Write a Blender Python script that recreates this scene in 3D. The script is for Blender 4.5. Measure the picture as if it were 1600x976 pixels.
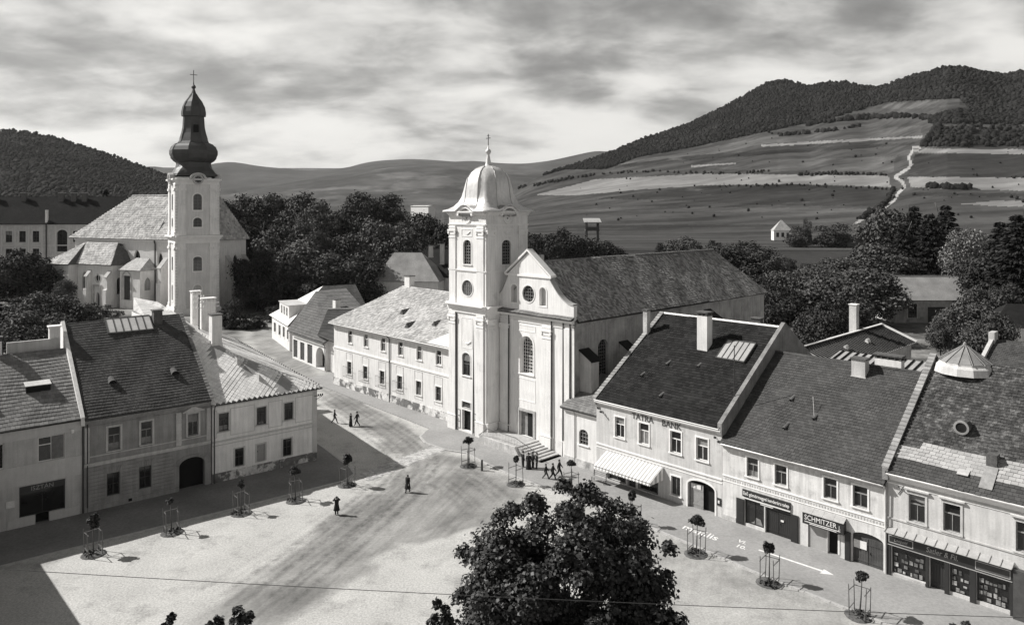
import bpy, bmesh, math, random
import numpy as np
from mathutils import Vector, Matrix
for _o in list(bpy.data.objects): bpy.data.objects.remove(_o)
random.seed(7); rad = math.radians
scene = bpy.context.scene
COL = scene.collection

# ------------------------------------------------------------------ camera, sky, sun, exposure
cam_d = bpy.data.cameras.new('camera'); cam = bpy.data.objects.new('camera', cam_d); COL.objects.link(cam)
cam.location = (0, 0, 27); cam.rotation_euler = (rad(90), 0, 0)
cam_d.sensor_width = 36; cam_d.lens = 25.875; cam_d.shift_y = -0.1
cam_d.clip_start = 0.5; cam_d.clip_end = 60000
scene.camera = cam
SUN_EL, SUN_AZ = rad(40), rad(77)            # azimuth counted from +Y towards -X
sun_dir = Vector((-math.sin(SUN_AZ)*math.cos(SUN_EL), math.cos(SUN_AZ)*math.cos(SUN_EL), math.sin(SUN_EL)))
sl = bpy.data.lights.new('sun', 'SUN'); so = bpy.data.objects.new('sun', sl); COL.objects.link(so)
sl.energy = 5.0; sl.angle = rad(0.53); sl.color = (1, 0.985, 0.955)
so.location = (-60, 10, 90); so.rotation_euler = sun_dir.to_track_quat('Z', 'Y').to_euler()

def nn(nt, typ, **kw):
    n = nt.nodes.new(typ)
    for k, v in kw.items():
        if k == 'inp':
            for a, b in v.items(): n.inputs[a].default_value = b
        else: setattr(n, k, v)
    return n
def math_n(nt, op, a, b=None, clamp=False):
    n = nn(nt, 'ShaderNodeMath', operation=op, use_clamp=clamp)
    for i, x in enumerate((a, b)):
        if x is None: continue
        if isinstance(x, (int, float)): n.inputs[i].default_value = x
        else: nt.links.new(x, n.inputs[i])
    return n.outputs[0]

world = bpy.data.worlds.new('World'); scene.world = world; world.use_nodes = True
wt = world.node_tree; wt.nodes.clear()
out = nn(wt, 'ShaderNodeOutputWorld'); bg = nn(wt, 'ShaderNodeBackground'); bg.inputs['Strength'].default_value = 0.1
sky = nn(wt, 'ShaderNodeTexSky', sky_type='NISHITA', sun_disc=False, sun_elevation=SUN_EL, sun_rotation=-SUN_AZ)
sky.air_density = 1.0; sky.dust_density = 2.0
tc = nn(wt, 'ShaderNodeTexCoord'); sep = nn(wt, 'ShaderNodeSeparateXYZ'); wt.links.new(tc.outputs['Generated'], sep.inputs[0])
zc = math_n(wt, 'ADD', math_n(wt, 'MAXIMUM', sep.outputs[2], 0.0), 0.26)
cx = math_n(wt, 'DIVIDE', sep.outputs[0], zc); cy = math_n(wt, 'DIVIDE', sep.outputs[1], zc)
cmb = nn(wt, 'ShaderNodeCombineXYZ'); wt.links.new(cx, cmb.inputs[0]); wt.links.new(cy, cmb.inputs[1])
mp = nn(wt, 'ShaderNodeMapping'); mp.inputs['Scale'].default_value = (0.92, 1.15, 1); mp.inputs['Location'].default_value = (5.35, 2.2, 0.3)
mp.inputs['Rotation'].default_value = (0, 0, rad(5))
wt.links.new(cmb.outputs[0], mp.inputs[0])
n1 = nn(wt, 'ShaderNodeTexNoise', inp={'Scale': 4.2, 'Detail': 12.0, 'Roughness': 0.55, 'Distortion': 0.2}); wt.links.new(mp.outputs[0], n1.inputs['Vector'])
n2 = nn(wt, 'ShaderNodeTexNoise', inp={'Scale': 1.9, 'Detail': 4.0, 'Roughness': 0.45, 'Distortion': 0.4}); wt.links.new(mp.outputs[0], n2.inputs['Vector'])
nsum = math_n(wt, 'ADD', math_n(wt, 'MULTIPLY', n1.outputs['Fac'], 0.36), math_n(wt, 'MULTIPLY', n2.outputs['Fac'], 0.64))
# clouds thin out towards the bright horizon, as a layer seen edge-on does
low = nn(wt, 'ShaderNodeMapRange', inp={1: 0.05, 2: 0.60, 3: 0.115, 4: -0.20}); wt.links.new(sep.outputs[2], low.inputs[0])
nsum = math_n(wt, 'ADD', nsum, low.outputs[0])
cr = nn(wt, 'ShaderNodeValToRGB'); cr.color_ramp.interpolation = 'B_SPLINE'
els = cr.color_ramp.elements
els[0].position = 0.38; els[0].color = (0.15, 0.15, 0.149, 1)
els[1].position = 0.62; els[1].color = (0.92, 0.91, 0.89, 1)
e = els.new(0.45); e.color = (0.27, 0.27, 0.267, 1)
e = els.new(0.52); e.color = (0.53, 0.527, 0.52, 1)
wt.links.new(nsum, cr.inputs[0])
# film sees the clear sky mostly through its red part: dark overhead, pale at the horizon
sc_ = nn(wt, 'ShaderNodeSeparateColor'); wt.links.new(sky.outputs[0], sc_.inputs[0])
cl = nn(wt, 'ShaderNodeMix', data_type='RGBA', blend_type='MULTIPLY'); cl.inputs[0].default_value = 1
wt.links.new(cr.outputs[0], cl.inputs[6]); cl.inputs[7].default_value = (8.6, 8.55, 8.4, 1)
mx = nn(wt, 'ShaderNodeMix', data_type='RGBA'); mx.inputs[0].default_value = 0.86
wt.links.new(sc_.outputs[0], mx.inputs[6]); wt.links.new(cl.outputs[2], mx.inputs[7])
wt.links.new(mx.outputs[2], bg.inputs[0]); wt.links.new(bg.outputs[0], out.inputs[0])
vs = scene.view_settings; vs.view_transform = 'Standard'; vs.look = 'None'; vs.gamma = 1; vs.exposure = 0.42
vs.use_curve_mapping = False
scene.render.engine = 'CYCLES'
scene.cycles.max_bounces = 6; scene.cycles.diffuse_bounces = 3; scene.cycles.volume_bounces = 0
scene.cycles.use_denoising = True

# ------------------------------------------------------------------ materials (black and white photograph: neutral albedos)
MATS = {}
def mat(name, base, rough=0.85, var=0.12, scale=1.5, grain=0.08, gscale=18, bump=0.0, bscale=30, island=0.0, streak=0.0, patch=None, metal=0.0, spec=0.3, tint=0.97, coord='Object', rows=None, furrow=0.0):
    """noise-varied grey; island = per-piece variation; streak = vertical rain streaks; patch = (tone, scale, lo, hi) second tone in blotches"""
    m = bpy.data.materials.new(name); m.use_nodes = True; t = m.node_tree
    b = t.nodes['Principled BSDF']; b.inputs['Roughness'].default_value = rough; b.inputs['Metallic'].default_value = metal
    b.inputs['Specular IOR Level'].default_value = spec
    co = nn(t, 'ShaderNodeTexCoord').outputs[coord]
    def noise(sc, det=5.0, vec=co, r=0.55):
        n = nn(t, 'ShaderNodeTexNoise', inp={'Scale': sc, 'Detail': det, 'Roughness': r}); t.links.new(vec, n.inputs['Vector']); return n.outputs['Fac']
    def rng(x, a, b_, c, d):
        n = nn(t, 'ShaderNodeMapRange', inp={1: a, 2: b_, 3: c, 4: d}); t.links.new(x, n.inputs[0]); return n.outputs[0]
    val = nn(t, 'ShaderNodeValue'); val.outputs[0].default_value = base; v = val.outputs[0]
    if patch:
        tone, ps, lo, hi = patch
        k = rng(noise(ps, 7.0, r=0.65), lo, hi, 0, 1)
        mxn = nn(t, 'ShaderNodeMix', data_type='FLOAT'); t.links.new(k, mxn.inputs[0]); t.links.new(v, mxn.inputs[2]); mxn.inputs[3].default_value = tone; v = mxn.outputs[0]
    if var: v = math_n(t, 'MULTIPLY', v, rng(noise(scale), 0.25, 0.75, 1-var*1.6, 1+var*1.6))
    if grain: v = math_n(t, 'MULTIPLY', v, rng(noise(gscale, 3.0), 0.3, 0.7, 1-grain, 1+grain))
    if streak:
        mpn = nn(t, 'ShaderNodeMapping'); mpn.inputs['Scale'].default_value = (2.2, 2.2, 0.18); t.links.new(co, mpn.inputs[0])
        v = math_n(t, 'MULTIPLY', v, rng(noise(1.6, 6.0, mpn.outputs[0], 0.6), 0.3, 0.62, 1-streak, 1.0))
    if island:
        g = nn(t, 'ShaderNodeNewGeometry')
        v = math_n(t, 'MULTIPLY', v, rng(g.outputs['Random Per Island'], 0, 1, 1-island, 1+island))
    if furrow:
        mpn = nn(t, 'ShaderNodeMapping'); mpn.inputs['Scale'].default_value = (0.0035, 0.032, 0.05); t.links.new(co, mpn.inputs[0])
        v = math_n(t, 'MULTIPLY', v, rng(noise(1.0, 7.0, mpn.outputs[0], 0.62), 0.36, 0.64, 1-furrow, 1+furrow))
    if rows:
        w = nn(t, 'ShaderNodeTexWave', wave_type='BANDS', bands_direction='Z', inp={'Scale': rows, 'Distortion': 1.5, 'Detail': 2.0}); t.links.new(co, w.inputs['Vector'])
        v = math_n(t, 'MULTIPLY', v, rng(w.outputs['Fac'], 0, 1, 0.8, 1.12))
    cmbn = nn(t, 'ShaderNodeCombineColor')
    t.links.new(v, cmbn.inputs[0]); t.links.new(math_n(t, 'MULTIPLY', v, (1+tint)/2), cmbn.inputs[1]); t.links.new(math_n(t, 'MULTIPLY', v, tint), cmbn.inputs[2])
    t.links.new(cmbn.outputs[0], b.inputs['Base Color'])
    if bump:
        bn = nn(t, 'ShaderNodeBump', inp={'Strength': bump, 'Distance': 0.05}); t.links.new(noise(bscale, 6.0), bn.inputs['Height']); t.links.new(bn.outputs[0], b.inputs['Normal'])
    MATS[name] = m
    return name
mat('plaster_white', 0.75, 0.9, 0.07, 0.5, 0.05, 9, 0.3, 14, streak=0.2, patch=(0.56, 0.5, 0.56, 0.72))
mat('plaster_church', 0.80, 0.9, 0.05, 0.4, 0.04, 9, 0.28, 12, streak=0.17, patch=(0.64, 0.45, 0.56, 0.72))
mat('plaster_trim', 0.78, 0.85, 0.05, 1.0, 0.05, 12, 0.15, 20)
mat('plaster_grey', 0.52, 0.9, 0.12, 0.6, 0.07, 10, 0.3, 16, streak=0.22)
mat('plaster_corner', 0.82, 0.9, 0.08, 0.6, 0.07, 10, 0.3, 16, streak=0.18)
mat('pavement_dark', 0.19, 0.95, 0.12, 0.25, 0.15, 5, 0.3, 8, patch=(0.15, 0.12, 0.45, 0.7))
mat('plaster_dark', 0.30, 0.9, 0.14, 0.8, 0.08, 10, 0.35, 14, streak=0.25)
mat('plaster_bank', 0.58, 0.9, 0.1, 0.6, 0.06, 10, 0.3, 16, streak=0.24, patch=(0.42, 0.55, 0.56, 0.72))
mat('plaster_shop', 0.70, 0.9, 0.10, 0.7, 0.06, 10, 0.3, 16, streak=0.3, patch=(0.42, 0.6, 0.54, 0.7))
mat('plaster_pale_band', 0.56, 0.85, 0.05, 0.8, 0.05, 10, 0.2, 16, streak=0.1)
mat('plaster_old', 0.52, 0.95, 0.2, 0.7, 0.12, 6, 0.5, 9, streak=0.25, patch=(0.24, 0.5, 0.55, 0.7))
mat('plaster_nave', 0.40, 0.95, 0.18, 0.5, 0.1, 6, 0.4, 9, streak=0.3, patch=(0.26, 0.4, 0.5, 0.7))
mat('plinth_stain', 0.62, 0.95, 0.2, 1.2, 0.15, 6, 0.6, 8, patch=(0.16, 0.55, 0.46, 0.52))
mat('stone', 0.42, 0.9, 0.15, 1.2, 0.12, 9, 0.5, 10)
mat('coping', 0.27, 0.9, 0.15, 1.5, 0.1, 9, 0.4, 12, island=0.2)
mat('firewall_plaster', 0.24, 0.95, 0.2, 0.7, 0.12, 6, 0.5, 9, streak=0.3)
mat('kerb_stone', 0.42, 0.9, 0.15, 1.5, 0.1, 9, 0.4, 12, island=0.15)
mat('tile_pale', 0.2, 0.85, 0.10, 0.6, 0.08, 8, 0.2, 20, island=0.22, spec=0.12)
mat('tile_dark', 0.075, 0.8, 0.15, 0.5, 0.1, 8, 0.25, 20, island=0.22, spec=0.12)
mat('tile_black', 0.02, 0.75, 0.2, 0.5, 0.12, 8, 0.25, 20, island=0.4, spec=0.12)
mat('tile_grey', 0.07, 0.8, 0.14, 0.35, 0.1, 8, 0.2, 20, island=0.2, spec=0.12)
mat('tile_moss', 0.06, 0.95, 0.25, 0.8, 0.25, 7, 0.5, 9, island=0.28, patch=(0.2, 2.6, 0.5, 0.75), spec=0.12)
mat('tile_new', 0.36, 0.8, 0.08, 0.7, 0.06, 8, 0.15, 20, island=0.15, patch=(0.36, 0.35, 0.55, 0.75))
mat('slate_light', 0.76, 0.7, 0.07, 0.5, 0.05, 8, 0.15, 25, island=0.12)
mat('shingle', 0.25, 0.95, 0.16, 0.35, 0.15, 5, 0.4, 12, island=0.5, spec=0.12)
mat('shingle_pale', 0.41, 0.95, 0.16, 0.35, 0.12, 4, 0.4, 12, island=0.3, patch=(0.27, 0.7, 0.5, 0.66))
mat('shingle_far', 0.36, 0.95, 0.10, 0.5, 0.28, 1.6, 0.5, 2.2)
mat('shingle_brown', 0.12, 0.95, 0.2, 0.4, 0.25, 2.5, 0.5, 4, spec=0.1, rows=0.9)
mat('tile_rows', 0.06, 0.9, 0.15, 0.4, 0.2, 4, 0.4, 5, spec=0.1, rows=0.8)
mat('shingle_fardark', 0.022, 0.95, 0.15, 0.25, 0.2, 1.6, 0.5, 2.5, spec=0.06)
mat('roof_boards', 0.34, 0.8, 0.1, 0.5, 0.1, 6, 0.3, 10)
mat('slate_joint', 0.3, 0.9, 0.1)
mat('underlay', 0.045, 0.95, 0.1)
mat('copper_dark', 0.055, 0.55, 0.2, 0.4, 0.1, 3, 0.15, 4, spec=0.5)
mat('tin_light', 0.66, 0.45, 0.10, 0.35, 0.06, 3, 0.12, 3, metal=0.25, spec=0.5, streak=0.2)
mat('tin_grey', 0.42, 0.5, 0.1, 0.8, 0.08, 6, 0.15, 6, metal=0.2, spec=0.5)
mat('wood_dark', 0.07, 0.8, 0.2, 2.0, 0.15, 20, 0.3, 25)
mat('wood_grey', 0.26, 0.85, 0.15, 2.0, 0.15, 18, 0.3, 25)
mat('wood_stake', 0.13, 0.85, 0.15, 3.0, 0.15, 18, 0.3, 25)
mat('paint_white', 0.72, 0.6, 0.05, 1.5, 0.04, 14)
mat('paint_black', 0.025, 0.45, 0.1, 1.5, 0.05, 14, spec=0.5)
mat('iron', 0.06, 0.6, 0.1, 3.0, 0.1, 20)
mat('brick_soot', 0.10, 0.95, 0.2, 3.0, 0.2, 12, 0.5, 14)
mat('glass_dark', 0.018, 0.08, 0.3, 0.8, 0.0, spec=0.5)
mat('glass_roof', 0.62, 0.25, 0.1, 0.8, 0.06, 8, spec=0.5)
mat('glass_cone', 0.24, 0.25, 0.15, 1.2, 0.08, 8, spec=0.5)
mat('plaster_field', 0.68, 0.9, 0.07, 0.4, 0.05, 9, 0.22, 12, streak=0.16)
mat('curtain_dim', 0.22, 0.9, 0.2, 3, 0.1, 20)
mat('curtain', 0.6, 0.9, 0.1, 3, 0.05, 20)
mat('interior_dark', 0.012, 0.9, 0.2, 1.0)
mat('louvre', 0.17, 0.8, 0.15, 3.0, 0.1, 15)
mat('leaf_near', 0.032, 0.55, 0.25, 0.7, 0.1, 4, island=0.55, spec=0.35)
mat('leaf_park', 0.088, 0.7, 0.25, 0.12, 0.1, 1, island=0.5, spec=0.1)
mat('leaf_mid', 0.12, 0.7, 0.25, 0.12, 0.1, 1, island=0.5, spec=0.1)
mat('leaf_dark', 0.05, 0.7, 0.25, 0.15, 0.1, 1, island=0.5, spec=0.1)
mat('leaf_bloom', 0.16, 0.7, 0.3, 0.3, 0.1, 1, island=0.7)
mat('leaf_ball', 0.035, 0.6, 0.2, 2.0, 0.1, 8, island=0.5)
mat('needle', 0.022, 0.75, 0.25, 0.2, 0.1, 1, island=0.4)
mat('forest_leaf', 0.024, 0.9, 0.25, 0.012, 0.1, 0.3, island=0.35, spec=0.0)
mat('forest_left', 0.04, 0.9, 0.25, 0.01, 0.1, 0.3, island=0.3, spec=0.0)
mat('bark', 0.085, 0.95, 0.2, 2.0, 0.2, 14, 0.6, 10)
mat('soil', 0.10, 1.0, 0.25, 2.5, 0.25, 12, 0.6, 10)
mat('grass_plain', 0.045, 1.0, 0.22, 0.01, 0.15, 0.2, spec=0.0)
mat('meadow', 0.062, 1.0, 0.18, 0.006, 0.12, 0.07, spec=0.0, furrow=0.38)
mat('meadow_dark', 0.04, 1.0, 0.18, 0.008, 0.12, 0.07, patch=(0.13, 0.011, 0.62, 0.75), spec=0.0, furrow=0.38)
mat('meadow_mid', 0.085, 1.0, 0.18, 0.006, 0.12, 0.06, spec=0.0, furrow=0.38)
mat('wheat', 0.2, 1.0, 0.14, 0.008, 0.08, 0.06, spec=0.0, furrow=0.2)
mat('path_earth', 0.3, 1.0, 0.2, 0.02, 0.1, 0.2, spec=0.0)
mat('forest_floor', 0.03, 1.0, 0.2, 0.02, 0.1, 0.1, spec=0.0)
mat('yard', 0.20, 1.0, 0.25, 0.12, 0.2, 2.0, 0.3, 4, patch=(0.09, 0.08, 0.45, 0.6))
mat('far_hill', 0.06, 1.0, 0.32, 0.0016, 0.3, 0.006, spec=0.0)
mat('far_hill_spur', 0.072, 1.0, 0.35, 0.0022, 0.3, 0.008, spec=0.0, patch=(0.13, 0.0018, 0.55, 0.62))
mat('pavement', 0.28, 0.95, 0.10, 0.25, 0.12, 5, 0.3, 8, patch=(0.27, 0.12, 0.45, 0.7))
mat('cobble', 0.42, 0.95, 0.12, 0.6, 0.2, 5, 0.6, 5, island=0.3)
mat('cloth_black', 0.018, 0.9, 0.2, 4.0, 0.1, 20)
mat('cloth_grey', 0.06, 0.9, 0.2, 4.0, 0.1, 20)
mat('skin', 0.36, 0.7, 0.05, 4.0, 0.03, 20, tint=0.9)
mat('hair', 0.03, 0.7, 0.1, 4.0)
mat('awning_white', 0.80, 0.85, 0.05, 1.5, 0.04, 12)
mat('awning_stripe', 0.40, 0.85, 0.08, 1.5, 0.04, 12)
mat('letter_brown', 0.09, 0.9, 0.15, 2.0, 0.1, 10)
mat('paper', 0.7, 0.9, 0.1, 4.0, 0.05, 12)
mat('goods', 0.2, 0.8, 0.3, 3.0, 0.3, 6, island=0.8)
mat('shutter_grey', 0.34, 0.7, 0.1, 1.0, 0.08, 10)

# ------------------------------------------------------------------ mesh helpers
OFF = {}
def link(o, parent=None):
    COL.objects.link(o)
    if parent is not None: o.parent = parent; OFF[o] = OFF.get(parent, (0, 0, 0))
    return o
class Frame:                      # a street line: s runs along the fronts, t runs inwards behind them
    def __init__(self, ox, oy, deg): self.o = (ox, oy); self.a = rad(deg); self.c, self.s = math.cos(self.a), math.sin(self.a)
    def w(self, s, t): return (self.o[0]+s*self.c-t*self.s, self.o[1]+s*self.s+t*self.c)
RF = Frame(8.567, 74.639, -46.273); LF = Frame(-29.580, 72.378, 39.4)
WF = Frame(0, 0, 0)
def thing(name, label, cat, frame=WF, s=0, t=0, z=0, group=None, rot=0):
    o = bpy.data.objects.new(name, None); COL.objects.link(o)
    x, y = frame.w(s, t); o.location = (x, y, z); o.rotation_euler = (0, 0, frame.a+rot); o.empty_display_size = 0.5
    o['label'] = label; o['category'] = cat
    if group: o['group'] = group
    OFF[o] = (s, t, z)
    return o
def tag(o, label=None, cat=None, group=None, kind=None):
    if label: o['label'] = label
    if cat: o['category'] = cat
    if group: o['group'] = group
    if kind: o['kind'] = kind
    return o
class MB:
    def __init__(self): self.v = []; self.f = []; self.m = []
    def add(self, vs, fs, m=0):
        n = len(self.v); self.v.extend(vs)
        for f in fs: self.f.append([i+n for i in f]); self.m.append(m)
        return self
    def box(self, x0, x1, y0, y1, z0, z1, m=0):
        return self.add([(x0,y0,z0),(x1,y0,z0),(x1,y1,z0),(x0,y1,z0),(x0,y0,z1),(x1,y0,z1),(x1,y1,z1),(x0,y1,z1)],
                        [(3,2,1,0),(4,5,6,7),(0,1,5,4),(1,2,6,5),(2,3,7,6),(3,0,4,7)], m)
    def tbox(self, T, u0, u1, d0, d1, z0, z1, m=0):
        p = [(u0,d0,z0),(u1,d0,z0),(u1,d1,z0),(u0,d1,z0),(u0,d0,z1),(u1,d0,z1),(u1,d1,z1),(u0,d1,z1)]
        return self.add([T(*q) for q in p], [(3,2,1,0),(4,5,6,7),(0,1,5,4),(1,2,6,5),(2,3,7,6),(3,0,4,7)], m)
    def ext(self, a, b, m=0):            # two matching loops -> closed solid
        n = len(a); return self.add(list(a)+list(b), [list(range(n))[::-1], list(range(n, 2*n))]+[(i,(i+1)%n,n+(i+1)%n,n+i) for i in range(n)], m)
    def slab(self, pts, th, m=0):        # planar polygon thickened downwards along its normal
        p = [Vector(q) for q in pts]; nrm = (p[1]-p[0]).cross(p[2]-p[0]).normalized()
        if nrm.z < 0: nrm = -nrm
        return self.ext([tuple(q) for q in p], [tuple(q-nrm*th) for q in p], m)
    def tube(self, path, r, n=8, m=0, cap=True):
        P = [Vector(p) for p in path]; R_ = r if isinstance(r, (list, tuple)) else [r]*len(P)
        base = len(self.v)
        for i, p in enumerate(P):
            d = (P[min(i+1, len(P)-1)]-P[max(i-1, 0)]).normalized()
            ax = d.orthogonal().normalized() if abs(d.z) < 0.95 else Vector((1, 0, 0)).cross(d).normalized()
            ay = d.cross(ax)
            for k in range(n):
                a = 2*math.pi*k/n; self.v.append(tuple(p+(ax*math.cos(a)+ay*math.sin(a))*R_[i]))
        for i in range(len(P)-1):
            for k in range(n):
                self.f.append([base+i*n+k, base+i*n+(k+1)%n, base+(i+1)*n+(k+1)%n, base+(i+1)*n+k]); self.m.append(m)
        if cap:
            self.f.append([base+k for k in range(n)][::-1]); self.m.append(m)
            e = base+(len(P)-1)*n; self.f.append([e+k for k in range(n)]); self.m.append(m)
        return self
    def lathe(self, cx, cy, prof, n=16, m=0, shape=None, rot=0.0):   # prof = [(r, z)]; shape(angle, i) scales r
        base = len(self.v)
        for i, (r, z) in enumerate(prof):
            for k in range(n):
                a = 2*math.pi*k/n+rot; q = r*(shape(a-rot, i) if shape else 1)
                self.v.append((cx+q*math.cos(a), cy+q*math.sin(a), z))
        for i in range(len(prof)-1):
            for k in range(n):
                self.f.append([base+i*n+k, base+i*n+(k+1)%n, base+(i+1)*n+(k+1)%n, base+(i+1)*n+k]); self.m.append(m)
        self.f.append([base+k for k in range(n)][::-1]); self.m.append(m)
        e = base+(len(prof)-1)*n; self.f.append([e+k for k in range(n)]); self.m.append(m)
        return self
    def ring(self, outer, inner, T, d0, d1, m=0):      # flat frame between two outlines (u, z), from depth d0 (face) to d1
        n = len(outer); v = [T(u, d0, z) for u, z in outer]+[T(u, d0, z) for u, z in inner]+[T(u, d1, z) for u, z in outer]+[T(u, d1, z) for u, z in inner]
        f = []
        for i in range(n):
            j = (i+1) % n; f += [(i, j, n+j, n+i), (i, j, 2*n+j, 2*n+i), (n+i, n+j, 3*n+j, 3*n+i)]
        return self.add(v, f, m)
    def plate(self, outl, T, d, m=0): return self.add([T(u, d, z) for u, z in outl], [list(range(len(outl)))], m)
    def mesh(self, name, mats, smooth=False, off=(0, 0, 0)):
        me = bpy.data.meshes.new(name)
        vv = self.v if off == (0, 0, 0) else [(a-off[0], b-off[1], c-off[2]) for a, b, c in self.v]
        me.from_pydata(vv, [], self.f)
        for q in ([mats] if isinstance(mats, str) else mats): me.materials.append(MATS[q])
        if not isinstance(mats, str): me.polygons.foreach_set('material_index', self.m)
        if smooth: me.polygons.foreach_set('use_smooth', [True]*len(self.f))
        me.update(); return me
    def build(self, name, mats, parent=None, smooth=False):
        o = bpy.data.objects.new(name, self.mesh(name, mats, smooth, OFF.get(parent, (0, 0, 0))))
        return link(o, parent)
def front(t0): return lambda u, d, z: (u, t0+d, z)
def right(s0): return lambda u, d, z: (s0-d, u, z)
def left(s0): return lambda u, d, z: (s0+d, u, z)
def back(t1): return lambda u, d, z: (u, t1-d, z)
def O(u0, u1, z0, z1, arch=None, rise=None, **k):
    d = dict(u0=u0, u1=u1, z0=z0, z1=z1, arch=arch, rise=rise if rise is not None else (u1-u0)/2); d.update(k); return d
def outline(o, ins=0.0, n=12):
    u0, u1, z0, z1 = o['u0']+ins, o['u1']-ins, o['z0']+ins, o['z1']-ins
    if o['arch'] == 'ellipse':
        return [((u0+u1)/2+(u1-u0)/2*math.cos(2*math.pi*k/24), (z0+z1)/2+(z1-z0)/2*math.sin(2*math.pi*k/24)) for k in range(24)]
    if not o['arch']: return [(u0, z0), (u1, z0), (u1, z1), (u0, z1)]
    zs = o['z1']-o['rise']; rise = z1-zs; uc = (u0+u1)/2; hw = (u1-u0)/2; pts = [(u0, z0), (u1, z0)]
    for k in range(n+1):
        if o['arch'] == 'point':
            x = 1-2*k/n; z = math.sqrt(max(0, 1-((1+abs(x))/2)**2))/0.866; pts.append((uc+hw*x, zs+rise*z))
        else:
            a = math.pi*k/n; pts.append((uc+hw*math.cos(a), zs+rise*math.sin(a)))
    return pts
def wall(mb, T, u0, u1, z0, z1, ops=(), depth=0.22, m=0, mr=None):
    mr = m if mr is None else mr
    us = sorted({u0, u1, *[o['u0'] for o in ops], *[o['u1'] for o in ops]}); zs = sorted({z0, z1, *[max(z0, o['z0']) for o in ops], *[o['z1'] for o in ops]})
    us = [u for u in us if u0 <= u <= u1]; zs = [z for z in zs if z0 <= z <= z1]
    for a, b in zip(us, us[1:]):
        for c, d in zip(zs, zs[1:]):
            cu, cz = (a+b)/2, (c+d)/2
            if any(o['u0'] < cu < o['u1'] and o['z0'] < cz < o['z1'] for o in ops): continue
            mb.add([T(a, 0, c), T(b, 0, c), T(b, 0, d), T(a, 0, d)], [(0, 1, 2, 3)], m)
    for o in ops:
        p = outline(o); n = len(p); dp = o.get('depth', depth)
        mb.add([T(u, 0, z) for u, z in p]+[T(u, dp, z) for u, z in p], [(i, (i+1) % n, n+(i+1) % n, n+i) for i in range(n)], mr)
        if o['arch'] == 'ellipse':
            q = [(o['u1'], (o['z0']+o['z1'])/2)]
            cor = [(o['u1'], o['z1']), (o['u0'], o['z1']), (o['u0'], o['z0']), (o['u1'], o['z0'])]
            for k in range(4):
                for i in range(6):
                    a, b = p[k*6+i], p[(k*6+i+1) % 24]; mb.add([T(cor[k][0], 0, cor[k][1]), T(a[0], 0, a[1]), T(b[0], 0, b[1])], [(0, 1, 2)], m)
        elif o['arch']:
            ar = p[2:]; h = len(ar)//2
            for i in range(len(ar)-1):
                cu = o['u1'] if i < h else o['u0']
                mb.add([T(cu, 0, o['z1']), T(ar[i][0], 0, ar[i][1]), T(ar[i+1][0], 0, ar[i+1][1])], [(0, 1, 2)], m)
            mid = ar[h]; mb.add([T(o['u1'], 0, o['z1']), T(mid[0], 0, mid[1]), T(o['u0'], 0, o['z1'])], [(0, 1, 2)], m)
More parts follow.
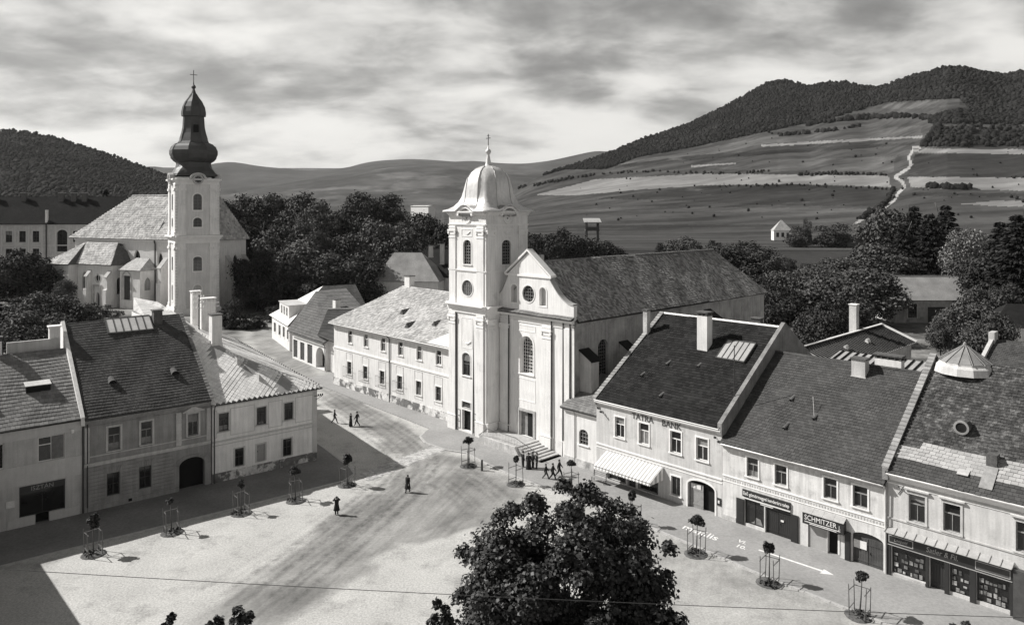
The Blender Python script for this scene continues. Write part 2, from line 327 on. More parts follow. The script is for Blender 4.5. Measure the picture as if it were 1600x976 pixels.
def window(parent, T, o, style='T', frame='paint_white', pane='glass_dark', depth=0.14, fw=0.07, trim=0.13, trim_mat='plaster_trim', sill=True, hood=False, name='window', curtain=None, bars=0.045):
    """window > pane, sill, surround"""
    mb = MB(); mb.ring(outline(o), outline(o, fw), T, depth, depth+0.07)
    u0, u1, z0, z1 = o['u0'], o['u1'], o['z0'], o['z1']; w, h = u1-u0, z1-z0; uc = (u0+u1)/2
    rects = []
    def vb(u, a, b): mb.tbox(T, u-bars/2, u+bars/2, depth-0.01, depth+0.05, a, b)
    def hb(z, a, b, th=bars): mb.tbox(T, a, b, depth-0.015, depth+0.05, z-th/2, z+th/2)
    a0, a1, b0, b1 = u0+fw, u1-fw, z0+fw, z1-fw
    if style == 'T':
        zt = z0+h*0.64; hb(zt, a0, a1, bars*2); vb(uc, b0, zt)
        rects = [(a0, uc, b0, zt), (uc, a1, b0, zt), (a0, a1, zt, b1)]
    elif style == 'cross': hb(z0+h*0.5, a0, a1); vb(uc, b0, b1-(0.02 if o['arch'] else 0)); rects = [(a0, uc, b0, z0+h/2), (uc, a1, b0, z0+h/2), (a0, a1, z0+h/2, b1)]
    elif style == 'two': vb(uc, b0, b1)
    elif style == 'grid':
        nx, nz = max(2, round(w/0.38)), max(3, round(h/0.38))
        for i in range(1, nx):
            u = u0+w*i/nx; zt = b1
            if o['arch'] in ('round', 'seg'): zt = z1-o['rise']+o['rise']*math.sqrt(max(0, 1-((u-uc)/(w/2))**2))-fw
            if o['arch'] == 'ellipse':
                q = h/2*math.sqrt(max(0, 1-((u-uc)/(w/2))**2)); vb(u, (z0+z1)/2-q+fw, (z0+z1)/2+q-fw); continue
            vb(u, b0, zt)
        for i in range(1, nz):
            z = z0+h*i/nz; q = w/2
            if o['arch'] in ('round', 'seg') and z > z1-o['rise']: q = w/2*math.sqrt(max(0, 1-((z-z1+o['rise'])/o['rise'])**2))
            if o['arch'] == 'ellipse': q = w/2*math.sqrt(max(0, 1-((z-(z0+z1)/2)/(h/2))**2))
            hb(z, uc-q+fw*0.5, uc+q-fw*0.5)
    win = mb.build(name, frame, parent)
    if rects and not o['arch']:
        for a, b, c, d in rects: MB().add([T(a, depth+0.04, c), T(b, depth+0.04, c), T(b, depth+0.04, d), T(a, depth+0.04, d)], [(0, 1, 2, 3)]).build('pane', pane, win)
    else: MB().plate(outline(o, fw*0.6), T, depth+0.04).build('pane', pane, win)
    cr_n = random.Random(int(u0*131+z0*17+parent.location.x*7))
    if not curtain and style in ('T', 'cross') and pane == 'glass_dark' and not o['arch'] and cr_n.random() < 0.4:
        zt_ = z0+h*cr_n.choice((0.3, 0.5, 0.62)); curtain = [(a0+.02, b0+.02), (a1-.02, b0+.02), (a1-.02, zt_), (a0+.02, zt_)] if cr_n.random() < .5 else [(a0+.02, b1-.02-h*cr_n.uniform(.15, .4)), (a1-.02, b1-.02-h*cr_n.uniform(.15, .4)), (a1-.02, b1-.02), (a0+.02, b1-.02)]
    if curtain:
        MB().add([T(u, depth+0.036-0.0*i, z) for i, (u, z) in enumerate(curtain)], [tuple(range(len(curtain)))]).build('curtain', 'curtain_dim', win)
    if sill: MB().tbox(T, u0-0.16, u1+0.16, -0.13, depth, z0-0.11, z0-0.003).build('sill', trim_mat, win)
    if trim:
        oo = dict(o); mb = MB()
        if o['arch'] == 'ellipse' or o['arch']: mb.ring(outline(o, -trim), outline(o, 0.004), T, -0.05, 0.02)
        else: mb.ring([(u0-trim, z0), (u1+trim, z0), (u1+trim, z1+trim), (u0-trim, z1+trim)], [(u0+0.004, z0), (u1-0.004, z0), (u1-0.004, z1-0.004), (u0+0.004, z1-0.004)], T, -0.05, 0.02)
        if hood: mb.tbox(T, u0-0.28, u1+0.28, -0.2, 0.02, z1+trim+0.16, z1+trim+0.26); mb.tbox(T, u0-0.2, u1+0.2, -0.12, 0.02, z1+trim+0.08, z1+trim+0.157)
        mb.build('surround', trim_mat, win)
    return win
def door(parent, T, o, m='wood_dark', depth=0.3, leaves=2, name='door', boards=True):
    u0, u1, z0, z1 = o['u0'], o['u1'], o['z0'], o['z1']
    d = MB().plate(outline(o), T, depth+0.05).build(name, m, parent)
    w = (u1-u0)/leaves
    for i in range(leaves):
        a, b = u0+i*w+0.02, u0+(i+1)*w-0.02; zt = (z1-o['rise'] if o['arch'] else z1)-0.06
        nb = max(3, int((b-a)/0.16)) if boards else 2
        mb = MB()
        for k in range(nb): mb.tbox(T, a+(b-a)*k/nb+0.006, a+(b-a)*(k+1)/nb-0.006, depth, depth+0.04, z0+0.02, zt)
        mb.tbox(T, a, b, depth-0.03, depth+0.01, z0+0.3, z0+0.42); mb.tbox(T, a, b, depth-0.03, depth+0.01, zt-0.45, zt-0.33)
        mb.build('door_leaf', m, d)
    MB().tbox(T, u0+w*(leaves-1)+0.1, u0+w*(leaves-1)+0.14, depth-0.08, depth, z0+1.0, z0+1.14).build('handle', 'iron', d)
    return d
def tiles(name, parent, m, Opt, U, V, poly, row, col, lift=0.045, jit=0.3, diamond=False, holes=()):
    """roof covering laid piece by piece: O = corner, U along the eave, V up the slope, poly = outline in (u, v)"""
    Ov, U, V = Vector(Opt), Vector(U).normalized(), Vector(V).normalized(); N = U.cross(V)
    if N.z < 0: N = -N
    rng = random.Random(hash(name+m) % 1000+int(abs(Opt[0])*10)); v = []; f = []
    O_, U_, V_, N_ = [np.array(q) for q in (Ov, U, V, N)]
    vmax = max(q[1] for q in poly); vmin = min(q[1] for q in poly); r = 0; y = vmin
    def span(yy):
        xs = []
        for (xa, ya), (xb, yb) in zip(poly, poly[1:]+poly[:1]):
            if (ya <= yy < yb) or (yb <= yy < ya): xs.append(xa+(xb-xa)*(yy-ya)/(yb-ya))
        return (min(xs), max(xs)) if len(xs) >= 2 else None
    while y < vmax-1e-4:
        sp = span(min(y+row*0.5, vmax-1e-3))
        if sp:
            x = sp[0]-(col*0.5 if r % 2 else 0)
            y1 = min(y+row*1.12, vmax)
            while x < sp[1]-0.02:
                gp = 0.014 if diamond else 0.008; a, b = max(x, sp[0])+gp, min(x+col, sp[1])-gp; x += col
                if b-a < 0.03: continue
                if any(h[0] < (a+b)/2 < h[1] and h[2] < y+row/2 < h[3] for h in holes): continue
                xm = (a+b)/2; sag = 0.035*math.sin(xm*0.55+y*0.4)+0.025*math.sin(xm*1.3-y*0.9+2); l = lift*(1+jit*(rng.random()-0.3))+0.05+sag; dy = (rng.random()-0.5)*0.03+0.03*math.sin(xm*0.8+r*0.35)
                pts = [(a, y+dy, l), (b, y+dy, l), (b, y1, 0.056+sag), (a, y1, 0.056+sag), (a, y+dy, 0.0), (b, y+dy, 0.0)]
                if diamond: h0 = 0.03+sag; pts = [(xm, y-row*0.47, h0+0.02), (b, y+row*0.5, h0+0.01), (xm, min(y+row*1.47, vmax), h0), (a, y+row*0.5, h0+0.01), (xm, y-row*0.47, 0), (b, y+row*0.5, 0)]
                n = len(v)
                for p in pts: v.append(tuple(O_+U_*p[0]+V_*p[1]+N_*p[2]))
                if diamond: f += [(n, n+1, n+2, n+3), (n, n+4, n+5, n+1), (n, n+3, n+4)]
                else: f += [(n, n+1, n+2, n+3), (n, n+4, n+5, n+1), (n, n+3, n+4), (n+1, n+5, n+2)]
        y += row; r += 1
    mb = MB(); mb.v = v; mb.f = f; mb.m = [0]*len(f)
    o = mb.build(name, m, parent); o['kind'] = 'stuff'
    return o
def cornice(mb, T, u0, u1, z, prof, m=0):      # prof = [(projection, dz0, dz1)] stepped mouldings
    for p, a, b in prof: mb.tbox(T, u0-p*0.0, u1+p*0.0, -p, 0.02, z+a, z+b, m)
def text(name, s, size, m, parent, frame_T, u, z, d=-0.02, depth=0.01, align='LEFT', sx=1.0, shear=0.0, flat=False, bold=0.0):
    cu = bpy.data.curves.new(name, 'FONT'); cu.body = s; cu.size = size; cu.extrude = depth; cu.align_x = align; cu.shear = shear
    cu.resolution_u = 3; cu.offset = bold
    tmp = bpy.data.objects.new(name+'_tmp', cu); COL.objects.link(tmp)
    dg = bpy.context.evaluated_depsgraph_get(); me = bpy.data.meshes.new_from_object(tmp.evaluated_get(dg))
    bpy.data.objects.remove(tmp)
    off = OFF.get(parent, (0, 0, 0))
    for vx in me.vertices:
        x, y, zz = vx.co
        p = frame_T(u+x*sx, d-zz, z+y) if not flat else frame_T(u+x*sx, z+y, d+zz)
        vx.co = (p[0]-off[0], p[1]-off[1], p[2]-off[2])
    me.materials.clear(); me.materials.append(MATS[m])
    return link(bpy.data.objects.new(name, me), parent)
def chimney(parent, s, t, z0, z1, w, d, m='plaster_white', cap='brick_soot', slots=True, name='chimney'):
    mb = MB(); mb.box(s-w/2, s+w/2, t-d/2, t+d/2, z0, z1)
    o = mb.build(name, m, parent)
    c = MB()
    if slots:
        for a in (-1, 1):
            for b in (-1, 1): c.box(s+a*(w/2-0.09)-0.09, s+a*(w/2-0.09)+0.09, t+b*(d/2-0.09)-0.09, t+b*(d/2-0.09)+0.09, z1, z1+0.3)
        c.box(s-w/2+0.16, s+w/2-0.16, t-d/2+0.16, t+d/2-0.16, z1, z1+0.2); zc_ = z1+0.3
        nx = max(1, int(w/0.5))
        for i in range(1, nx): c.box(s-w/2+w*i/nx-0.06, s-w/2+w*i/nx+0.06, t-d/2, t+d/2, z1, z1+0.3)
    else: zc_ = z1
    c.box(s-w/2-0.1, s+w/2+0.1, t-d/2-0.1, t+d/2+0.1, zc_, zc_+0.13)
    c.build('chimney_cap', cap, o)
    MB().box(s-w/2-0.06, s+w/2+0.06, t-d/2-0.06, t+d/2+0.06, z0, z0+0.35).build('flashing', m, o)
    return o
def ridge_tiles(parent, p0, p1, m, n=24, r=0.13):
    mb = MB(); a, b = Vector(p0), Vector(p1); d = (b-a)/n; ax = Vector((d.y, -d.x, 0)).normalized()*r
    for i in range(n):
        q0, q1 = a+d*(i+0.02), a+d*(i+1.05)
        h0, h1 = Vector((0, 0, r*0.95)), Vector((0, 0, r*0.8))
        mb.add([tuple(x) for x in (q0-ax, q0-ax*0.6+h0*0.75, q0+h0, q0+ax*0.6+h0*0.75, q0+ax, q1-ax, q1-ax*0.6+h1*0.75, q1+h1, q1+ax*0.6+h1*0.75, q1+ax)],
               [(0, 1, 6, 5), (1, 2, 7, 6), (2, 3, 8, 7), (3, 4, 9, 8), (0, 1, 2, 3, 4)])
    return mb.build('ridge_cap', m, parent)
def gutter(parent, s0, s1, t, z, m='tin_grey', pipe=None, z1=0.1):
    mb = MB().tube([(s0, t, z), (s1, t, z)], 0.075, 6)
    g = mb.build('gutter', m, parent)
    if pipe is not None: MB().tube([(pipe, t, z), (pipe, t+0.3, z-0.5), (pipe, t+0.33, z1)], 0.06, 6).build('downpipe', m, parent)
    return g
# ------------------------------------------------------------------ the land: plain, hills, fields
def gpt(px, py, z=0.0): Y = 1150*(27-z)/(py-328); return ((px-800)/1150*Y, Y)    # survey sight from the tower: picture point -> metres on the ground
def np_obj(name, V, F, m, kind=None, parent=None, smooth=False):
    me = bpy.data.meshes.new(name); V = np.asarray(V, dtype=np.float32); F = np.asarray(F, dtype=np.int32); k = F.shape[1]
    me.vertices.add(len(V)); me.vertices.foreach_set('co', V.ravel())
    me.loops.add(F.size); me.loops.foreach_set('vertex_index', F.ravel())
    me.polygons.add(len(F)); me.polygons.foreach_set('loop_start', np.arange(0, F.size, k, dtype=np.int32)); me.polygons.foreach_set('loop_total', np.full(len(F), k, dtype=np.int32))
    if smooth: me.polygons.foreach_set('use_smooth', np.ones(len(F), dtype=bool))
    me.materials.append(MATS[m]); me.update(calc_edges=True); me.validate()
    o = link(bpy.data.objects.new(name, me), parent)
    if kind: o['kind'] = kind
    return o
def in_poly(x, y, poly):
    r = np.zeros(x.shape, bool); n = len(poly)
    for i in range(n):
        (xa, ya), (xb, yb) = poly[i], poly[(i+1) % n]
        c = ((ya > y) != (yb > y)) & (x < (xb-xa)*(y-ya)/((yb-ya) if yb != ya else 1e-9)+xa); r ^= c
    return r
def sdist(x, y, poly):
    d = np.full(x.shape, 1e9); n = len(poly)
    for i in range(n):
        (xa, ya), (xb, yb) = poly[i], poly[(i+1) % n]; L2 = (xb-xa)**2+(yb-ya)**2+1e-9
        t = np.clip(((x-xa)*(xb-xa)+(y-ya)*(yb-ya))/L2, 0, 1); d = np.minimum(d, np.hypot(x-xa-t*(xb-xa), y-ya-t*(yb-ya)))
    return np.where(in_poly(x, y, poly), -d, d)
def vnoise(x, y, seed=0):
    rs = np.random.RandomState(seed); tb = rs.rand(256, 256)
    xi, yi = np.floor(x).astype(int), np.floor(y).astype(int); fx, fy = x-xi, y-yi; fx = fx*fx*(3-2*fx); fy = fy*fy*(3-2*fy)
    g = lambda a, b: tb[a % 256, b % 256]
    return (g(xi, yi)*(1-fx)+g(xi+1, yi)*fx)*(1-fy)+(g(xi, yi+1)*(1-fx)+g(xi+1, yi+1)*fx)*fy
def fbm(x, y, seed=0, o=4): return sum(vnoise(x*2**k, y*2**k, seed+k)*0.5**k for k in range(o))/sum(0.5**k for k in range(o))

SKY_R = [(690, 327.5), (740, 322), (770, 315), (800, 301), (830, 281), (870, 266), (900, 258), (950, 241), (1000, 219), (1060, 199), (1100, 182), (1150, 157), (1190, 133), (1215, 124), (1235, 126), (1265, 136), (1290, 128), (1330, 129), (1355, 138), (1380, 135), (1420, 120), (1470, 108), (1500, 106), (1540, 114), (1570, 118), (1600, 110), (1700, 98), (1900, 100), (2400, 180)]
SKY_L = [(-700, 215), (-300, 196), (0, 203), (40, 205), (80, 213), (120, 226), (170, 242), (220, 259), (260, 274), (300, 292), (340, 312), (390, 327.5)]
def prof(px, tab):          # smoothed skyline
    px = np.asarray(px, float); a, b = [q[0] for q in tab], [q[1] for q in tab]; o_ = (-16, -10, -5, 0, 5, 10, 16); w_ = (.06, .12, .2, .24, .2, .12, .06)
    return sum(w*np.interp(px+d, a, b) for d, w in zip(o_, w_))
def hill_z(px, Y):          # height of the land along bearing px at depth Y
    sr = np.where(px > 690, prof(px, SKY_R), 327.5); s_l = np.where(px < 390, prof(px, SKY_L), 327.5)
    rgt = px > 540
    sk = np.where(rgt, sr, s_l)
    Yr = np.where(rgt, np.interp(px, [690, 800, 950, 1215, 1300, 1480, 1700], [1900, 1750, 1900, 2250, 2050, 1600, 1500]), 1500.0)
    Y0 = np.where(rgt, np.interp(px, [690, 900, 1600], [900, 760, 640]), 520.0)
    zr = np.maximum(0, 27+(328-sk)/1150*Yr-0.0)
    zr = np.where(sk > 327, 0, zr)
    f = np.clip((Y-Y0)/(Yr-Y0), 0, None)
    up = np.minimum(f, 1.0)**1.45
    g = np.where(f > 1, np.maximum(0, 1-(f-1)*1.6), up)
    X = (px-800)/1150*Y
    bump = (fbm(X/160, Y/160, 3)-0.5)*26*np.clip(f*1.5, 0, 1)*np.clip(1.15-f, 0.05, 1)
    return zr*g+np.where(zr > 1, bump*np.clip(zr/150, 0, 1), 0)
# the plain, one sheet to the horizon
MB().add([(-30000, -3000, -0.6), (30000, -3000, -0.6), (30000, 40000, -0.6), (-30000, 40000, -0.6)], [(0, 1, 2, 3)]).build('ground', 'grass_plain')['kind'] = 'structure'
# hillsides as a surveyed grid
def hill_grid(p0, p1, np_, y0, y1, ny):
    px = np.linspace(p0, p1, np_); Y = y0*(y1/y0)**np.linspace(0, 1, ny)
    P, YY = np.meshgrid(px, Y); Z = hill_z(P, YY); return P, YY, (P-800)/1150*YY, Z
def grid_faces(ny, nx): 
    i = np.arange(ny*nx).reshape(ny, nx); return np.stack([i[:-1, :-1], i[:-1, 1:], i[1:, 1:], i[1:, :-1]], -1).reshape(-1, 4)
P, YY, XX, ZZ = hill_grid(660, 2150, 640, 500, 3100, 330)
PYv = 328+1150*(27-ZZ)/YY
F = grid_faces(*P.shape); V = np.stack([XX, YY, ZZ-0.3], -1).reshape(-1, 3)
fp = P.ravel()[F].mean(1); fy = PYv.ravel()[F].mean(1); fY = YY.ravel()[F].mean(1)
jx = fp+(fbm(fp/9, fy/5, 11)-0.5)*3; jy = fy+(fbm(fp/14, fy/5, 12)-0.5)*1.2
reg = np.zeros(len(F), int)                         # 0 meadow
FOREST = [(640, 331), (795, 289), (882, 265), (949, 264), (995, 246), (1067, 233), (1139, 218), (1200, 205), (1292, 186), (1344, 172), (1385, 160), (1500, 153), (1515, 170), (1465, 180), (1450, 193), (2300, 200), (2300, 40), (640, 40)]
ORCHARD = [(1462, 197), (2300, 200), (2300, 232), (1441, 229)]
FIELDS = [('wheat', [(838, 304), (930, 280), (1100, 271), (1388, 274), (1392, 292), (1250, 287), (1100, 289), (1000, 296), (900, 305)]),
          ('wheat', [(1418, 276), (2200, 282), (2200, 302), (1600, 298), (1424, 292)]),
          ('wheat', [(1434, 232), (2200, 236), (2200, 243), (1600, 241), (1432, 238)]),
          ('meadow_dark', [(930, 310), (1100, 290), (1250, 288), (1392, 294), (1388, 322), (1180, 320), (1040, 312)]),
          ('meadow_dark', [(1430, 240), (2200, 244), (2200, 282), (1418, 275)]),
          ('wheat', [(1188, 226), (1300, 219), (1440, 212), (1440, 215), (1300, 223), (1190, 229)]),
          ('meadow_mid', [(930, 262), (1080, 236), (1200, 212), (1440, 196), (1440, 211), (1190, 225), (1080, 250)]),
          ('meadow_mid', [(1372, 164), (1500, 155), (1500, 164), (1440, 170), (1380, 170)]),
          ('meadow_mid', [(1100, 262), (1200, 250), (1400, 244), (1395, 268), (1200, 268)]),
          ('meadow_dark', [(960, 258), (1080, 243), (1250, 232), (1430, 222), (1430, 226), (1250, 238), (1080, 250), (960, 263)]),
          ('meadow_mid', [(860, 330), (1000, 322), (1380, 326), (1370, 332), (1000, 330)]),
          ('meadow_dark', [(1425, 300), (2200, 306), (2200, 312), (1425, 306)]),
          ('wheat', [(1500, 318), (1560, 313), (2200, 318), (2200, 325), (1560, 322)]),
          ('meadow_dark', [(880, 352), (1250, 350), (1250, 354), (880, 357)]),
          ('wheat', [(1080, 258), (1150, 254), (1150, 256), (1080, 261)]),
          ('meadow_mid', [(1500, 194), (1560, 192), (1590, 196), (1540, 201), (1500, 200)])]
names = ['meadow', 'forest_floor', 'meadow_mid', 'wheat', 'meadow_dark', 'path_earth']
for m, poly in FIELDS: reg[in_poly(jx, jy, poly)] = names.index(m)
reg[in_poly(jx, jy, FOREST)] = 1; reg[in_poly(jx, jy, ORCHARD)] = 4
for m, poly in FIELDS[7:8]+FIELDS[-1:]: reg[in_poly(jx, jy, poly)] = 2
PATH = [(1436, 231), (1426, 236), (1419, 246), (1424, 256), (1420, 262), (1408, 270), (1398, 276), (1410, 284), (1414, 292), (1403, 302), (1398, 312), (1384, 323), (1362, 332), (1340, 347), (1325, 360)]
pd = np.full(len(F), 1e9)
for (xa, ya), (xb, yb) in zip(PATH, PATH[1:]):
    t = np.clip(((fp-xa)*(xb-xa)+(fy-ya)*(yb-ya))/((xb-xa)**2+(yb-ya)**2), 0, 1); pd = np.minimum(pd, np.hypot(fp-xa-t*(xb-xa), fy-ya-t*(yb-ya)))
reg[pd < 2.2] = 5
for k, (nm, m) in enumerate([('meadow', 'meadow'), ('hillside', 'forest_floor'), ('pasture', 'meadow_mid'), ('field', 'wheat'), ('fallow_field', 'meadow_dark'), ('path', 'path_earth')]):
    Fk = F[reg == k]; u, inv = np.unique(Fk, return_inverse=True); np_obj(nm, V[u], inv.reshape(-1, 4), m, 'structure', smooth=True)
# left wooded hill
Pl, YYl, XXl, ZZl = hill_grid(-420, 420, 200, 480, 2200, 90)
np_obj('hill', np.stack([XXl, YYl, ZZl-0.3], -1).reshape(-1, 3), grid_faces(*Pl.shape), 'forest_left', 'structure', smooth=True)
# far ranges
def far_range(name, tab, Yd, depth, m, p0, p1):
    px = np.linspace(p0, p1, 260); base = 27+(328-prof(px, tab))/1150*Yd
    rows = []
    for k, q in enumerate(np.linspace(-1.6, 1, 30)):
        Y = Yd+q*depth; sh = np.clip(1-abs(q)**1.6*0.0-np.where(q < 0, (abs(q)/1.6)**1.1, q*0.8), 0, 1)
        X = (px-800)/1150*Yd*(1+0.05*q)
        z = base*sh+(fbm(X/900, np.full_like(X, Y/700), 21)-0.5)*base*0.5*(1-sh)*np.clip(sh*3, 0, 1)
        rows.append(np.stack([X, np.full_like(X, Y), z-0.5], -1))
    Vf = np.stack(rows); np_obj(name, Vf.reshape(-1, 3), grid_faces(30, 260), m, 'structure', smooth=True)
far_range('mountain_range', [(-400, 262), (100, 270), (200, 264), (240, 258), (265, 263), (300, 262), (345, 253), (358, 251), (380, 254), (400, 258), (440, 262), (480, 266), (520, 264), (545, 260), (600, 252), (640, 250), (700, 252), (740, 250), (780, 254), (820, 255), (860, 250), (900, 241), (930, 234), (960, 236), (1100, 250), (1500, 262), (2200, 262)], 7600, 1700, 'far_hill', -500, 2200)
far_range('distant_spur', [(150, 315), (330, 308), (400, 298), (460, 284), (500, 276), (560, 270), (600, 262), (640, 258), (700, 257), (760, 262), (840, 270), (950, 290), (1050, 312)], 4600, 1200, 'far_hill_spur', 150, 1060)
far_range('far_ridge', [(100, 260), (540, 262), (565, 254), (590, 250), (640, 247), (662, 248), (720, 252), (1000, 262)], 10500, 1500, 'far_hill', 60, 1020)

# ------------------------------------------------------------------ woods on the hills (canopies joined: nobody could count them)
def blob_base(seed):
    bm = bmesh.new(); bmesh.ops.create_icosphere(bm, subdivisions=2 if seed < 0 else 1, radius=1.0)
    rs = random.Random(seed)
    for q in bm.verts: q.co *= 1+(rs.random()-0.5)*0.5; q.co.z *= 1.15
    bm.verts.ensure_lookup_table(); v = np.array([q.co[:] for q in bm.verts]); f = np.array([[l.index for l in fc.verts] for fc in bm.faces]); bm.free(); return v, f
BLOBS = [blob_base(k) for k in range(5)]
def canopy(name, pts, sizes, m, seed=1, label=None, cat=None):
    rs = np.random.RandomState(seed); Vs, Fs, n = [], [], 0
    for k in range(5):
        sel = np.arange(len(pts)) % 5 == k; p = pts[sel]; s = sizes[sel]
        if not len(p): continue
        bv, bf = BLOBS[k]; a = rs.rand(len(p))*6.28
        ca, sa = np.cos(a)[:, None], np.sin(a)[:, None]
        x = (bv[None, :, 0]*ca-bv[None, :, 1]*sa)*s[:, None]; y = (bv[None, :, 0]*sa+bv[None, :, 1]*ca)*s[:, None]; z = bv[None, :, 2]*s[:, None]*(0.9+0.5*rs.rand(len(p)))[:, None]
        vv = np.stack([x+p[:, 0:1], y+p[:, 1:2], z+p[:, 2:3]+0.45*s[:, None]], -1); Vs.append(vv.reshape(-1, 3))
        Fs.append((bf[None]+(np.arange(len(p))*len(bv))[:, None, None]).reshape(-1, 3)+n); n += len(p)*len(bv)
    o = np_obj(name, np.concatenate(Vs), np.concatenate(Fs), m, 'stuff', smooth=True); tag(o, label, cat); return o
rs = np.random.RandomState(5)
def hill_points(n, poly, p0, p1, y0, y1):
    res = []
    while len(res) < n:
        a = rs.rand(4000)*(p1-p0)+p0; w = y0*(y1/y0)**rs.rand(4000); z = hill_z(a, w); v = 328+1150*(27-z)/w
        ok = in_poly(a, v, poly) if poly else np.ones(len(a), bool)
        res += [(q*1.0, r, s, t) for q, r, s, t in zip(a[ok], w[ok], z[ok], v[ok])]
    res = np.array(res[:n]); return np.stack([(res[:, 0]-800)/1150*res[:, 1], res[:, 1], res[:, 2]], -1)
pf = hill_points(27000, FOREST, 770, 1660, 900, 2400); canopy('forest', pf, 1.7+rs.rand(len(pf))**2*2.9, 'forest_leaf', 2, 'dense dark forest covering the ridge of the great hill', 'forest')
po = hill_points(520, ORCHARD, 1440, 1700, 900, 1700); canopy('orchard_scrub', po, 1.8+rs.rand(len(po))*3.0, 'forest_leaf', 3, 'orchard and scrub on the slope beside the hill path', 'orchard')
HL = [(-500, 330), (-500, 150), (420, 150), (420, 330)]
pl_ = hill_points(12000, HL, -60, 345, 700, 1600); canopy('woodland', pl_[pl_[:, 2] > 8], (1.3+rs.rand(len(pl_))**2*2.4)[pl_[:, 2] > 8], 'forest_left', 4, 'hazy wooded slope of the rounded hill behind the long school', 'woodland')
def hedge(name, line, n, size, label):
    seg = np.array(line, float); L = np.r_[0, np.cumsum(np.hypot(*np.diff(seg, axis=0).T))]; u = np.sort(rs.rand(n))*L[-1]
    px = np.interp(u, L, seg[:, 0])+rs.randn(n)*1.5; py = np.interp(u, L, seg[:, 1])+rs.randn(n)*0.8
    pts = []
    for a, b in zip(px, py):      # walk the bearing until the hillside meets the wanted line
        w = np.linspace(560, 2300, 900); v = 328+1150*(27-hill_z(np.full_like(w, a), w))/w; k = int(np.argmax(v <= b)); pts.append(((a-800)/1150*w[k], w[k], hill_z(np.array([a]), np.array([w[k]]))[0]))
    canopy(name, np.array(pts), size*(0.6+0.8*rs.rand(n)), 'forest_leaf', n, label, 'hedge')
hedge('hedgerow', [(1262, 196), (1300, 190), (1340, 186), (1400, 183), (1450, 186), (1500, 184)], 120, 5, 'bushy hedgerow under the high pale clearing on the hill')
hedge('hedgerow', [(1190, 204), (1220, 212), (1290, 206), (1340, 198)], 60, 3.6, 'broken line of shrubs along the top of the upper meadow')
hedge('hedgerow', [(1441, 229), (1452, 215), (1468, 197)], 40, 4.5, 'dark hedge climbing beside the little white chapel on the hill')
hedge('hedgerow', [(1448, 292), (1470, 293), (1515, 295)], 60, 3.0, 'short dark hedge in the pale strip right of the path')
hedge('hedgerow', [(940, 272), (1010, 268), (1130, 272), (1200, 268)], 60, 2.2, 'thin hedge along the upper edge of the long pale strip')
hedge('hedgerow', [(1250, 274), (1300, 272), (1385, 274)], 50, 2.2, 'low shrubs above the pale strip left of the path')
hedge('hedgerow', [(1396, 294), (1392, 306), (1382, 320), (1365, 330), (1345, 344)], 70, 2.6, 'dark scrub lining the sunken lower path')
hedge('hedgerow', [(1120, 292), (1240, 289), (1390, 296)], 50, 1.7, 'scattered bushes under the pale strip of the hillside')
hedge('hedgerow', [(800, 296), (860, 285), (930, 273)], 60, 3.0, 'trees trailing down the left shoulder of the great hill')

def hill_spot(a, b):
    w = np.linspace(560, 2300, 1800); z = hill_z(np.full_like(w, a), w); v = 328+1150*(27-z)/w; k = int(np.argmax(v <= b)); return (a-800)/1150*w[k], w[k], z[k]
sc_pts = np.array([hill_spot(a, b) for a, b in zip(rs.uniform(900, 1600, 150), rs.uniform(215, 345, 150))]); canopy('scattered_bushes', sc_pts, 0.8+1.6*rs.rand(150)**2, 'forest_leaf', 9, 'small bushes dotted over the open fields of the hill', 'bushes')
# ------------------------------------------------------------------ town ground
gx = np.arange(-76, 66, 0.27); gy = np.arange(30, 112.1, 0.27); GX, GY = np.meshgrid(gx, gy)
DIRT = [gpt(*q) for q in [(150, 1150), (340, 945), (455, 856), (520, 807), (585, 767), (632, 730), (596, 690), (520, 632), (440, 573), (395, 540), (385, 505), (440, 520), (500, 582), (600, 643), (655, 672), (668, 697), (700, 709), (740, 716), (790, 748), (838, 772), (770, 815), (690, 850), (615, 868), (580, 895), (470, 950), (420, 985), (330, 1150)]]
PALE = [[gpt(*q) for q in pp] for pp in ([(578, 880), (600, 862), (625, 860), (622, 882), (595, 890)], [(625, 850), (660, 848), (740, 825), (738, 838), (680, 862), (650, 868), (632, 862)], [(545, 920), (560, 917), (570, 930), (556, 938), (545, 932)], [(650, 885), (700, 868), (725, 880), (690, 905), (655, 905)], [(640, 715), (700, 690), (716, 692), (655, 722)])]
sd = sdist(GX, GY, DIRT); nz = fbm(GX/3.0, GY/3.0, 31)-0.5
road = np.clip(0.5-(sd+nz*3.4)/2.2, 0, 1)
for pp in PALE: road *= 1-0.85*np.clip(0.5-(sdist(GX, GY, pp)+nz*1.5)/1.0, 0, 1)
side = np.clip((GX-3)/7, 0, 1)*np.clip((74-GY)/8, 0, 1)           # trodden earth on the side of the shops
road = np.maximum(road, 0.52*side+nz*0.9*side); road = np.clip(road, 0, 1)
TRACKS = [[(300, 1010), (400, 935), (500, 862), (575, 800), (625, 755), (650, 725), (640, 700), (590, 668), (500, 612), (430, 560)], [(360, 1010), (450, 935), (540, 862), (600, 806), (640, 760), (655, 728), (690, 712), (740, 716)], [(240, 1010), (360, 930), (470, 860), (560, 800), (612, 752), (640, 722), (610, 690), (520, 630)],
          [(640, 760), (680, 745), (720, 752), (760, 785), (800, 830)], [(560, 900), (640, 862), (720, 835), (790, 800), (830, 770)], [(620, 770), (650, 800), (662, 840), (690, 862)], [(655, 720), (700, 740), (745, 772), (790, 790)], [(1060, 900), (1130, 880), (1210, 930), (1300, 990)], [(1000, 850), (1060, 870), (1090, 910), (1080, 960)], [(1110, 940), (1180, 920), (1250, 950), (1330, 1000)], [(480, 950), (560, 905), (600, 890)]]
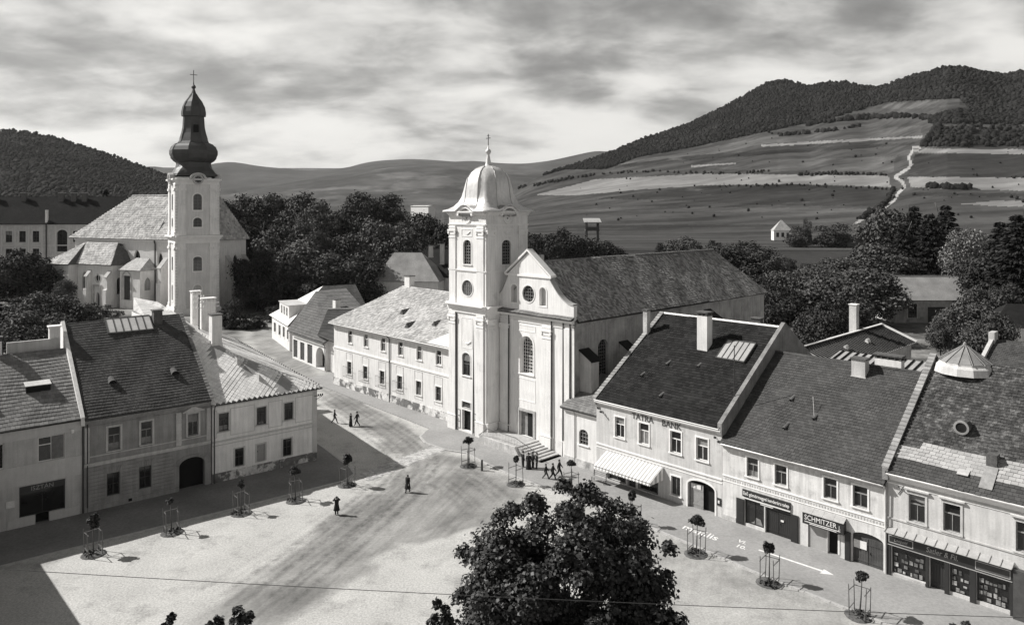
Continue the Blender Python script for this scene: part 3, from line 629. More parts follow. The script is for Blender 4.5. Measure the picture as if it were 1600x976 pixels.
trk = np.zeros_like(GX)
for k, line in enumerate(TRACKS):
    P_ = np.array([gpt(*q) for q in line]); L_ = np.r_[0, np.cumsum(np.hypot(*np.diff(P_, axis=0).T))]; u_ = np.linspace(0, L_[-1], 60); cxs, cys = np.interp(u_, L_, P_[:, 0]), np.interp(u_, L_, P_[:, 1])
    ker = np.hanning(9); ker /= ker.sum(); pad = lambda q: np.convolve(np.pad(q, 4, 'edge'), ker, 'valid'); cxs, cys = pad(cxs), pad(cys); d_ = np.full(GX.shape, 1e9); end_ = np.zeros(GX.shape)
    for (xa, ya), (xb, yb) in zip(zip(cxs, cys), zip(cxs[1:], cys[1:])):
        t_ = np.clip(((GX-xa)*(xb-xa)+(GY-ya)*(yb-ya))/((xb-xa)**2+(yb-ya)**2+1e-9), 0, 1); d_ = np.minimum(d_, np.hypot(GX-xa-t_*(xb-xa), GY-ya-t_*(yb-ya)))
    for off_, w_ in ((.75, .26), (1.55, .2), (2.6, .3)): trk += np.exp(-((d_-off_)/w_)**2)*(0.35+0.65*(k % 3 == 0))*(0.4+1.2*fbm(GX/4+k, GY/4, 40+k))*np.clip(np.minimum(np.hypot(GX-cxs[0], GY-cys[0]), np.hypot(GX-cxs[-1], GY-cys[-1]))/4-.9, 0, 1)
trk = np.clip(trk, 0, 1)
Vg = np.stack([GX, GY, np.zeros_like(GX)], -1).reshape(-1, 3)
sq = np_obj('square_ground', Vg, grid_faces(*GX.shape), 'soil', 'structure')
# the upper part of the town, behind the houses
fx_ = np.arange(-150, 130, 1.0); fy_ = np.arange(112, 262, 1.0); FX, FY = np.meshgrid(fx_, fy_); FX0, FY0 = FX, FY
sq2 = np_obj('upper_town_ground', np.stack([FX, FY, np.zeros_like(FX)-.002], -1).reshape(-1, 3), grid_faces(*FX.shape), 'soil', 'structure')
sd2 = sdist(FX, FY, DIRT); road2 = np.clip(0.5-(sd2+(fbm(FX/3, FY/3, 31)-.5)*3.4)/2.2, 0, 1); yard2 = np.clip(sd2/3, 0, 1)
yard = np.clip((GY-104)/6, 0, 1)*np.clip(sd/3, 0, 1)
for ob_, lst in ((sq, (('road', road), ('yard', yard), ('track', trk))), (sq2, (('road', road2), ('yard', yard2), ('track', road2*0)))):
    for nm, arr in lst: at = ob_.data.attributes.new(nm, 'FLOAT', 'POINT'); at.data.foreach_set('value', arr.astype(np.float32).ravel())
gm = bpy.data.materials.new('town_earth'); gm.use_nodes = True; t = gm.node_tree; b = t.nodes['Principled BSDF']; b.inputs['Roughness'].default_value = 0.95; b.inputs['Specular IOR Level'].default_value = 0.15
co = nn(t, 'ShaderNodeTexCoord').outputs['Object']
def gnoise(sc, det=5.0, rough=0.6, scale=None, rotz=0):
    vec = co
    if scale:
        m0 = nn(t, 'ShaderNodeMapping'); m0.inputs['Rotation'].default_value = (0, 0, rotz); t.links.new(co, m0.inputs[0])
        mpn = nn(t, 'ShaderNodeMapping'); mpn.inputs['Scale'].default_value = scale; t.links.new(m0.outputs[0], mpn.inputs[0]); vec = mpn.outputs[0]
    n = nn(t, 'ShaderNodeTexNoise', inp={'Scale': sc, 'Detail': det, 'Roughness': rough}); t.links.new(vec, n.inputs['Vector']); return n.outputs['Fac']
def grng(x, a, b_, c, d):
    n = nn(t, 'ShaderNodeMapRange', inp={1: a, 2: b_, 3: c, 4: d}); t.links.new(x, n.inputs[0]); return n.outputs[0]
def gmix(f_, a, c):
    n = nn(t, 'ShaderNodeMix', data_type='FLOAT'); t.links.new(f_, n.inputs[0])
    for i, q in ((2, a), (3, c)):
        if isinstance(q, float): n.inputs[i].default_value = q
        else: t.links.new(q, n.inputs[i])
    return n.outputs[0]
ar = nn(t, 'ShaderNodeAttribute', attribute_name='road').outputs['Fac']; ay = nn(t, 'ShaderNodeAttribute', attribute_name='yard').outputs['Fac']
gravel = math_n(t, 'MULTIPLY', grng(gnoise(0.22, 6), 0.3, 0.7, 0.40, 0.50), grng(gnoise(6.5, 8, 0.75), 0.35, 0.66, 0.62, 1.22))
gravel = math_n(t, 'MULTIPLY', gravel, grng(gnoise(0.35, 9, 0.7), 0.52, 0.72, 1.0, 0.6))
streak = gnoise(0.9, 7, 0.6, (0.07, 1.5, 1), rad(-72))
dirt = math_n(t, 'MULTIPLY', grng(gnoise(0.16, 6), 0.32, 0.66, 0.15, 0.3), grng(streak, 0.3, 0.7, 0.8, 1.22))
dirt = math_n(t, 'MULTIPLY', dirt, grng(gnoise(4.5, 6, 0.7), 0.3, 0.7, 0.82, 1.18))
yd = math_n(t, 'MULTIPLY', grng(gnoise(0.1, 8, 0.65), 0.42, 0.6, 0.09, 0.26), grng(gnoise(2.0, 5), 0.3, 0.7, 0.75, 1.2))
fac = grng(math_n(t, 'ADD', ar, math_n(t, 'MULTIPLY', math_n(t, 'SUBTRACT', gnoise(1.1, 8, 0.7), 0.5), 1.0)), 0.15, 0.85, 0, 1)
at_ = nn(t, 'ShaderNodeAttribute', attribute_name='track').outputs['Fac']
tk = math_n(t, 'MULTIPLY', at_, grng(gnoise(1.5, 6, 0.7), 0.35, 0.6, 0.0, 1.0))
v = gmix(ay, math_n(t, 'MULTIPLY', gmix(fac, gravel, dirt), grng(tk, 0, 1, 1.07, 0.6)), yd)
cmbn = nn(t, 'ShaderNodeCombineColor'); t.links.new(v, cmbn.inputs[0]); t.links.new(math_n(t, 'MULTIPLY', v, 0.985), cmbn.inputs[1]); t.links.new(math_n(t, 'MULTIPLY', v, 0.955), cmbn.inputs[2])
t.links.new(cmbn.outputs[0], b.inputs['Base Color'])
bn = nn(t, 'ShaderNodeBump', inp={'Strength': 0.35, 'Distance': 0.04}); t.links.new(math_n(t, 'ADD', gnoise(7.0, 8, 0.75), math_n(t, 'MULTIPLY', streak, 0.6)), bn.inputs['Height']); t.links.new(bn.outputs[0], b.inputs['Normal'])
sq.data.materials[0] = gm; sq2.data.materials[0] = gm
# pavements with stone kerbs
def pavement(name, frame, poly, h=0.11, m='pavement'):
    o = MB().ext([(*frame.w(a, c), 0.004) for a, c in poly], [(*frame.w(a, c), h) for a, c in poly]).build(name, m); o['kind'] = 'structure'; return o
def kerb(parent_poly, frame, closed=False, h=0.125, w=0.22, L=0.9):
    root = bpy.data.objects.new('kerb', None); COL.objects.link(root); root['kind'] = 'structure'
    x0, y0 = frame.w(*parent_poly[0]); root.location = (x0, y0, 0)
    me = MB().box(-0.44, 0.44, -w/2, w/2, 0, h).mesh('kerb_stone', 'kerb_stone')
    for (a, b_), (c, d) in zip(parent_poly, parent_poly[1:]):
        p, q = Vector(frame.w(a, b_)), Vector(frame.w(c, d)); n = max(1, int((q-p).length/L)); ang = math.atan2(q.y-p.y, q.x-p.x)
        for i in range(n):
            e = bpy.data.objects.new('kerb_stone', me); COL.objects.link(e); e.parent = root
            r_ = p+(q-p)*((i+0.5)/n); e.location = (r_.x-x0+random.uniform(-.01, .01), r_.y-y0, random.uniform(-.012, .006)); e.rotation_euler = (0, 0, ang+random.uniform(-.01, .01)); e.scale = ((q-p).length/n/0.9, 1, 1)
edgeR = [(-23.6, -4.0), (-22.9, -5.1), (-20.5, -6.1), (-17, -6.0), (-14.4, -5.0), (-11, -5.6), (-6, -6.1), (2, -6.0), (9, -5.9), (16, -6.4), (22, -6.9), (45, -7.3)]
pavement('pavement', RF, edgeR+[(45, 12), (-60, 12), (-60, -0.6), (-24.6, -2.4)])
kerb(edgeR, RF)
edgeL = [(-34, -7.2), (-14, -7.15), (-4, -7.4), (6, -7.5), (10.5, -7.5), (12.2, -6.4), (12.7, -4.5), (13.4, 4), (14.6, 20), (16, 40)]
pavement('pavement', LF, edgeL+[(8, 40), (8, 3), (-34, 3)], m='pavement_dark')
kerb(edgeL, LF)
# strip of setts across the mouth of the street
cb = MB(); rr = random.Random(3)
for i in range(46):
    for j in range(9):
        p = Vector(gpt(560, 741)).lerp(Vector(gpt(700, 689)), i/46); q = Vector(gpt(580, 752)).lerp(Vector(gpt(712, 697)), i/46); r_ = p.lerp(q, (j+(i % 2)*0.5)/9.5)
        cb.box(r_.x-0.17, r_.x+0.17, r_.y-0.12, r_.y+0.12, 0.0, 0.012+rr.random()*0.02)
tag(cb.build('sett_crossing', 'cobble'), 'pale strip of stone setts crossing the mouth of the side street', 'paving', kind='stuff')
# ------------------------------------------------------------------ the row of shops on the right (frame RF)
def V3(a, b): return (b[0]-a[0], b[1]-a[1], b[2]-a[2])
def length(a): return math.sqrt(sum(q*q for q in a))
def gable_house(root, s0, s1, D, ze, tr, zr, ops, wm, tile, row, col, over=0.45, zeb=None, side=0.0, holes=(), roof_poly=None, plinth=None):
    zeb = ze if zeb is None else zeb
    T = front(0.0); mb = MB()
    wall(mb, T, s0, s1, 0, ze, ops)
    for s in (s0, s1): mb.add([(s, 0, 0), (s, D, 0), (s, D, zeb), (s, tr, zr-0.25), (s, 0, ze)], [(0, 1, 2, 3, 4)])
    mb.add([(s0, D, 0), (s1, D, 0), (s1, D, zeb), (s0, D, zeb)], [(0, 1, 2, 3)])
    w = mb.build('wall', wm, root)
    k = (zr-ze)/tr; kb = (zr-zeb)/(D-tr)
    rf = MB(); A = (s0-side, -over, ze-over*k); Bq = (s1+side, -over, ze-over*k); Cq = (s1+side, tr, zr); Dq = (s0-side, tr, zr)
    rf.slab([A, Bq, Cq, Dq], 0.16); rf.slab([Dq, Cq, (s1+side, D+0.3, zeb-0.3*kb), (s0-side, D+0.3, zeb-0.3*kb)], 0.16)
    r = rf.build('roof', 'underlay', root); L = length(V3(A, Dq)); W = s1-s0+2*side
    tiles('tiles', r, tile, A, (1, 0, 0), V3(A, Dq), roof_poly or [(0, 0), (W, 0), (W, L), (0, L)], row, col, holes=holes)
    tiles('tiles', r, tile, (s1+side, D+0.3, zeb-0.3*kb), (-1, 0, 0), V3((0, D+0.3, zeb-0.3*kb), (0, tr, zr)), [(0, 0), (W, 0), (W, math.hypot(D+0.3-tr, zr-zeb+0.3*kb)), (0, math.hypot(D+0.3-tr, zr-zeb+0.3*kb))], row*1.6, col*1.6)
    return w, r
def parapet(root, s0, s1, tr, zr, ze, D, zeb, h, m, over=0.4, name='firewall', cap=None):
    k = (zr-ze)/tr; kb = (zr-zeb)/(D-tr); mb = MB()
    P = [(-over, ze-over*k-0.5), (-over, ze-over*k+h), (tr, zr+h), (D, zeb+h), (D, zeb-0.5)]
    mb.ext([(s0, a, b) for a, b in P], [(s1, a, b) for a, b in P]); o = mb.build(name, m, root)
    if cap:
        c = MB(); w0, w1 = s0-0.05, s1+0.05; L = math.hypot(tr+over, zr-ze+over*k); n = int(L/0.42)
        for i in range(n):
            a, b = i/n+0.004, (i+1)/n-0.004; ta, tb = -over+(tr+over)*a, -over+(tr+over)*b; za, zb = ze-over*k+h+(zr-ze+over*k)*a, ze-over*k+h+(zr-ze+over*k)*b
            c.ext([(w0, ta, za+0.005), (w1, ta, za+0.005), (w1, tb, zb+0.005), (w0, tb, zb+0.005)], [(w0, ta, za+0.1), (w1, ta, za+0.1), (w1, tb, zb+0.07), (w0, tb, zb+0.07)])
        c.build('coping', cap, o)
    return o
def eyebrow(parent, s, t, z, m='brick_soot', r=0.3, k=0.66):      # small rounded roof ventilator
    mb = MB(); n = 8; a = [(s+r*math.cos(math.pi*i/n), t-0.35, z+r*math.sin(math.pi*i/n)*0.95) for i in range(n+1)]; b = [(s+r*math.cos(math.pi*i/n)*0.9, t+0.75, z+0.62*k+r*math.sin(math.pi*i/n)*0.5) for i in range(n+1)]
    mb.add(a+b, [(i, i+1, n+2+i, n+1+i) for i in range(n)]); o = mb.build('roof_vent', m, parent)
    MB().add([(p[0], p[1]+0.1, p[2]) for p in a], [tuple(range(n+1))]).build('vent_opening', 'interior_dark', o); return o
def roof_flap(parent, s, t, z, w, d, k, m='tin_light', lift=0.3):       # lifted roof hatch
    mb = MB(); mb.slab([(s-w/2, t, z+lift), (s+w/2, t, z+lift), (s+w/2, t+d, z+d*k+0.14), (s-w/2, t+d, z+d*k+0.14)], 0.05); o = mb.build('roof_hatch', m, parent)
    q = MB(); q.box(s-w/2+0.06, s+w/2-0.06, t+0.1, t+0.14, z, z+lift-0.06); q.add([(s-w/2+0.06, t+0.1, z-0.1), (s-w/2+0.06, t+0.1, z+lift-0.06), (s-w/2+0.06, t+d, z+d*k+0.08)], [(0, 1, 2)]); q.add([(s+w/2-0.06, t+0.1, z-0.1), (s+w/2-0.06, t+0.1, z+lift-0.06), (s+w/2-0.06, t+d, z+d*k+0.08)], [(0, 1, 2)])
    q.build('hatch_frame', 'interior_dark', o); return o
def skylight(parent, s0, s1, t0, t1, ze, k, m='glass_roof', n=6):        # glazed panes set in the slope, z = ze + k t
    z = lambda t: ze+k*t
    fr = MB(); th = 0.27; N = Vector((0, -k, 1)).normalized()
    def P(s, t, h): q = Vector((s, t, z(t)))+N*h; return tuple(q)
    for i in range(n+1):
        s = s0+(s1-s0)*i/n; fr.ext([P(s-0.04, t0, 0.0), P(s+0.04, t0, 0.0), P(s+0.04, t1, 0.0), P(s-0.04, t1, 0.0)], [P(s-0.04, t0, th), P(s+0.04, t0, th), P(s+0.04, t1, th), P(s-0.04, t1, th)])
    for t in (t0, t1): fr.ext([P(s0, t-0.06, 0), P(s1, t-0.06, 0), P(s1, t+0.06, 0), P(s0, t+0.06, 0)], [P(s0, t-0.06, th-0.01), P(s1, t-0.06, th-0.01), P(s1, t+0.06, th-0.01), P(s0, t+0.06, th-0.01)])
    o = fr.build('skylight', 'wood_dark', parent)
    for i in range(n):
        a, b = s0+(s1-s0)*i/n+0.045, s0+(s1-s0)*(i+1)/n-0.045
        MB().add([P(a, t0+0.06, 0.23), P(b, t0+0.06, 0.23), P(b, t1-0.06, 0.23), P(a, t1-0.06, 0.23)], [(0, 1, 2, 3)]).build('pane', m, o)
    return o
# --- bank house
bank = thing('bank_house', 'two-storey bank house with black tiled roof, striped awning and TATRA BANK lettering', 'house', RF, 0, 0)
ZE = 8.02; KT = (15.4-ZE)/11.6
wu = [O(2.37, 3.55, 4.62, 6.6), O(5.27, 6.44, 4.62, 6.6), O(8.84, 10.02, 4.62, 6.6), O(11.6, 12.8, 4.62, 6.6)]
wl = O(8.95, 9.95, 0.75, 2.47); gate = O(10.72, 13.5, 0.02, 2.72, 'seg', 0.55, depth=0.5)
sh = [O(1.5, 3.6, 0.25, 2.35, depth=0.35), O(3.9, 4.9, 0.05, 2.35, depth=0.35), O(5.3, 7.4, 0.25, 2.35, depth=0.35)]
w_, r_ = gable_house(bank, 0, 14.2, 22.6, ZE, 11.6, 15.4, wu+[wl, gate]+sh, 'plaster_bank', 'tile_black', 0.34, 0.44, over=.22)
T0 = front(0)
for i, o in enumerate(wu): window(bank, T0, o, 'T', curtain=[(o['u0']+.1, 5.95), (o['u1']-.1, 5.95), (o['u1']-.1, 6.5), (o['u0']+.1, 6.5)] if i == 3 else None)
window(bank, T0, wl, 'two', frame='wood_grey')
for o in (sh[0], sh[2]): window(bank, T0, o, 'two', frame='wood_dark', trim=0.08, trim_mat='wood_dark', sill=False, depth=0.2, name='shop_window')
door(bank, T0, sh[1], 'wood_dark', 0.28, 1, 'shop_door')
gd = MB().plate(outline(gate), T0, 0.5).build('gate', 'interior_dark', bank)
g2 = MB()
for k in range(7): g2.tbox(T0, 10.86+k*0.19, 11.04+k*0.19, 0.25, 0.3, 0.03, 2.3)
g2.tbox(T0, 10.86, 12.18, 0.22, 0.25, 0.4, 0.52); g2.tbox(T0, 10.86, 12.18, 0.22, 0.25, 1.7, 1.82); g2.build('gate_leaf', 'wood_grey', gd)
for a, b in ((10.95, 11.4), (11.5, 11.95)): MB().tbox(T0, a, b, 0.2, 0.217, 1.85, 2.25).build('notice', 'paper', gd)
MB().ring(outline(gate, -0.16), outline(gate, 0.004), T0, -0.05, 0.02).build('gate_surround', 'plaster_trim', bank)
mb = MB(); cornice(mb, T0, -0.05, 14.2, 7.45, [(0.12, 0, 0.1), (0.24, 0.1, 0.2), (0.34, 0.2, 0.28)]); mb.build('cornice', 'plaster_trim', bank)
mb = MB(); mb.tbox(T0, 0.0, 14.2, -0.07, 0.02, 3.36, 3.5); mb.tbox(T0, 0, 14.2, -0.04, 0.02, 3.05, 3.12); mb.build('string_course', 'plaster_trim', bank)
MB().tbox(T0, -0.02, 10.5, -0.05, 0.02, 0, 0.18).build('plinth', 'plaster_grey', bank)
text('lettering', 'TATRA', .8, 'letter_brown', bank, T0, 4.45, 6.84, -0.012, 0.012, 'LEFT', 1.0, bold=.02); text('lettering', 'BANK', .8, 'letter_brown', bank, T0, 7.9, 6.84, -0.012, 0.012, 'LEFT', 1.0, bold=.02)
parapet(bank, -0.3, 0.12, 11.6, 15.4, ZE, 22.6, ZE, 0.16, 'firewall_plaster', 0.3, cap='coping')
parapet(bank, 13.92, 14.32, 11.6, 15.4, ZE, 22.6, ZE, 0.55, 'firewall_plaster', 0.3)
ridge_tiles(bank, (0.12, 11.6, 15.42), (13.92, 11.6, 15.42), 'plaster_trim', 30, 0.17)
gutter(bank, -0.1, 14.0, -0.3, ZE-0.2)
chimney(bank, 7.6, 7.9, 12.2, 16.3, 1.15, 1.0)
chimney(bank, -0.05, 8.6, 12.6, 16.0, 0.55, 0.6, 'plaster_old', slots=False)
chimney(bank, 9.3, 15.5, 12.5, 15.4, 1.0, 0.7, 'brick_soot', slots=False)
skylight(bank, 9.6, 12.6, 6.8, 9.1, ZE, KT, 'roof_boards', 5)
for s, t in ((5.0, 5.2), (8.4, 5.6), (6.7, 1.6), (3.2, 3.4)): eyebrow(bank, s, t, ZE+KT*t, r=0.15)
MB().tube([(13.9, 2.6, 9.8), (13.9, 2.6, 14.8)], 0.04, 6).build('aerial_mast', 'iron', bank)
for s in (0.5, 13.7):
    mb = MB(); mb.tube([(s, 0, 6.9), (s, -0.5, 7.05)], 0.03, 5); mb.tube([(s+.35, 0, 6.6), (s+.35, -0.5, 6.75)], 0.03, 5)
    for q in ((s, -.45, 7.05), (s, -.25, 6.98), (s+.35, -.45, 6.75), (s+.35, -.25, 6.68)): mb.box(q[0]-.05, q[0]+.05, q[1]-.05, q[1]+.05, q[2], q[2]+.16)
    mb.build('wire_bracket', 'iron', bank)
mb = MB(); mb.tbox(T0, 13.72, 14.12, -0.06, 0.01, 1.1, 1.75); pl = mb.build('notice_board', 'paint_black', bank); MB().tbox(T0, 13.82, 13.98, -0.075, -0.055, 1.3, 1.55).build('notice', 'paper', pl)
# awning
aw = thing('awning', 'pale striped canvas awning over the bank house shop front', 'awning', RF, 1.4, 0, 0)
n = 34; mb = MB(); a0, a1 = 1.4, 8.1
for i in range(n):
    u0, u1 = a0+(a1-a0)*i/n, a0+(a1-a0)*(i+1)/n; pr = [(-0.06, 3.0), (-0.75, 2.68), (-1.45, 2.32), (-2.1, 1.98)]
    for (ta, za), (tb, zb) in zip(pr, pr[1:]): mb.add([(u0, ta, za), (u1, ta, za), (u1, tb, zb), (u0, tb, zb)], [(0, 1, 2, 3)], i % 2)
    um = (u0+u1)/2; mb.add([(u0, -2.1, 1.98), (u1, -2.1, 1.98), (u1, -2.13, 1.78), (um, -2.13, 1.7), (u0, -2.13, 1.78)], [(0, 1, 2, 3, 4)], i % 2)
mb.build('canvas', ['awning_white', 'awning_stripe'], aw)
for u, nm in ((a0, 0), (a1, 1)):
    mb = MB()
    for j in range(6):
        ta, tb = -0.06-2.04*j/6, -0.06-2.04*(j+1)/6; za, zb = 3.0-1.02*j/6, 3.0-1.02*(j+1)/6
        mb.add([(u, ta, za), (u, tb, zb), (u, tb, max(1.72, zb-0.2) if j > 4 else 1.78), (u, ta, 1.78)], [(0, 1, 2, 3)], j % 2)
    mb.build('side_flap', ['awning_white', 'awning_stripe'], aw)
mb = MB().tube([(a0, -2.1, 1.97), (a1, -2.1, 1.97)], 0.03, 6); mb.tube([(a0+.1, 0, 1.75), (a0+.1, -2.1, 1.95)], 0.025, 6); mb.tube([(a1-.1, 0, 1.75), (a1-.1, -2.1, 1.95)], 0.025, 6); mb.build('awning_frame', 'iron', aw)
# bench and hanging linen under the awning
be = thing('bench', 'slatted wooden bench under the left end of the striped awning', 'bench', RF, 1.6, -1.2, 0.11)
for i in range(4): MB().box(0.5, 2.3, -1.55+i*0.11, -1.46+i*0.11, 0.52, 0.56).build('seat_slat', 'wood_grey', be)
for i in range(3): MB().box(0.5, 2.3, -1.13+i*0.03, -1.1+i*0.03, 0.72+i*0.15, 0.82+i*0.15).build('back_slat', 'wood_grey', be)
for u in (0.62, 2.14):
    mb = MB(); mb.box(u, u+.06, -1.52, -1.46, .11, .52); mb.box(u, u+.06, -1.2, -1.14, .11, .52); mb.box(u, u+.06, -1.52, -1.1, .47, .52); mb.ext([(u, -1.2, .5), (u+.06, -1.2, .5), (u+.06, -1.14, .5), (u, -1.14, .5)], [(u, -1.09, 1.15), (u+.06, -1.09, 1.15), (u+.06, -1.04, 1.15), (u, -1.04, 1.15)]); mb.build('bench_leg', 'iron', be)
for k, u in enumerate((5.75, 6.45)):
    mb = MB(); nn_ = 10
    for i in range(nn_):
        a, b = u+0.05*i, u+0.05*(i+1); d0, d1 = -0.35+0.03*math.sin(i*1.9+k), -0.35+0.03*math.sin((i+1)*1.9+k)
        mb.ext([(a, d0, 1.0), (b, d1, 1.0), (b, d1, 1.7), (a, d0, 1.7)], [(a, d0+.02, 1.0), (b, d1+.02, 1.0), (b, d1+.02, 1.7), (a, d0+.02, 1.7)])
    o = thing('hanging_cloth', ['light cloth hanging in the shop front under the awning, nearer the bench', 'light cloth hanging in the shop front under the awning, nearer the gate'][k], 'cloth', RF, u, -0.35, 1.0)
    mb.build('cloth', 'curtain', o); MB().tube([(u-.1, -.34, 1.71), (u+.6, -.34, 1.71)], 0.015, 5).build('rail', 'iron', o)
# --- textile and hardware shop house
shop = thing('shop_house', 'white two-storey shop house with grey tiled roof beside the bank house', 'house', RF, 14.2, 0)
ZE2, TR2, ZR2 = 7.02, 9.6, 13.35; K2_ = (ZR2-ZE2)/TR2
wu = [O(16.54, 17.58, 4.42, 6.03), O(19.05, 20.08, 4.42, 6.03), O(23.1, 24.13, 4.42, 6.03), O(25.34, 26.43, 4.42, 6.03)]
sA = [O(16.35, 18.1, 0.35, 2.42, depth=0.35), O(18.2, 20.42, 0.05, 2.42, depth=0.35)]; sB = [O(21.85, 23.36, 0.08, 2.05, depth=0.3), O(23.4, 24.4, 0.05, 2.05, depth=0.4)]
gt = O(25.28, 27.56, 0.02, 2.58, 'seg', 0.42, depth=0.3)
gable_house(shop, 14.22, 27.78, 19.4, ZE2, TR2, ZR2, wu+sA+sB+[gt], 'plaster_shop', 'tile_grey', 0.31, 0.36)
for i, o in enumerate(wu): window(shop, T0, o, 'T', frame='wood_grey', trim=0.12)
window(shop, T0, sA[0], 'two', frame='paint_black', trim=0, sill=False, depth=0.12, name='shop_window', curtain=[(16.8, .45), (17.9, .45), (17.7, .95), (17.3, 1.0), (17.1, .6)])
door(shop, T0, sA[1], 'paint_black', 0.2, 2, 'shop_door')
MB().tbox(T0, 19.5, 19.75, 0.13, 0.16, 1.35, 1.5).build('notice', 'paper', shop)
for a, b, c, d in ((15.6, 16.33, 0.16, 2.3), (20.46, 21.08, 0.03, 2.32)):
    mb = MB(); mb.tbox(T0, a, b, -0.09, -0.02, c, d); mb.tbox(T0, a+.08, b-.08, -0.11, -0.085, c+.15, (c+d)/2-.06); mb.tbox(T0, a+.08, b-.08, -0.11, -0.085, (c+d)/2+.06, d-.15); mb.build('shutter', 'paint_black', shop)
sg = MB().tbox(T0, 16.2, 20.42, -0.14, 0.02, 2.62, 3.2).build('sign_board', 'paint_black', shop)
text('lettering', 'Első gömörmegyei kenderáru telep', 0.40, 'paint_white', sg, T0, 18.31, 2.79, -0.15, 0.008, 'CENTER', 0.72, bold=.006)
MB().tbox(T0, 16.2, 20.42, -0.12, 0.02, 2.46, 2.56).build('sign_border', 'paint_white', sg); MB().tbox(T0, 17.8, 18.9, -0.05, 0.02, 2.3, 2.44).build('blind', 'paint_white', sg)
mb = MB(); mb.tbox(T0, 21.62, 24.85, -0.5, 0.02, 2.1, 3.0); sg = mb.build('sign_board', 'paint_black', shop)
text('lettering', 'SCHMITZER', 0.56, 'paint_white', sg, T0, 23.05, 2.46, -0.51, 0.008, 'CENTER', 0.86)
text('lettering', 'J.', 0.4, 'paint_white', sg, T0, 24.55, 2.45, -0.51, 0.008, 'CENTER', 0.8)
MB().tbox(T0, 21.8, 24.6, -0.515, -0.495, 2.28, 2.33).build('sign_border', 'paint_white', sg); MB().tbox(T0, 22.2, 24.3, -0.515, -0.495, 2.17, 2.22).build('sign_border', 'paint_white', sg)
mb = MB()
for i in range(4): mb.slab([(21.55+i*.835, -0.6, 3.02), (22.37+i*.835, -0.6, 3.02), (22.37+i*.835, 0.0, 3.3), (21.55+i*.835, 0.0, 3.3)], 0.03)
mb.build('sign_canopy', 'tin_grey', sg)
MB().tbox(T0, 21.88, 23.33, 0.1, 0.16, 0.1, 2.03).build('roller_shutter', 'shutter_grey', shop)
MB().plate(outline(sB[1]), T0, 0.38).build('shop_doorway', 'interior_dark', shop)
MB().tbox(T0, 24.22, 24.36, -0.04, 0.1, 0.3, 1.85).build('vertical_sign', 'paint_white', shop)
mb = MB(); mb.tbox(T0, 24.78, 25.2, -0.14, -0.02, 0.03, 2.3); mb.tbox(T0, 24.86, 25.12, -0.16, -0.13, .2, 1.0); mb.tbox(T0, 24.86, 25.12, -0.16, -0.13, 1.15, 2.1); mb.build('shutter', 'paint_black', shop)
door(shop, T0, gt, 'wood_dark', 0.2, 2, 'gate'); MB().tbox(T0, 25.35, 26.3, 0.14, 0.18, 1.25, 1.85).build('poster', 'paper', shop)
mb = MB(); mb.tbox(T0, 14.25, 27.75, -0.06, 0.02, 3.86, 3.95); mb.tbox(T0, 14.25, 27.75, -0.04, 0.02, 3.42, 3.47); mb.build('string_course', 'plaster_trim', shop)
mb = MB()
for i in range(58): mb.tbox(T0, 14.5+i*.228, 14.58+i*.228, -0.02, 0.01, 3.56, 3.74)
mb.build('frieze', 'plaster_grey', shop)['kind'] = 'stuff'
mb = MB(); cornice(mb, T0, 14.25, 27.75, 6.3, [(0.08, 0, .14), (.18, .14, .26)]); mb.build('cornice', 'plaster_grey', shop)
MB().tbox(T0, 14.25, 15.55, -0.06, 0.02, 0, 0.5).build('plinth', 'plaster_old', shop)
gutter(shop, 14.3, 27.7, -0.42, ZE2-0.36, 'tin_light', 27.72)
ridge_tiles(shop, (14.3, TR2, ZR2+.02), (27.5, TR2, ZR2+.02), 'tile_grey', 34, 0.15)
chimney(shop, 22.6, 8.6, 12.2, 14.0, 1.15, 0.9, 'plaster_grey', 'brick_soot', False)
chimney(shop, 24.2, 10.9, 11.8, 13.9, 2.2, 0.8, 'plaster_white')
for s, t in ((18.2, 4.9), (20.8, 3.6), (18.9, 2.2)): eyebrow(shop, s, t, ZE2+K2_*t, r=0.16)
MB().tube([(20.8, 3.5, 9.3), (20.2, 4.6, 11.0)], 0.02, 5).build('bent_wire', 'tin_light', shop)
# --- corner store
store = thing('corner_store', 'store with mossy patched roof, glass roof lantern and long dark shop front', 'house', RF, 27.8, 0)
ZE3, TR3, ZR3 = 7.95, 10.5, 14.6; K3 = (ZR3-ZE3)/TR3
wu = [O(29.3, 30.39, 4.5, 6.45), O(31.55, 32.63, 4.5, 6.45), O(35.86, 36.95, 4.5, 6.45), O(38.4, 39.5, 4.5, 6.45)]
so_ = [O(28.15, 30.45, 0.35, 2.3, depth=0.3), O(30.65, 31.62, 0.05, 2.3, depth=0.45), O(31.95, 33.2, 0.35, 2.3, depth=0.3), O(33.6, 35.55, 0.35, 2.3, depth=0.3), O(37.0, 40.5, 0.3, 2.6, depth=.3)]
gable_house(store, 27.82, 43, 21, ZE3, TR3, ZR3, wu+so_, 'plaster_bank', 'tile_moss', 0.31, 0.34, roof_poly=[(0, 3.55), (15.2, 3.55), (15.2, 13.1), (0, 13.1)])
Lk = math.hypot(1, K3); Ast = (27.82, -0.45, ZE3-0.45*K3)
rr_ = [c for c in store.children if c.name.startswith('roof') and c.type == 'MESH'][0]
tiles('tiles', rr_, 'tile_grey', Ast, (1, 0, 0), (0, 1, K3), [(0, 0), (15.2, 0), (15.2, 1.55), (0, 1.55)], .31, .34)
tiles('tiles', rr_, 'tile_new', Ast, (1, 0, 0), (0, 1, K3), [(0, 1.55), (15.2, 1.55), (15.2, 3.56), (1.7, 3.56), (1.6, 2.8), (0, 2.8)], .33, .42, lift=.05)
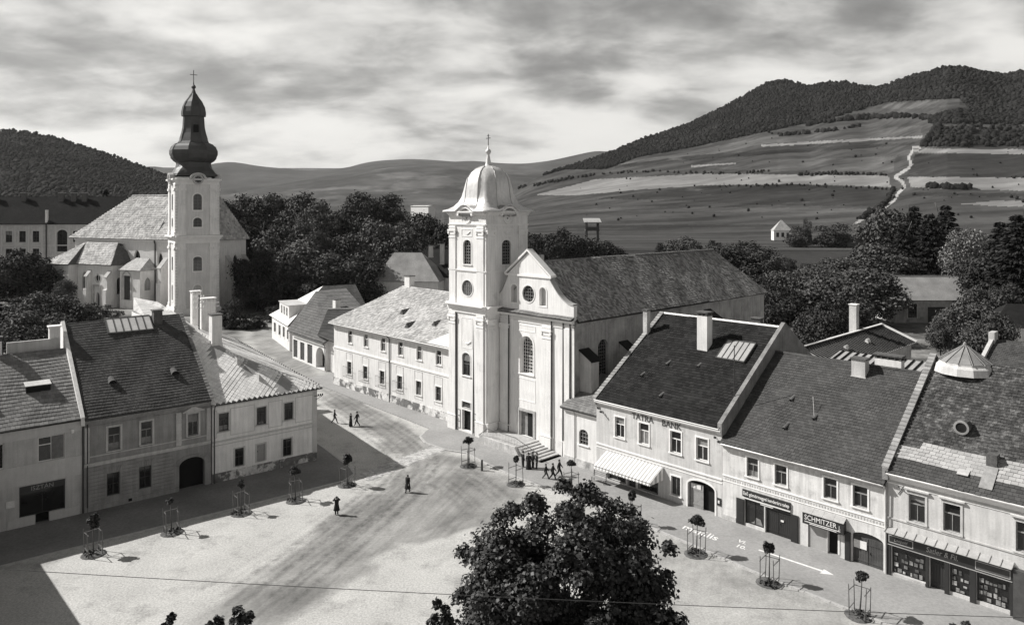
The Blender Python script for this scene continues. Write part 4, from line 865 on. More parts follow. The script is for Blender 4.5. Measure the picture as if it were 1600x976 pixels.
tiles('tiles', rr_, 'tile_moss', Ast, (1, 0, 0), (0, 1, K3), [(0, 2.8), (1.6, 2.8), (1.7, 3.56), (0, 3.56)], .31, .34)
for i, o in enumerate(wu): window(store, T0, o, 'T', frame='wood_grey', trim=0.14, hood=True, trim_mat='plaster_bank')
for o in (so_[0], so_[2], so_[3]):
    w = window(store, T0, o, 'none', frame='paint_black', trim=0, sill=False, depth=0.1, name='shop_window', pane='glass_dark')
    g = MB(); rq = random.Random(int(o['u0']*10))
    for sz in (0.45, 0.85, 1.25, 1.65):
        u = o['u0']+0.15
        while u < o['u1']-0.3:
            ww = rq.uniform(.1, .3); hh = rq.uniform(.12, .34)
            if rq.random() < .75: g.tbox(T0, u, u+ww, 0.05, 0.09, sz, sz+hh)
            u += ww+rq.uniform(.03, .14)
    g.build('displayed_goods', 'goods', w)['kind'] = 'stuff'
door(store, T0, so_[1], 'paint_black', 0.3, 1, 'shop_door')
window(store, T0, so_[4], 'two', frame='paint_black', trim=0, sill=False, name='shop_window')
mb = MB(); mb.tbox(T0, 27.85, 35.72, -0.16, 0.02, 2.36, 3.3)
for a, b in ((27.87, 28.1), (30.47, 30.63), (31.66, 31.93), (33.22, 33.58), (35.57, 35.75)): mb.tbox(T0, a, b, -0.14, 0.02, 0.02, 2.36)
sf = mb.build('shop_front', 'paint_black', store)
MB().tbox(T0, 27.9, 35.7, -0.19, -0.15, 2.36, 2.41).build('gilt_line', 'tin_grey', sf)
o = O(27.98, 29.65, 2.55, 3.1); MB().ring(outline(o), outline(o, .05), T0, -0.18, -0.15).build('sign_frame', 'tin_grey', sf)
o = O(33.55, 35.6, 2.5, 3.1); MB().ring(outline(o), outline(o, .05), T0, -0.18, -0.15).build('sign_frame', 'tin_grey', sf); MB().plate(outline(o, .08), T0, -0.168).build('painted_panel', 'letter_brown', sf)
text('lettering', 'Satler & Fil.', 0.52, 'tin_grey', sf, T0, 31.5, 2.68, -0.17, 0.008, 'CENTER', 0.85, shear=0.2)
text('lettering', 'Leopold', 0.3, 'tin_grey', sf, T0, 28.8, 2.72, -0.17, 0.006, 'CENTER', 0.9, shear=0.2)
mb = MB()
for i in range(12): mb.slab([(27.85+i*.66, -0.62, 3.38), (28.48+i*.66, -0.62, 3.38), (28.48+i*.66, -0.0, 3.62), (27.85+i*.66, 0, 3.62)], 0.04)
cn = mb.build('canopy', 'tin_grey', sf)
mb = MB()
for i in range(13): mb.tube([(27.84+i*.66, -.62, 3.42), (27.84+i*.66, 0, 3.66)], 0.03, 5)
mb.build('canopy_seams', 'tin_grey', cn)
mb = MB(); mb.tbox(T0, 35.8, 36.5, -0.45, -0.03, 0.03, 3.35); mb.build('folded_shutter', 'wood_dark', store)
mb = MB(); cornice(mb, T0, 27.82, 43, 7.15, [(.1, 0, .12), (.24, .12, .3), (.36, .3, .42)]); mb.tbox(T0, 27.82, 43, -.05, .02, 6.85, 6.95); mb.build('cornice', 'plaster_trim', store)
mb = MB(); mb.tbox(T0, 27.82, 43, -.07, .02, 4.26, 4.36); mb.build('string_course', 'plaster_grey', store)
MB().tbox(T0, 27.82, 30.4, -.06, .02, 0, .3).build('plinth', 'stone', store)
gutter(store, 27.9, 43, -0.44, ZE3-0.33, 'tin_light')
parapet(store, 27.62, 28.02, TR3, ZR3, ZE3, 21, ZE3, 0.35, 'firewall_plaster', .45, cap='coping')
MB().tube([(27.8, -.25, 6.6), (27.8, -.18, 0.1)], .06, 6).build('downpipe', 'tin_grey', store)
cu = MB().lathe(30.2, 10.3, [(2.25, 13.8), (2.1, 14.35), (1.85, 14.55), (1.85, 14.7)], 12).build('roof_lantern', 'plaster_bank', store)
for k in range(12):
    a, b = 2*math.pi*k/12, 2*math.pi*(k+1)/12; q = 1.82
    MB().add([(30.2+q*math.cos(a+.03), 10.3+q*math.sin(a+.03), 14.72), (30.2+q*math.cos(b-.03), 10.3+q*math.sin(b-.03), 14.72), (30.2, 10.3, 16.05)], [(0, 1, 2)]).build('pane', 'glass_cone', cu)
mb = MB()
for k in range(12): a = 2*math.pi*k/12; mb.tube([(30.2+1.95*math.cos(a), 10.3+1.9*math.sin(a), 14.7), (30.2, 10.3, 16.1)], .035, 5)
mb.lathe(30.2, 10.3, [(0.16, 15.95), (.14, 16.15), (.02, 16.3)], 8); mb.build('glazing_bars', 'wood_grey', cu)
mb = MB(); dz = ZE3+K3*4.1; mb.lathe(0, 0, [(.5, 0), (.5, .9)], 14); mb.v = [(31.7+x, 3.7+z, dz+.42+y) for x, y, z in mb.v]; dm = mb.build('round_dormer', 'brick_soot', store)
o = O(31.3, 32.1, dz+.02, dz+.82, 'ellipse'); MB().ring(outline(o, -.12), outline(o, .03), front(3.6), 0, .12).build('dormer_ring', 'coping', dm); MB().plate(outline(o, .03), front(3.66), 0).build('pane', 'glass_dark', dm)
mb = MB(); mb.box(33.75, 34.4, 1.7, 2.5, ZE3+K3*1.7-.1, ZE3+K3*2.0+.75); mb.build('chimney', 'brick_soot', store)
MB().slab([(33.7, 0.0, ZE3+.14), (34.5, 0, ZE3+.14), (34.5, 1.7, ZE3+K3*1.7+.14), (33.7, 1.7, ZE3+K3*1.7+.14)], .05).build('mortar_strip', 'plaster_dark', store)
roof_flap(store, 32.6, .45, ZE3+K3*.45, .7, .6, K3, 'tin_light', .3)
for s in (28.6, ):
    mb = MB(); mb.tube([(s, 0, 6.7), (s+.2, -.6, 7.0)], .03, 5); mb.tube([(s+.4, 0, 6.5), (s+.6, -.6, 6.8)], .03, 5); mb.tube([(s, -.05, 6.2), (s+.4, -.05, 6.9)], .03, 5); mb.build('wire_bracket', 'iron', store)
# --- low annex between church and bank
annex = thing('church_annex', 'low white annex with lean-to roof between church front and bank house', 'annex', RF, -4.9, 0.7)
TA = front(0.7); aw_ = O(-2.95, -1.72, 2.5, 4.1, 'seg', .45)
mb = MB(); wall(mb, TA, -5.0, -0.32, 0, 6.1, [aw_]); mb.add([(-.32, .7, 0), (-.32, 7, 0), (-.32, 7, 8.6), (-.32, .7, 6.1)], [(0, 1, 2, 3)]); mb.add([(-5, .7, 0), (-5, 2, 0), (-5, 2, 6.6), (-5, .7, 6.1)], [(0, 1, 2, 3)]); mb.build('wall', 'plaster_white', annex)
window(annex, TA, aw_, 'grid', 'wood_grey', trim=0, sill=True)
mb = MB(); mb.slab([(-5.3, .3, 5.98), (-.3, .3, 5.98), (-.3, 7, 8.6), (-4.95, 7, 8.6)], .15); r = mb.build('roof', 'underlay', annex)
tiles('tiles', r, 'tile_pale', (-5.3, .3, 5.98), (1, 0, 0), (0, 6.7, 2.62), [(0, 0), (5, 0), (5, 7.1), (.3, 7.1), (.3, 1.6), (0, 1.6)], .36, .34)
mb = MB(); cornice(mb, TA, -5.0, -.32, 5.6, [(.1, 0, .14), (.2, .14, .28)]); mb.build('cornice', 'plaster_trim', annex)
MB().tbox(TA, -5.0, -.32, -.08, .02, 0, .9).build('plinth', 'plaster_old', annex)
for s in (-3.5, -.4): MB().tube([(s, .5, 5.8), (s, .62, 5.4), (s, .62, .1)], .05, 6).build('downpipe', 'tin_grey', annex)

# ------------------------------------------------------------------ Franciscan-style church in the centre
ch = thing('church', 'white baroque church with square domed tower and curved gable, shingle-roofed nave', 'church', RF, -14, 2)
TF = front(2.0); TT = front(-0.2); TR_ = right(-16.6); TN = right(-5.0)
big = O(-13.15, -10.95, 8.14, 12.5, 'round', depth=.7); dr = O(-13.2, -10.95, .96, 3.8, depth=.45)
ocu = O(-12.72, -10.78, 16.42, 18.34, 'ellipse', depth=.3); ni = [O(-14.6, -13.56, 16.2, 18.3, 'round', depth=.4), O(-9.98, -8.94, 16.2, 18.3, 'round', depth=.4)]
mb = MB(); wall(mb, TF, -17.2, -4.9, 0, 15, [big, dr]); wall(mb, TF, -15.1, -8.55, 15, 19.4, [ocu]+ni)
def curve_l(n=10): return [(-15.1-(2.4)*(i/n)**0.9, 19.4-2.75*(1-(1-i/n)**2.2)) for i in range(n+1)]
cl_ = curve_l(); cr_ = [(-8.55+(q+15.1)*-1.55, z) for q, z in cl_]
for side_, xs in ((cl_, -15.1), (cr_, -8.55)):
    P_ = [(xs, 15)]+side_+[(side_[-1][0], 15)]
    for d in (0, .55): mb.add([TF(u, d, z) for u, z in P_], [tuple(range(len(P_)))])
    mb.add([TF(u, d, z) for d in (0, .55) for u, z in side_], [(i, i+1, len(side_)+i+1, len(side_)+i) for i in range(len(side_)-1)])
    mb.add([TF(side_[-1][0], d, z) for d, z in ((0, 15), (.55, 15), (.55, side_[-1][1]), (0, side_[-1][1]))], [(0, 1, 2, 3)])
mb.ext([TF(u, 0, z) for u, z in ((-15.35, 19.4), (-8.3, 19.4), (-11.82, 22.1))], [TF(u, .55, z) for u, z in ((-15.35, 19.4), (-8.3, 19.4), (-11.82, 22.1))])
fac = mb.build('facade', 'plaster_church', ch)
for o in ni: MB().plate(outline(o), TF, .4).build('niche', 'plaster_grey', fac)
for o in ni: MB().ring(outline(o, -.16), outline(o, .004), TF, -.05, .02).build('niche_surround', 'plaster_trim', fac)
window(ch, TF, ocu, 'grid', 'louvre', trim=.12, sill=False, depth=.15, bars=.06); window(ch, TF, big, 'grid', 'paint_white', trim=.2, depth=.55, bars=.05)
dd = door(ch, TF, dr, 'wood_grey', .3, 1); MB().tbox(TF, -12.1, -10.97, .22, .29, 1.0, 3.78).build('open_leaf', 'interior_dark', dd); MB().ring(outline(O(-13.5, -10.65, .96, 4.1)), outline(dr, .004), TF, -.1, .02).build('door_surround', 'stone', ch)
mb = MB(); mb.ext([TF(-15.55, -.14, 19.34), TF(-8.1, -.14, 19.34), TF(-8.1, -.14, 19.55), TF(-15.55, -.14, 19.55)], [TF(-15.55, .02, 19.34), TF(-8.1, .02, 19.34), TF(-8.1, .02, 19.55), TF(-15.55, .02, 19.55)])
for a, b in ((-15.6, -11.82), (-8.05, -11.82)):
    mb.ext([TF(a, -.2, 19.45), TF(a, .7, 19.45), TF(b, .7, 22.3), TF(b, -.2, 22.3)], [TF(a, -.2, 19.68), TF(a, .7, 19.68), TF(b, .7, 22.55), TF(b, -.2, 22.55)])
mb.build('pediment_coping', 'plaster_trim', fac)
for side_ in (cl_, cr_):
    MB().add([TF(u, d, z+dz) for d, dz in ((-.1, 0.0), (-.1, .14), (.65, .14)) for u, z in side_], [(i, i+1, 11+i+1, 11+i) for i in range(10)]+[(11+i, 12+i, 23+i, 22+i) for i in range(10)]).build('gable_coping', 'tin_grey', fac)
mb = MB(); cornice(mb, TF, -16.58, -4.75, 14.05, [(.08, 0, .1), (.12, .3, .4), (.22, .62, .72), (.35, .72, .86), (.5, .86, .98)]); mb.build('cornice', 'plaster_trim', fac)
lg = MB().slab([(-16.5, 1.4, 15.05), (-4.7, 1.4, 15.05), (-4.7, 2.0, 15.35), (-16.5, 2.0, 15.35)], .06).build('tiled_ledge', 'underlay', fac)
tiles('tiles', lg, 'tile_pale', (-16.5, 1.4, 15.08), (1, 0, 0), (0, .6, .3), [(0, 0), (11.8, 0), (11.8, .67), (0, .67)], .34, .24, .07)
def pilaster(T, u0, u1, z0, z1, cap, base, m='plaster_church', p=.16):
    mb = MB(); mb.tbox(T, u0, u1, -p, .02, z0, z1)
    if base: mb.tbox(T, u0-.12, u1+.12, -p-.1, .02, z0, z0+base); mb.tbox(T, u0-.16, u1+.16, -p-.14, .02, z0+base, z0+base+.09)
    o = mb.build('pilaster', m, ch)
    if cap:
        q = MB(); q.tbox(T, u0-.05, u1+.05, -p-.06, .02, cap-.9, cap-.8); q.tbox(T, u0+.0, u1-.0, -p-.05, .02, cap-.55, cap-.1); q.tbox(T, u0-.14, u1+.14, -p-.16, .02, cap-.1, cap+.12); q.tbox(T, u0-.06, u1+.06, -p-.05, .02, cap+.3, cap+.4)
        for uu in (u0+.02, u1-.02): q.lathe(0, 0, [(.17, 0), (.17, .12)], 10); n_ = len(q.v)-20; q.v[n_:] = [T(uu+x, -p-.02-z, cap-.28+y) for x, y, z in q.v[n_:]]
        q.build('capital', 'plaster_trim', o)
    return o
pilaster(TF, -16.4, -14.98, 0, 14.05, 13.5, 1.7); pilaster(TF, -9.5, -8.1, 0, 14.05, 13.5, 1.7); pilaster(TF, -6.3, -5.28, 0, 14.05, None, 1.7); pilaster(TF, -5.2, -4.72, 0, 14.0, None, 0, p=.08)
mb = MB(); mb.ring(outline(O(-13.5, -10.6, 5.0, 7.6)), outline(O(-13.4, -10.7, 5.1, 7.5)), TF, -.03, .01); mb.build('stucco_panel', 'plaster_trim', fac); mb = MB(); mb.ring(outline(O(-13.5, -10.6, 13.0, 13.75)), outline(O(-13.42, -10.68, 13.08, 13.67)), TF, -.03, .01); mb.build('stucco_panel', 'plaster_trim', fac)
# nave
nv = MB(); nwin = O(6.3, 8.1, 7.2, 12.4, 'round', depth=.5); nw2 = O(14.5, 16.3, 7.2, 12.4, 'round', depth=.5)
wall(nv, TN, 2.0, 44.6, 0, 15, [nwin, nw2]); nv.add([(-17.2, 2, 0), (-17.2, 44.6, 0), (-17.2, 44.6, 15), (-17.2, 2, 15)], [(0, 1, 2, 3)]); nv.add([(-17.2, 44.6, 0), (-5, 44.6, 0), (-5, 44.6, 15), (-17.2, 44.6, 15)], [(0, 1, 2, 3)])
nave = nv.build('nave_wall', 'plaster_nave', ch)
for o in (nwin, nw2): window(ch, TN, o, 'grid', 'louvre', trim=0, sill=False, depth=.35)
for t in (3.2, 10.2, 18.0, 28.3):
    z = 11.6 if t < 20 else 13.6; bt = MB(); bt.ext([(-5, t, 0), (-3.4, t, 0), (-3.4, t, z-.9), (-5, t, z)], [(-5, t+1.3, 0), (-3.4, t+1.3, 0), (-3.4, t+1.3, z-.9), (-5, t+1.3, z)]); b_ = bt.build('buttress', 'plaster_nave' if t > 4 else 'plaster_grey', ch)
    MB().slab([(-3.1, t-.2, z-.92), (-3.1, t+1.5, z-.92), (-5, t+1.5, z+.2), (-5, t-.2, z+.2)], .12).build('buttress_cap', 'tile_black', b_)
mb = MB(); mb.tbox(TN, 2.4, 44.6, -.25, .02, 14.6, 14.9); mb.tbox(TN, 2.4, 44.6, -.12, .02, 14.35, 14.6); mb.build('eaves_moulding', 'plaster_nave', nave)
zr_, ke = 20.95, 14.8
rf = MB(); E1, E2 = (-4.5, 2.4, ke), (-4.5, 45.1, ke); Rg1, Rg2 = (-11.1, 2.4, zr_), (-11.1, 40.6, zr_); W1, W2 = (-17.7, 2.4, ke), (-17.7, 45.1, ke)
rf.slab([E1, E2, Rg2, Rg1], .15); rf.slab([W1, W2, Rg2, Rg1], .15); rf.slab([E2, W2, Rg2], .15); nr = rf.build('nave_roof', 'underlay', ch)
Ls = length(V3(E1, Rg1))
tiles('shingles', nr, 'shingle', (-4.42, 2.4, ke+.1), (0, 1, 0), V3(E1, Rg1), [(0, 0), (26.4, 0), (18.6, Ls), (0, Ls)], .34, .26, .05)
tiles('shingles', nr, 'shingle', E1, (0, 1, 0), V3(E1, Rg1), [(26.4, 0), (42.7, 0), (38.2, Ls), (18.6, Ls)], .34, .26, .05)
tiles('shingles', nr, 'shingle', W1, (0, 1, 0), V3(W1, Rg1), [(0, 0), (42.7, 0), (38.2, Ls), (0, Ls)], .5, .5, .05)
tiles('shingles', nr, 'shingle', (-4.5, 45.1, ke), (-1, 0, 0), V3((0, 45.1, ke), (0, 40.6, zr_)), [(0, 0), (13.2, 0), (6.6, length(V3((0, 45.1, ke), (0, 40.6, zr_))))], .5, .5, .05)
ridge_tiles(nr, (-11.1, 2.6, zr_+.05), (-11.1, 40.6, zr_+.05), 'tile_pale', 70, .2)
MB().box(-11.5, -10.9, 3.2, 3.7, 20.8, 21.8).build('gable_finial', 'stone', ch)
# tower
tw = MB(); S0, S1, D0, D1 = -23.5, -16.6, -.2, 6.7
tops = [O(-21.0, -19.38, .3, 2.76, depth=.5), O(-21.0, -19.38, 3.07, 3.8, depth=.3), O(-20.95, -19.43, 6.97, 9.74, 'seg', .5, depth=.3), O(-21.0, -18.97, 16.6, 18.54, 'ellipse', depth=.25), O(-20.75, -19.25, 20.43, 23.4, 'seg', .6, depth=.4)]
wall(tw, TT, S0, S1, 0, 27, tops); side_o = [O(2.3, 3.85, 20.43, 23.4, 'seg', .6, depth=.4)]
wall(tw, TR_, D0, D1, 0, 27, side_o); TLf = left(S0); wall(tw, TLf, D0, D1, 0, 27, side_o); tw.add([(S0, D1, 0), (S1, D1, 0), (S1, D1, 27), (S0, D1, 27)], [(0, 1, 2, 3)])
tower = tw.build('tower', 'plaster_church', ch)
dd = door(ch, TT, tops[0], 'interior_dark', .4, 2, 'tower_door'); window(ch, TT, tops[1], 'grid', 'louvre', trim=.06, sill=False); window(ch, TT, tops[2], 'cross', 'louvre', trim=.1); window(ch, TT, tops[3], 'grid', 'louvre', trim=.1, sill=False, bars=.07, depth=.1, pane='louvre'); window(ch, TT, tops[4], 'grid', 'louvre', trim=.12, bars=.09, depth=.2)
MB().plate(outline(O(-20.9, -19.5, 8.7, 9.7, 'seg', .5)), TT, .13).build('window_blind', 'louvre', ch)
for T_ in (TR_, TLf): window(ch, T_, side_o[0], 'grid', 'louvre', trim=.12, bars=.09, depth=.2)
for T_, a, b in ((TT, S0, S1), (TR_, D0, D1), (TLf, D0, D1)):
    mb = MB(); e_ = .0
    for zz_, pr_ in ((14.55, [(.15, .0, .5), (.3, .5, .82), (.5, .82, .95), (.68, .95, 1.08)]), (19.55, [(.08, 0, .12), (.14, .12, .2)]), (25.1, [(.1, 0, .12), (.16, .12, .2)]), (26.35, [(.15, 0, .15), (.3, .15, .32), (.5, .32, .5)])):
        mb = MB(); cornice(mb, T_, a-.02, b+.02, zz_, pr_); mb.build('tower_cornice', 'plaster_trim', tower)
    for z0, z1, cap, bs, p in ((0, 14.55, 13.95, 1.8, .16), (15.65, 19.55, None, 0, .1), (19.76, 25.1, 24.5, 0, .12)):
        for u0, u1 in ((a+.12, a+1.35), (b-1.6, b-.35)): pilaster(T_, u0, u1, z0, z1, cap, bs, p=p)
    uc = (a+b)/2
    md = MB(); o = O(uc-.55, uc+.55, 25.45, 26.55, 'ellipse'); md.ring(outline(o, -.12), outline(o, .1), T_, -.12, .01); md.plate(outline(o, .1), T_, -.04)
    md.ring([(uc+1.45*math.cos(math.pi*i/16), 26.3+1.15*math.sin(math.pi*i/16)) for i in range(17)]+[(uc, 26.3)], [(uc+1.15*math.cos(math.pi*i/16), 26.3+.9*math.sin(math.pi*i/16)) for i in range(17)]+[(uc, 26.3)], T_, -.45, .0)
    md.build('medallion', 'plaster_trim', tower); MB().plate(outline(O(uc-.1, uc+.1, 25.9, 26.1, 'ellipse')), T_, -.05).build('bullseye', 'interior_dark', tower)
    sp_ = MB(); sp_.ring(outline(O(uc-1.05, uc+.95, 23.8, 24.7)), outline(O(uc-.97, uc+.87, 23.88, 24.62)), T_, -.04, .01); sp_.build('stucco_panel', 'plaster_trim', tower); sp_ = MB()
    sp_.ring(outline(O(uc-1.05, uc+.95, 10.3, 14.0)), outline(O(uc-.97, uc+.87, 10.38, 13.92)), T_, -.03, .01); sp_.build('stucco_panel', 'plaster_trim', tower)
    gl = MB().tube([T_(uc-.75+1.5*i/10, -.05, 11.2-.35*math.sin(math.pi*i/10)) for i in range(11)], .06, 5); gl.build('garland', 'plaster_trim', tower); gl = MB(); gl.tube([T_(uc-.6+1.2*i/10, -.05, 24.4-.3*math.sin(math.pi*i/10)) for i in range(11)], .05, 5); gl.build('garland', 'plaster_trim', tower)
mb = MB(); cxm, cym = (S0+S1)/2, (D0+D1)/2; n = 48
def sq(a): return 1/max(abs(math.cos(a)), abs(math.sin(a)))
def octg(a): return 1/max(abs(math.cos(a)), abs(math.sin(a)), (abs(math.cos(a))+abs(math.sin(a)))/1.36)
PROF = [(4.05, 26.75, 1), (4.0, 26.95, 1), (3.55, 27.1, 1), (3.15, 27.45, .9), (2.93, 27.95, .7), (2.83, 28.6, .5), (2.78, 29.4, .35), (2.7, 30.2, .25), (2.53, 30.95, .2), (2.16, 31.6, .16), (1.62, 32.07, .12), (.95, 32.38, .1), (.42, 32.5, 0), (.36, 32.7, 0), (.3, 33.1, 0), (.17, 33.75, 0), (.16, 33.9, 0), (.3, 34.05, 0), (.36, 34.25, 0), (.28, 34.45, 0), (.1, 34.58, 0), (.06, 35.0, 0)]
def dome_shape(a, i):
    k = PROF[i][2]; w = 1.0
    if i < 2: w = 1.0
    return sq(a)*k+(octg(a)*.985)*(1-k) if PROF[i][0] > .5 else 1
mb.lathe(cxm, cym, [(r, z) for r, z, _ in PROF], n, 0, dome_shape)
for i in (0, 1, 2, 3):     # the eaves swing up over the medallions
    for k in range(n):
        a = 2*math.pi*k/n; d = min(abs((a+math.pi/4) % (math.pi/2)-math.pi/4), 9)
        x, y, z = mb.v[i*n+k]; mb.v[i*n+k] = (x, y, z+(.85, .85, .6, .3)[i]*max(0, math.cos(min(1, d/.42)*math.pi/2))**1.5)
dome = mb.build('dome', 'tin_light', ch, smooth=True)
mb = MB()
for k in range(8):
    a = 2*math.pi*(k+.5)/8; mb.tube([(cxm+(r*(sq(a)*q+octg(a)*.985*(1-q))+.02)*math.cos(a), cym+(r*(sq(a)*q+octg(a)*.985*(1-q))+.02)*math.sin(a), z+.02) for r, z, q in PROF[3:12]], .05, 5)
mb.build('dome_ribs', 'tin_grey', dome)
mb = MB().tube([(cxm, cym, 34.9), (cxm, cym, 36.4)], .05, 6); mb.tube([(cxm-.38, cym, 35.9), (cxm+.38, cym, 35.9)], .045, 6); mb.tube([(cxm-.22, cym, 36.2), (cxm+.22, cym, 36.2)], .035, 6); mb.build('cross', 'iron', dome)
for s in (-22.0, -18.85): MB().tube([(s, -.12 if s > -20 else -.3, 14.4), (s, -.3, .2)], .075, 6).build('downpipe', 'iron', ch)
for s in (-14.9, -8.0, -6.25, -5.25): MB().tube([(s, 1.86, 14.9), (s, 1.78, .15)], .075, 6).build('downpipe', 'iron', ch)
for u in (-21.9, -18.85):       # framed notice cases beside the tower door
    mb = MB(); mb.ring(outline(O(u, u+.6, .4, 2.7)), outline(O(u+.06, u+.54, .46, 2.64)), TT, -.06, .01); mb.tbox(TT, u, u+.6, -.06, .01, 1.2, 1.26); mb.tbox(TT, u, u+.6, -.06, .01, 1.9, 1.96); mb.build('notice_frame', 'wood_grey', ch)
# church steps
st = thing('church_steps', 'stone steps with iron railing leading up to the church door', 'steps', RF, -12, .3)
MB().box(-16.5, -10.1, -1.35, 2.0, .0, .95).build('landing', 'stone', st)
for i in range(7): MB().box(-10.1+i*.52, -9.58+i*.52+.05, -1.35, 1.9, 0, .95-(i+1)*.12+.0).build('step', 'stone', st)
mb = MB(); mb.ext([(-16.5, -1.75, 0), (-9.4, -1.75, 0), (-10.2, -1.75, .98), (-15.6, -1.75, .98)], [(-16.5, -1.36, 0), (-9.4, -1.36, 0), (-10.2, -1.36, .98), (-15.6, -1.36, .98)]); mb.build('side_wall', 'plaster_old', st)
rl = MB(); top = [(-16.4, .9), (-14.9, 1.95), (-10.3, 1.95), (-6.6, .95)]
rl.tube([(s, -1.5, z) for s, z in top], .035, 6)
rr_l = rl.build('railing', 'iron', st)
for i in range(40):
    s = -16.3+i*.245; zt = np.interp(s, [q[0] for q in top], [q[1] for q in top]); zb = np.interp(s, [-16.5, -15.6, -10.2, -6.6], [.05, .97, .97, .1]); MB().tube([(s, -1.5, zb), (s, -1.5, zt)], .018, 4).build('baluster', 'tin_grey', rr_l)

# ------------------------------------------------------------------ monastery wing
mo = thing('monastery', 'long white two-storey monastery wing with pale shingle roof beside the church tower', 'monastery', RF, -38, 1.2)
TM = front(1.2)
wu = [O(c-.58, c+.58, 6.98, 8.82) for c in (-48.9, -44.57, -40.12, -35.87, -31.56, -27.4)]; wl = [O(c-.6, c+.6, 2.3, 4.15) for c in (-49.1, -44.7, -40.35, -36.05, -31.7, -27.45)]
mb = MB(); wall(mb, TM, -53.6, -23.5, 0, 9.7, wu+wl)
for s in (-53.6, -23.5): mb.add([(s, 1.2, 0), (s, 19.4, 0), (s, 19.4, 9.7), (s, 1.2, 9.7)], [(0, 1, 2, 3)])
mb.add([(-53.6, 19.4, 0), (-23.5, 19.4, 0), (-23.5, 19.4, 9.7), (-53.6, 19.4, 9.7)], [(0, 1, 2, 3)]); mb.build('wall', 'plaster_white', mo)
for o in wu: window(mo, TM, o, 'T', 'paint_white', trim=.14)
for i, o in enumerate(wl):
    w = window(mo, TM, o, 'cross', 'louvre', trim=.16)
    MB().ring(outline(O(o['u0']-.3, o['u1']+.3, o['z0']-.6, o['z1']+1.3)), outline(O(o['u0']-.24, o['u1']+.24, o['z0']-.54, o['z1']+1.24)), TM, -.03, .01).build('stucco_frame', 'plaster_grey', w)
    if i < 4:
        g = MB(); a, b, z0, z1 = o['u0']-.45, o['u1']+.45, 1.9, 3.4
        for z in (z0, z1): g.tube([TM(a, 0, z), TM(a, -.5, z), TM(b, -.5, z), TM(b, 0, z)], .02, 4)
        for k in range(9): u = a+(b-a)*k/8; g.tube([TM(u, -.5, z0), TM(u, -.5, z1)], .014, 4)
        g.build('window_grille', 'iron', w)
mb = MB(); mb.tbox(TM, -53.6, -23.5, -.09, .02, 5.7, 5.95); mb.build('string_course', 'plaster_trim', mo); mb = MB(); cornice(mb, TM, -53.6, -23.5, 9.1, [(.1, 0, .15), (.22, .15, .32), (.34, .32, .46)]); mb.build('cornice', 'plaster_trim', mo)
MB().tbox(TM, -53.6, -23.5, -.1, .02, 0, 1.15).build('plinth', 'plinth_stain', mo)
E1, E2 = (-54.3, .6, 9.55), (-23.5, .6, 9.55); G1, G2 = (-48.3, 10.3, 14.85), (-23.5, 10.3, 14.85); B1_, B2_ = (-54.3, 20, 9.55), (-23.5, 20, 9.55)
rf = MB(); rf.slab([E1, E2, G2, G1], .15); rf.slab([B1_, B2_, G2, G1], .15); rf.slab([E1, B1_, G1], .15); mr = rf.build('roof', 'underlay', mo); Ls = length(V3((0, .6, 9.55), (0, 10.3, 14.85)))
tiles('shingles', mr, 'shingle_pale', E1, (1, 0, 0), (0, 9.7, 5.3), [(0, 0), (30.8, 0), (30.8, Ls), (6, Ls)], .4, .32, .06, .6)
tiles('shingles', mr, 'shingle_pale', (-54.3, 20, 9.55), (0, -1, 0), (6, 0, 5.3), [(0, 0), (19.4, 0), (9.7, length((6, 0, 5.3)))], .4, .4, .06)
tiles('shingles', mr, 'shingle_pale', B2_, (-1, 0, 0), (0, -9.7, 5.3), [(0, 0), (30.8, 0), (24.8, Ls), (0, Ls)], .6, .6, .06)
ridge_tiles(mr, (-48.3, 10.3, 14.88), (-23.6, 10.3, 14.88), 'shingle_pale', 50, .17)
km = 5.3/9.7
MB().slab([(-29.2, .55, 9.72), (-23.52, .55, 9.72), (-23.52, 6.4, 9.9+5.8*km)], .05).build('tin_saddle', 'tin_light', mr)
for s, t in ((-40.5, 4.6), (-31.5, 3.5), (-36.2, 2.4)):
    z = 9.55+(t-.6)*km; MB().add([(s-.5, t, z+.05), (s+.5, t, z+.05), (s+.1, t-.05, z+.75), (s+.1, t+1.6, z+.95)], [(0, 1, 2), (1, 2, 3), (0, 2, 3)]).build('roof_vent', 'brick_soot', mo)
gutter(mo, -54.2, -23.6, .55, 9.5, 'tin_grey'); MB().tube([(-38.4, .55, 9.45), (-38.4, 1.05, 9.0), (-38.4, 1.1, .1)], .08, 6).build('downpipe', 'wood_dark', mo)
chimney(mo, -46.8, 10.6, 14.2, 16.6, 1.3, 1.0, 'plaster_white', 'brick_soot', False)
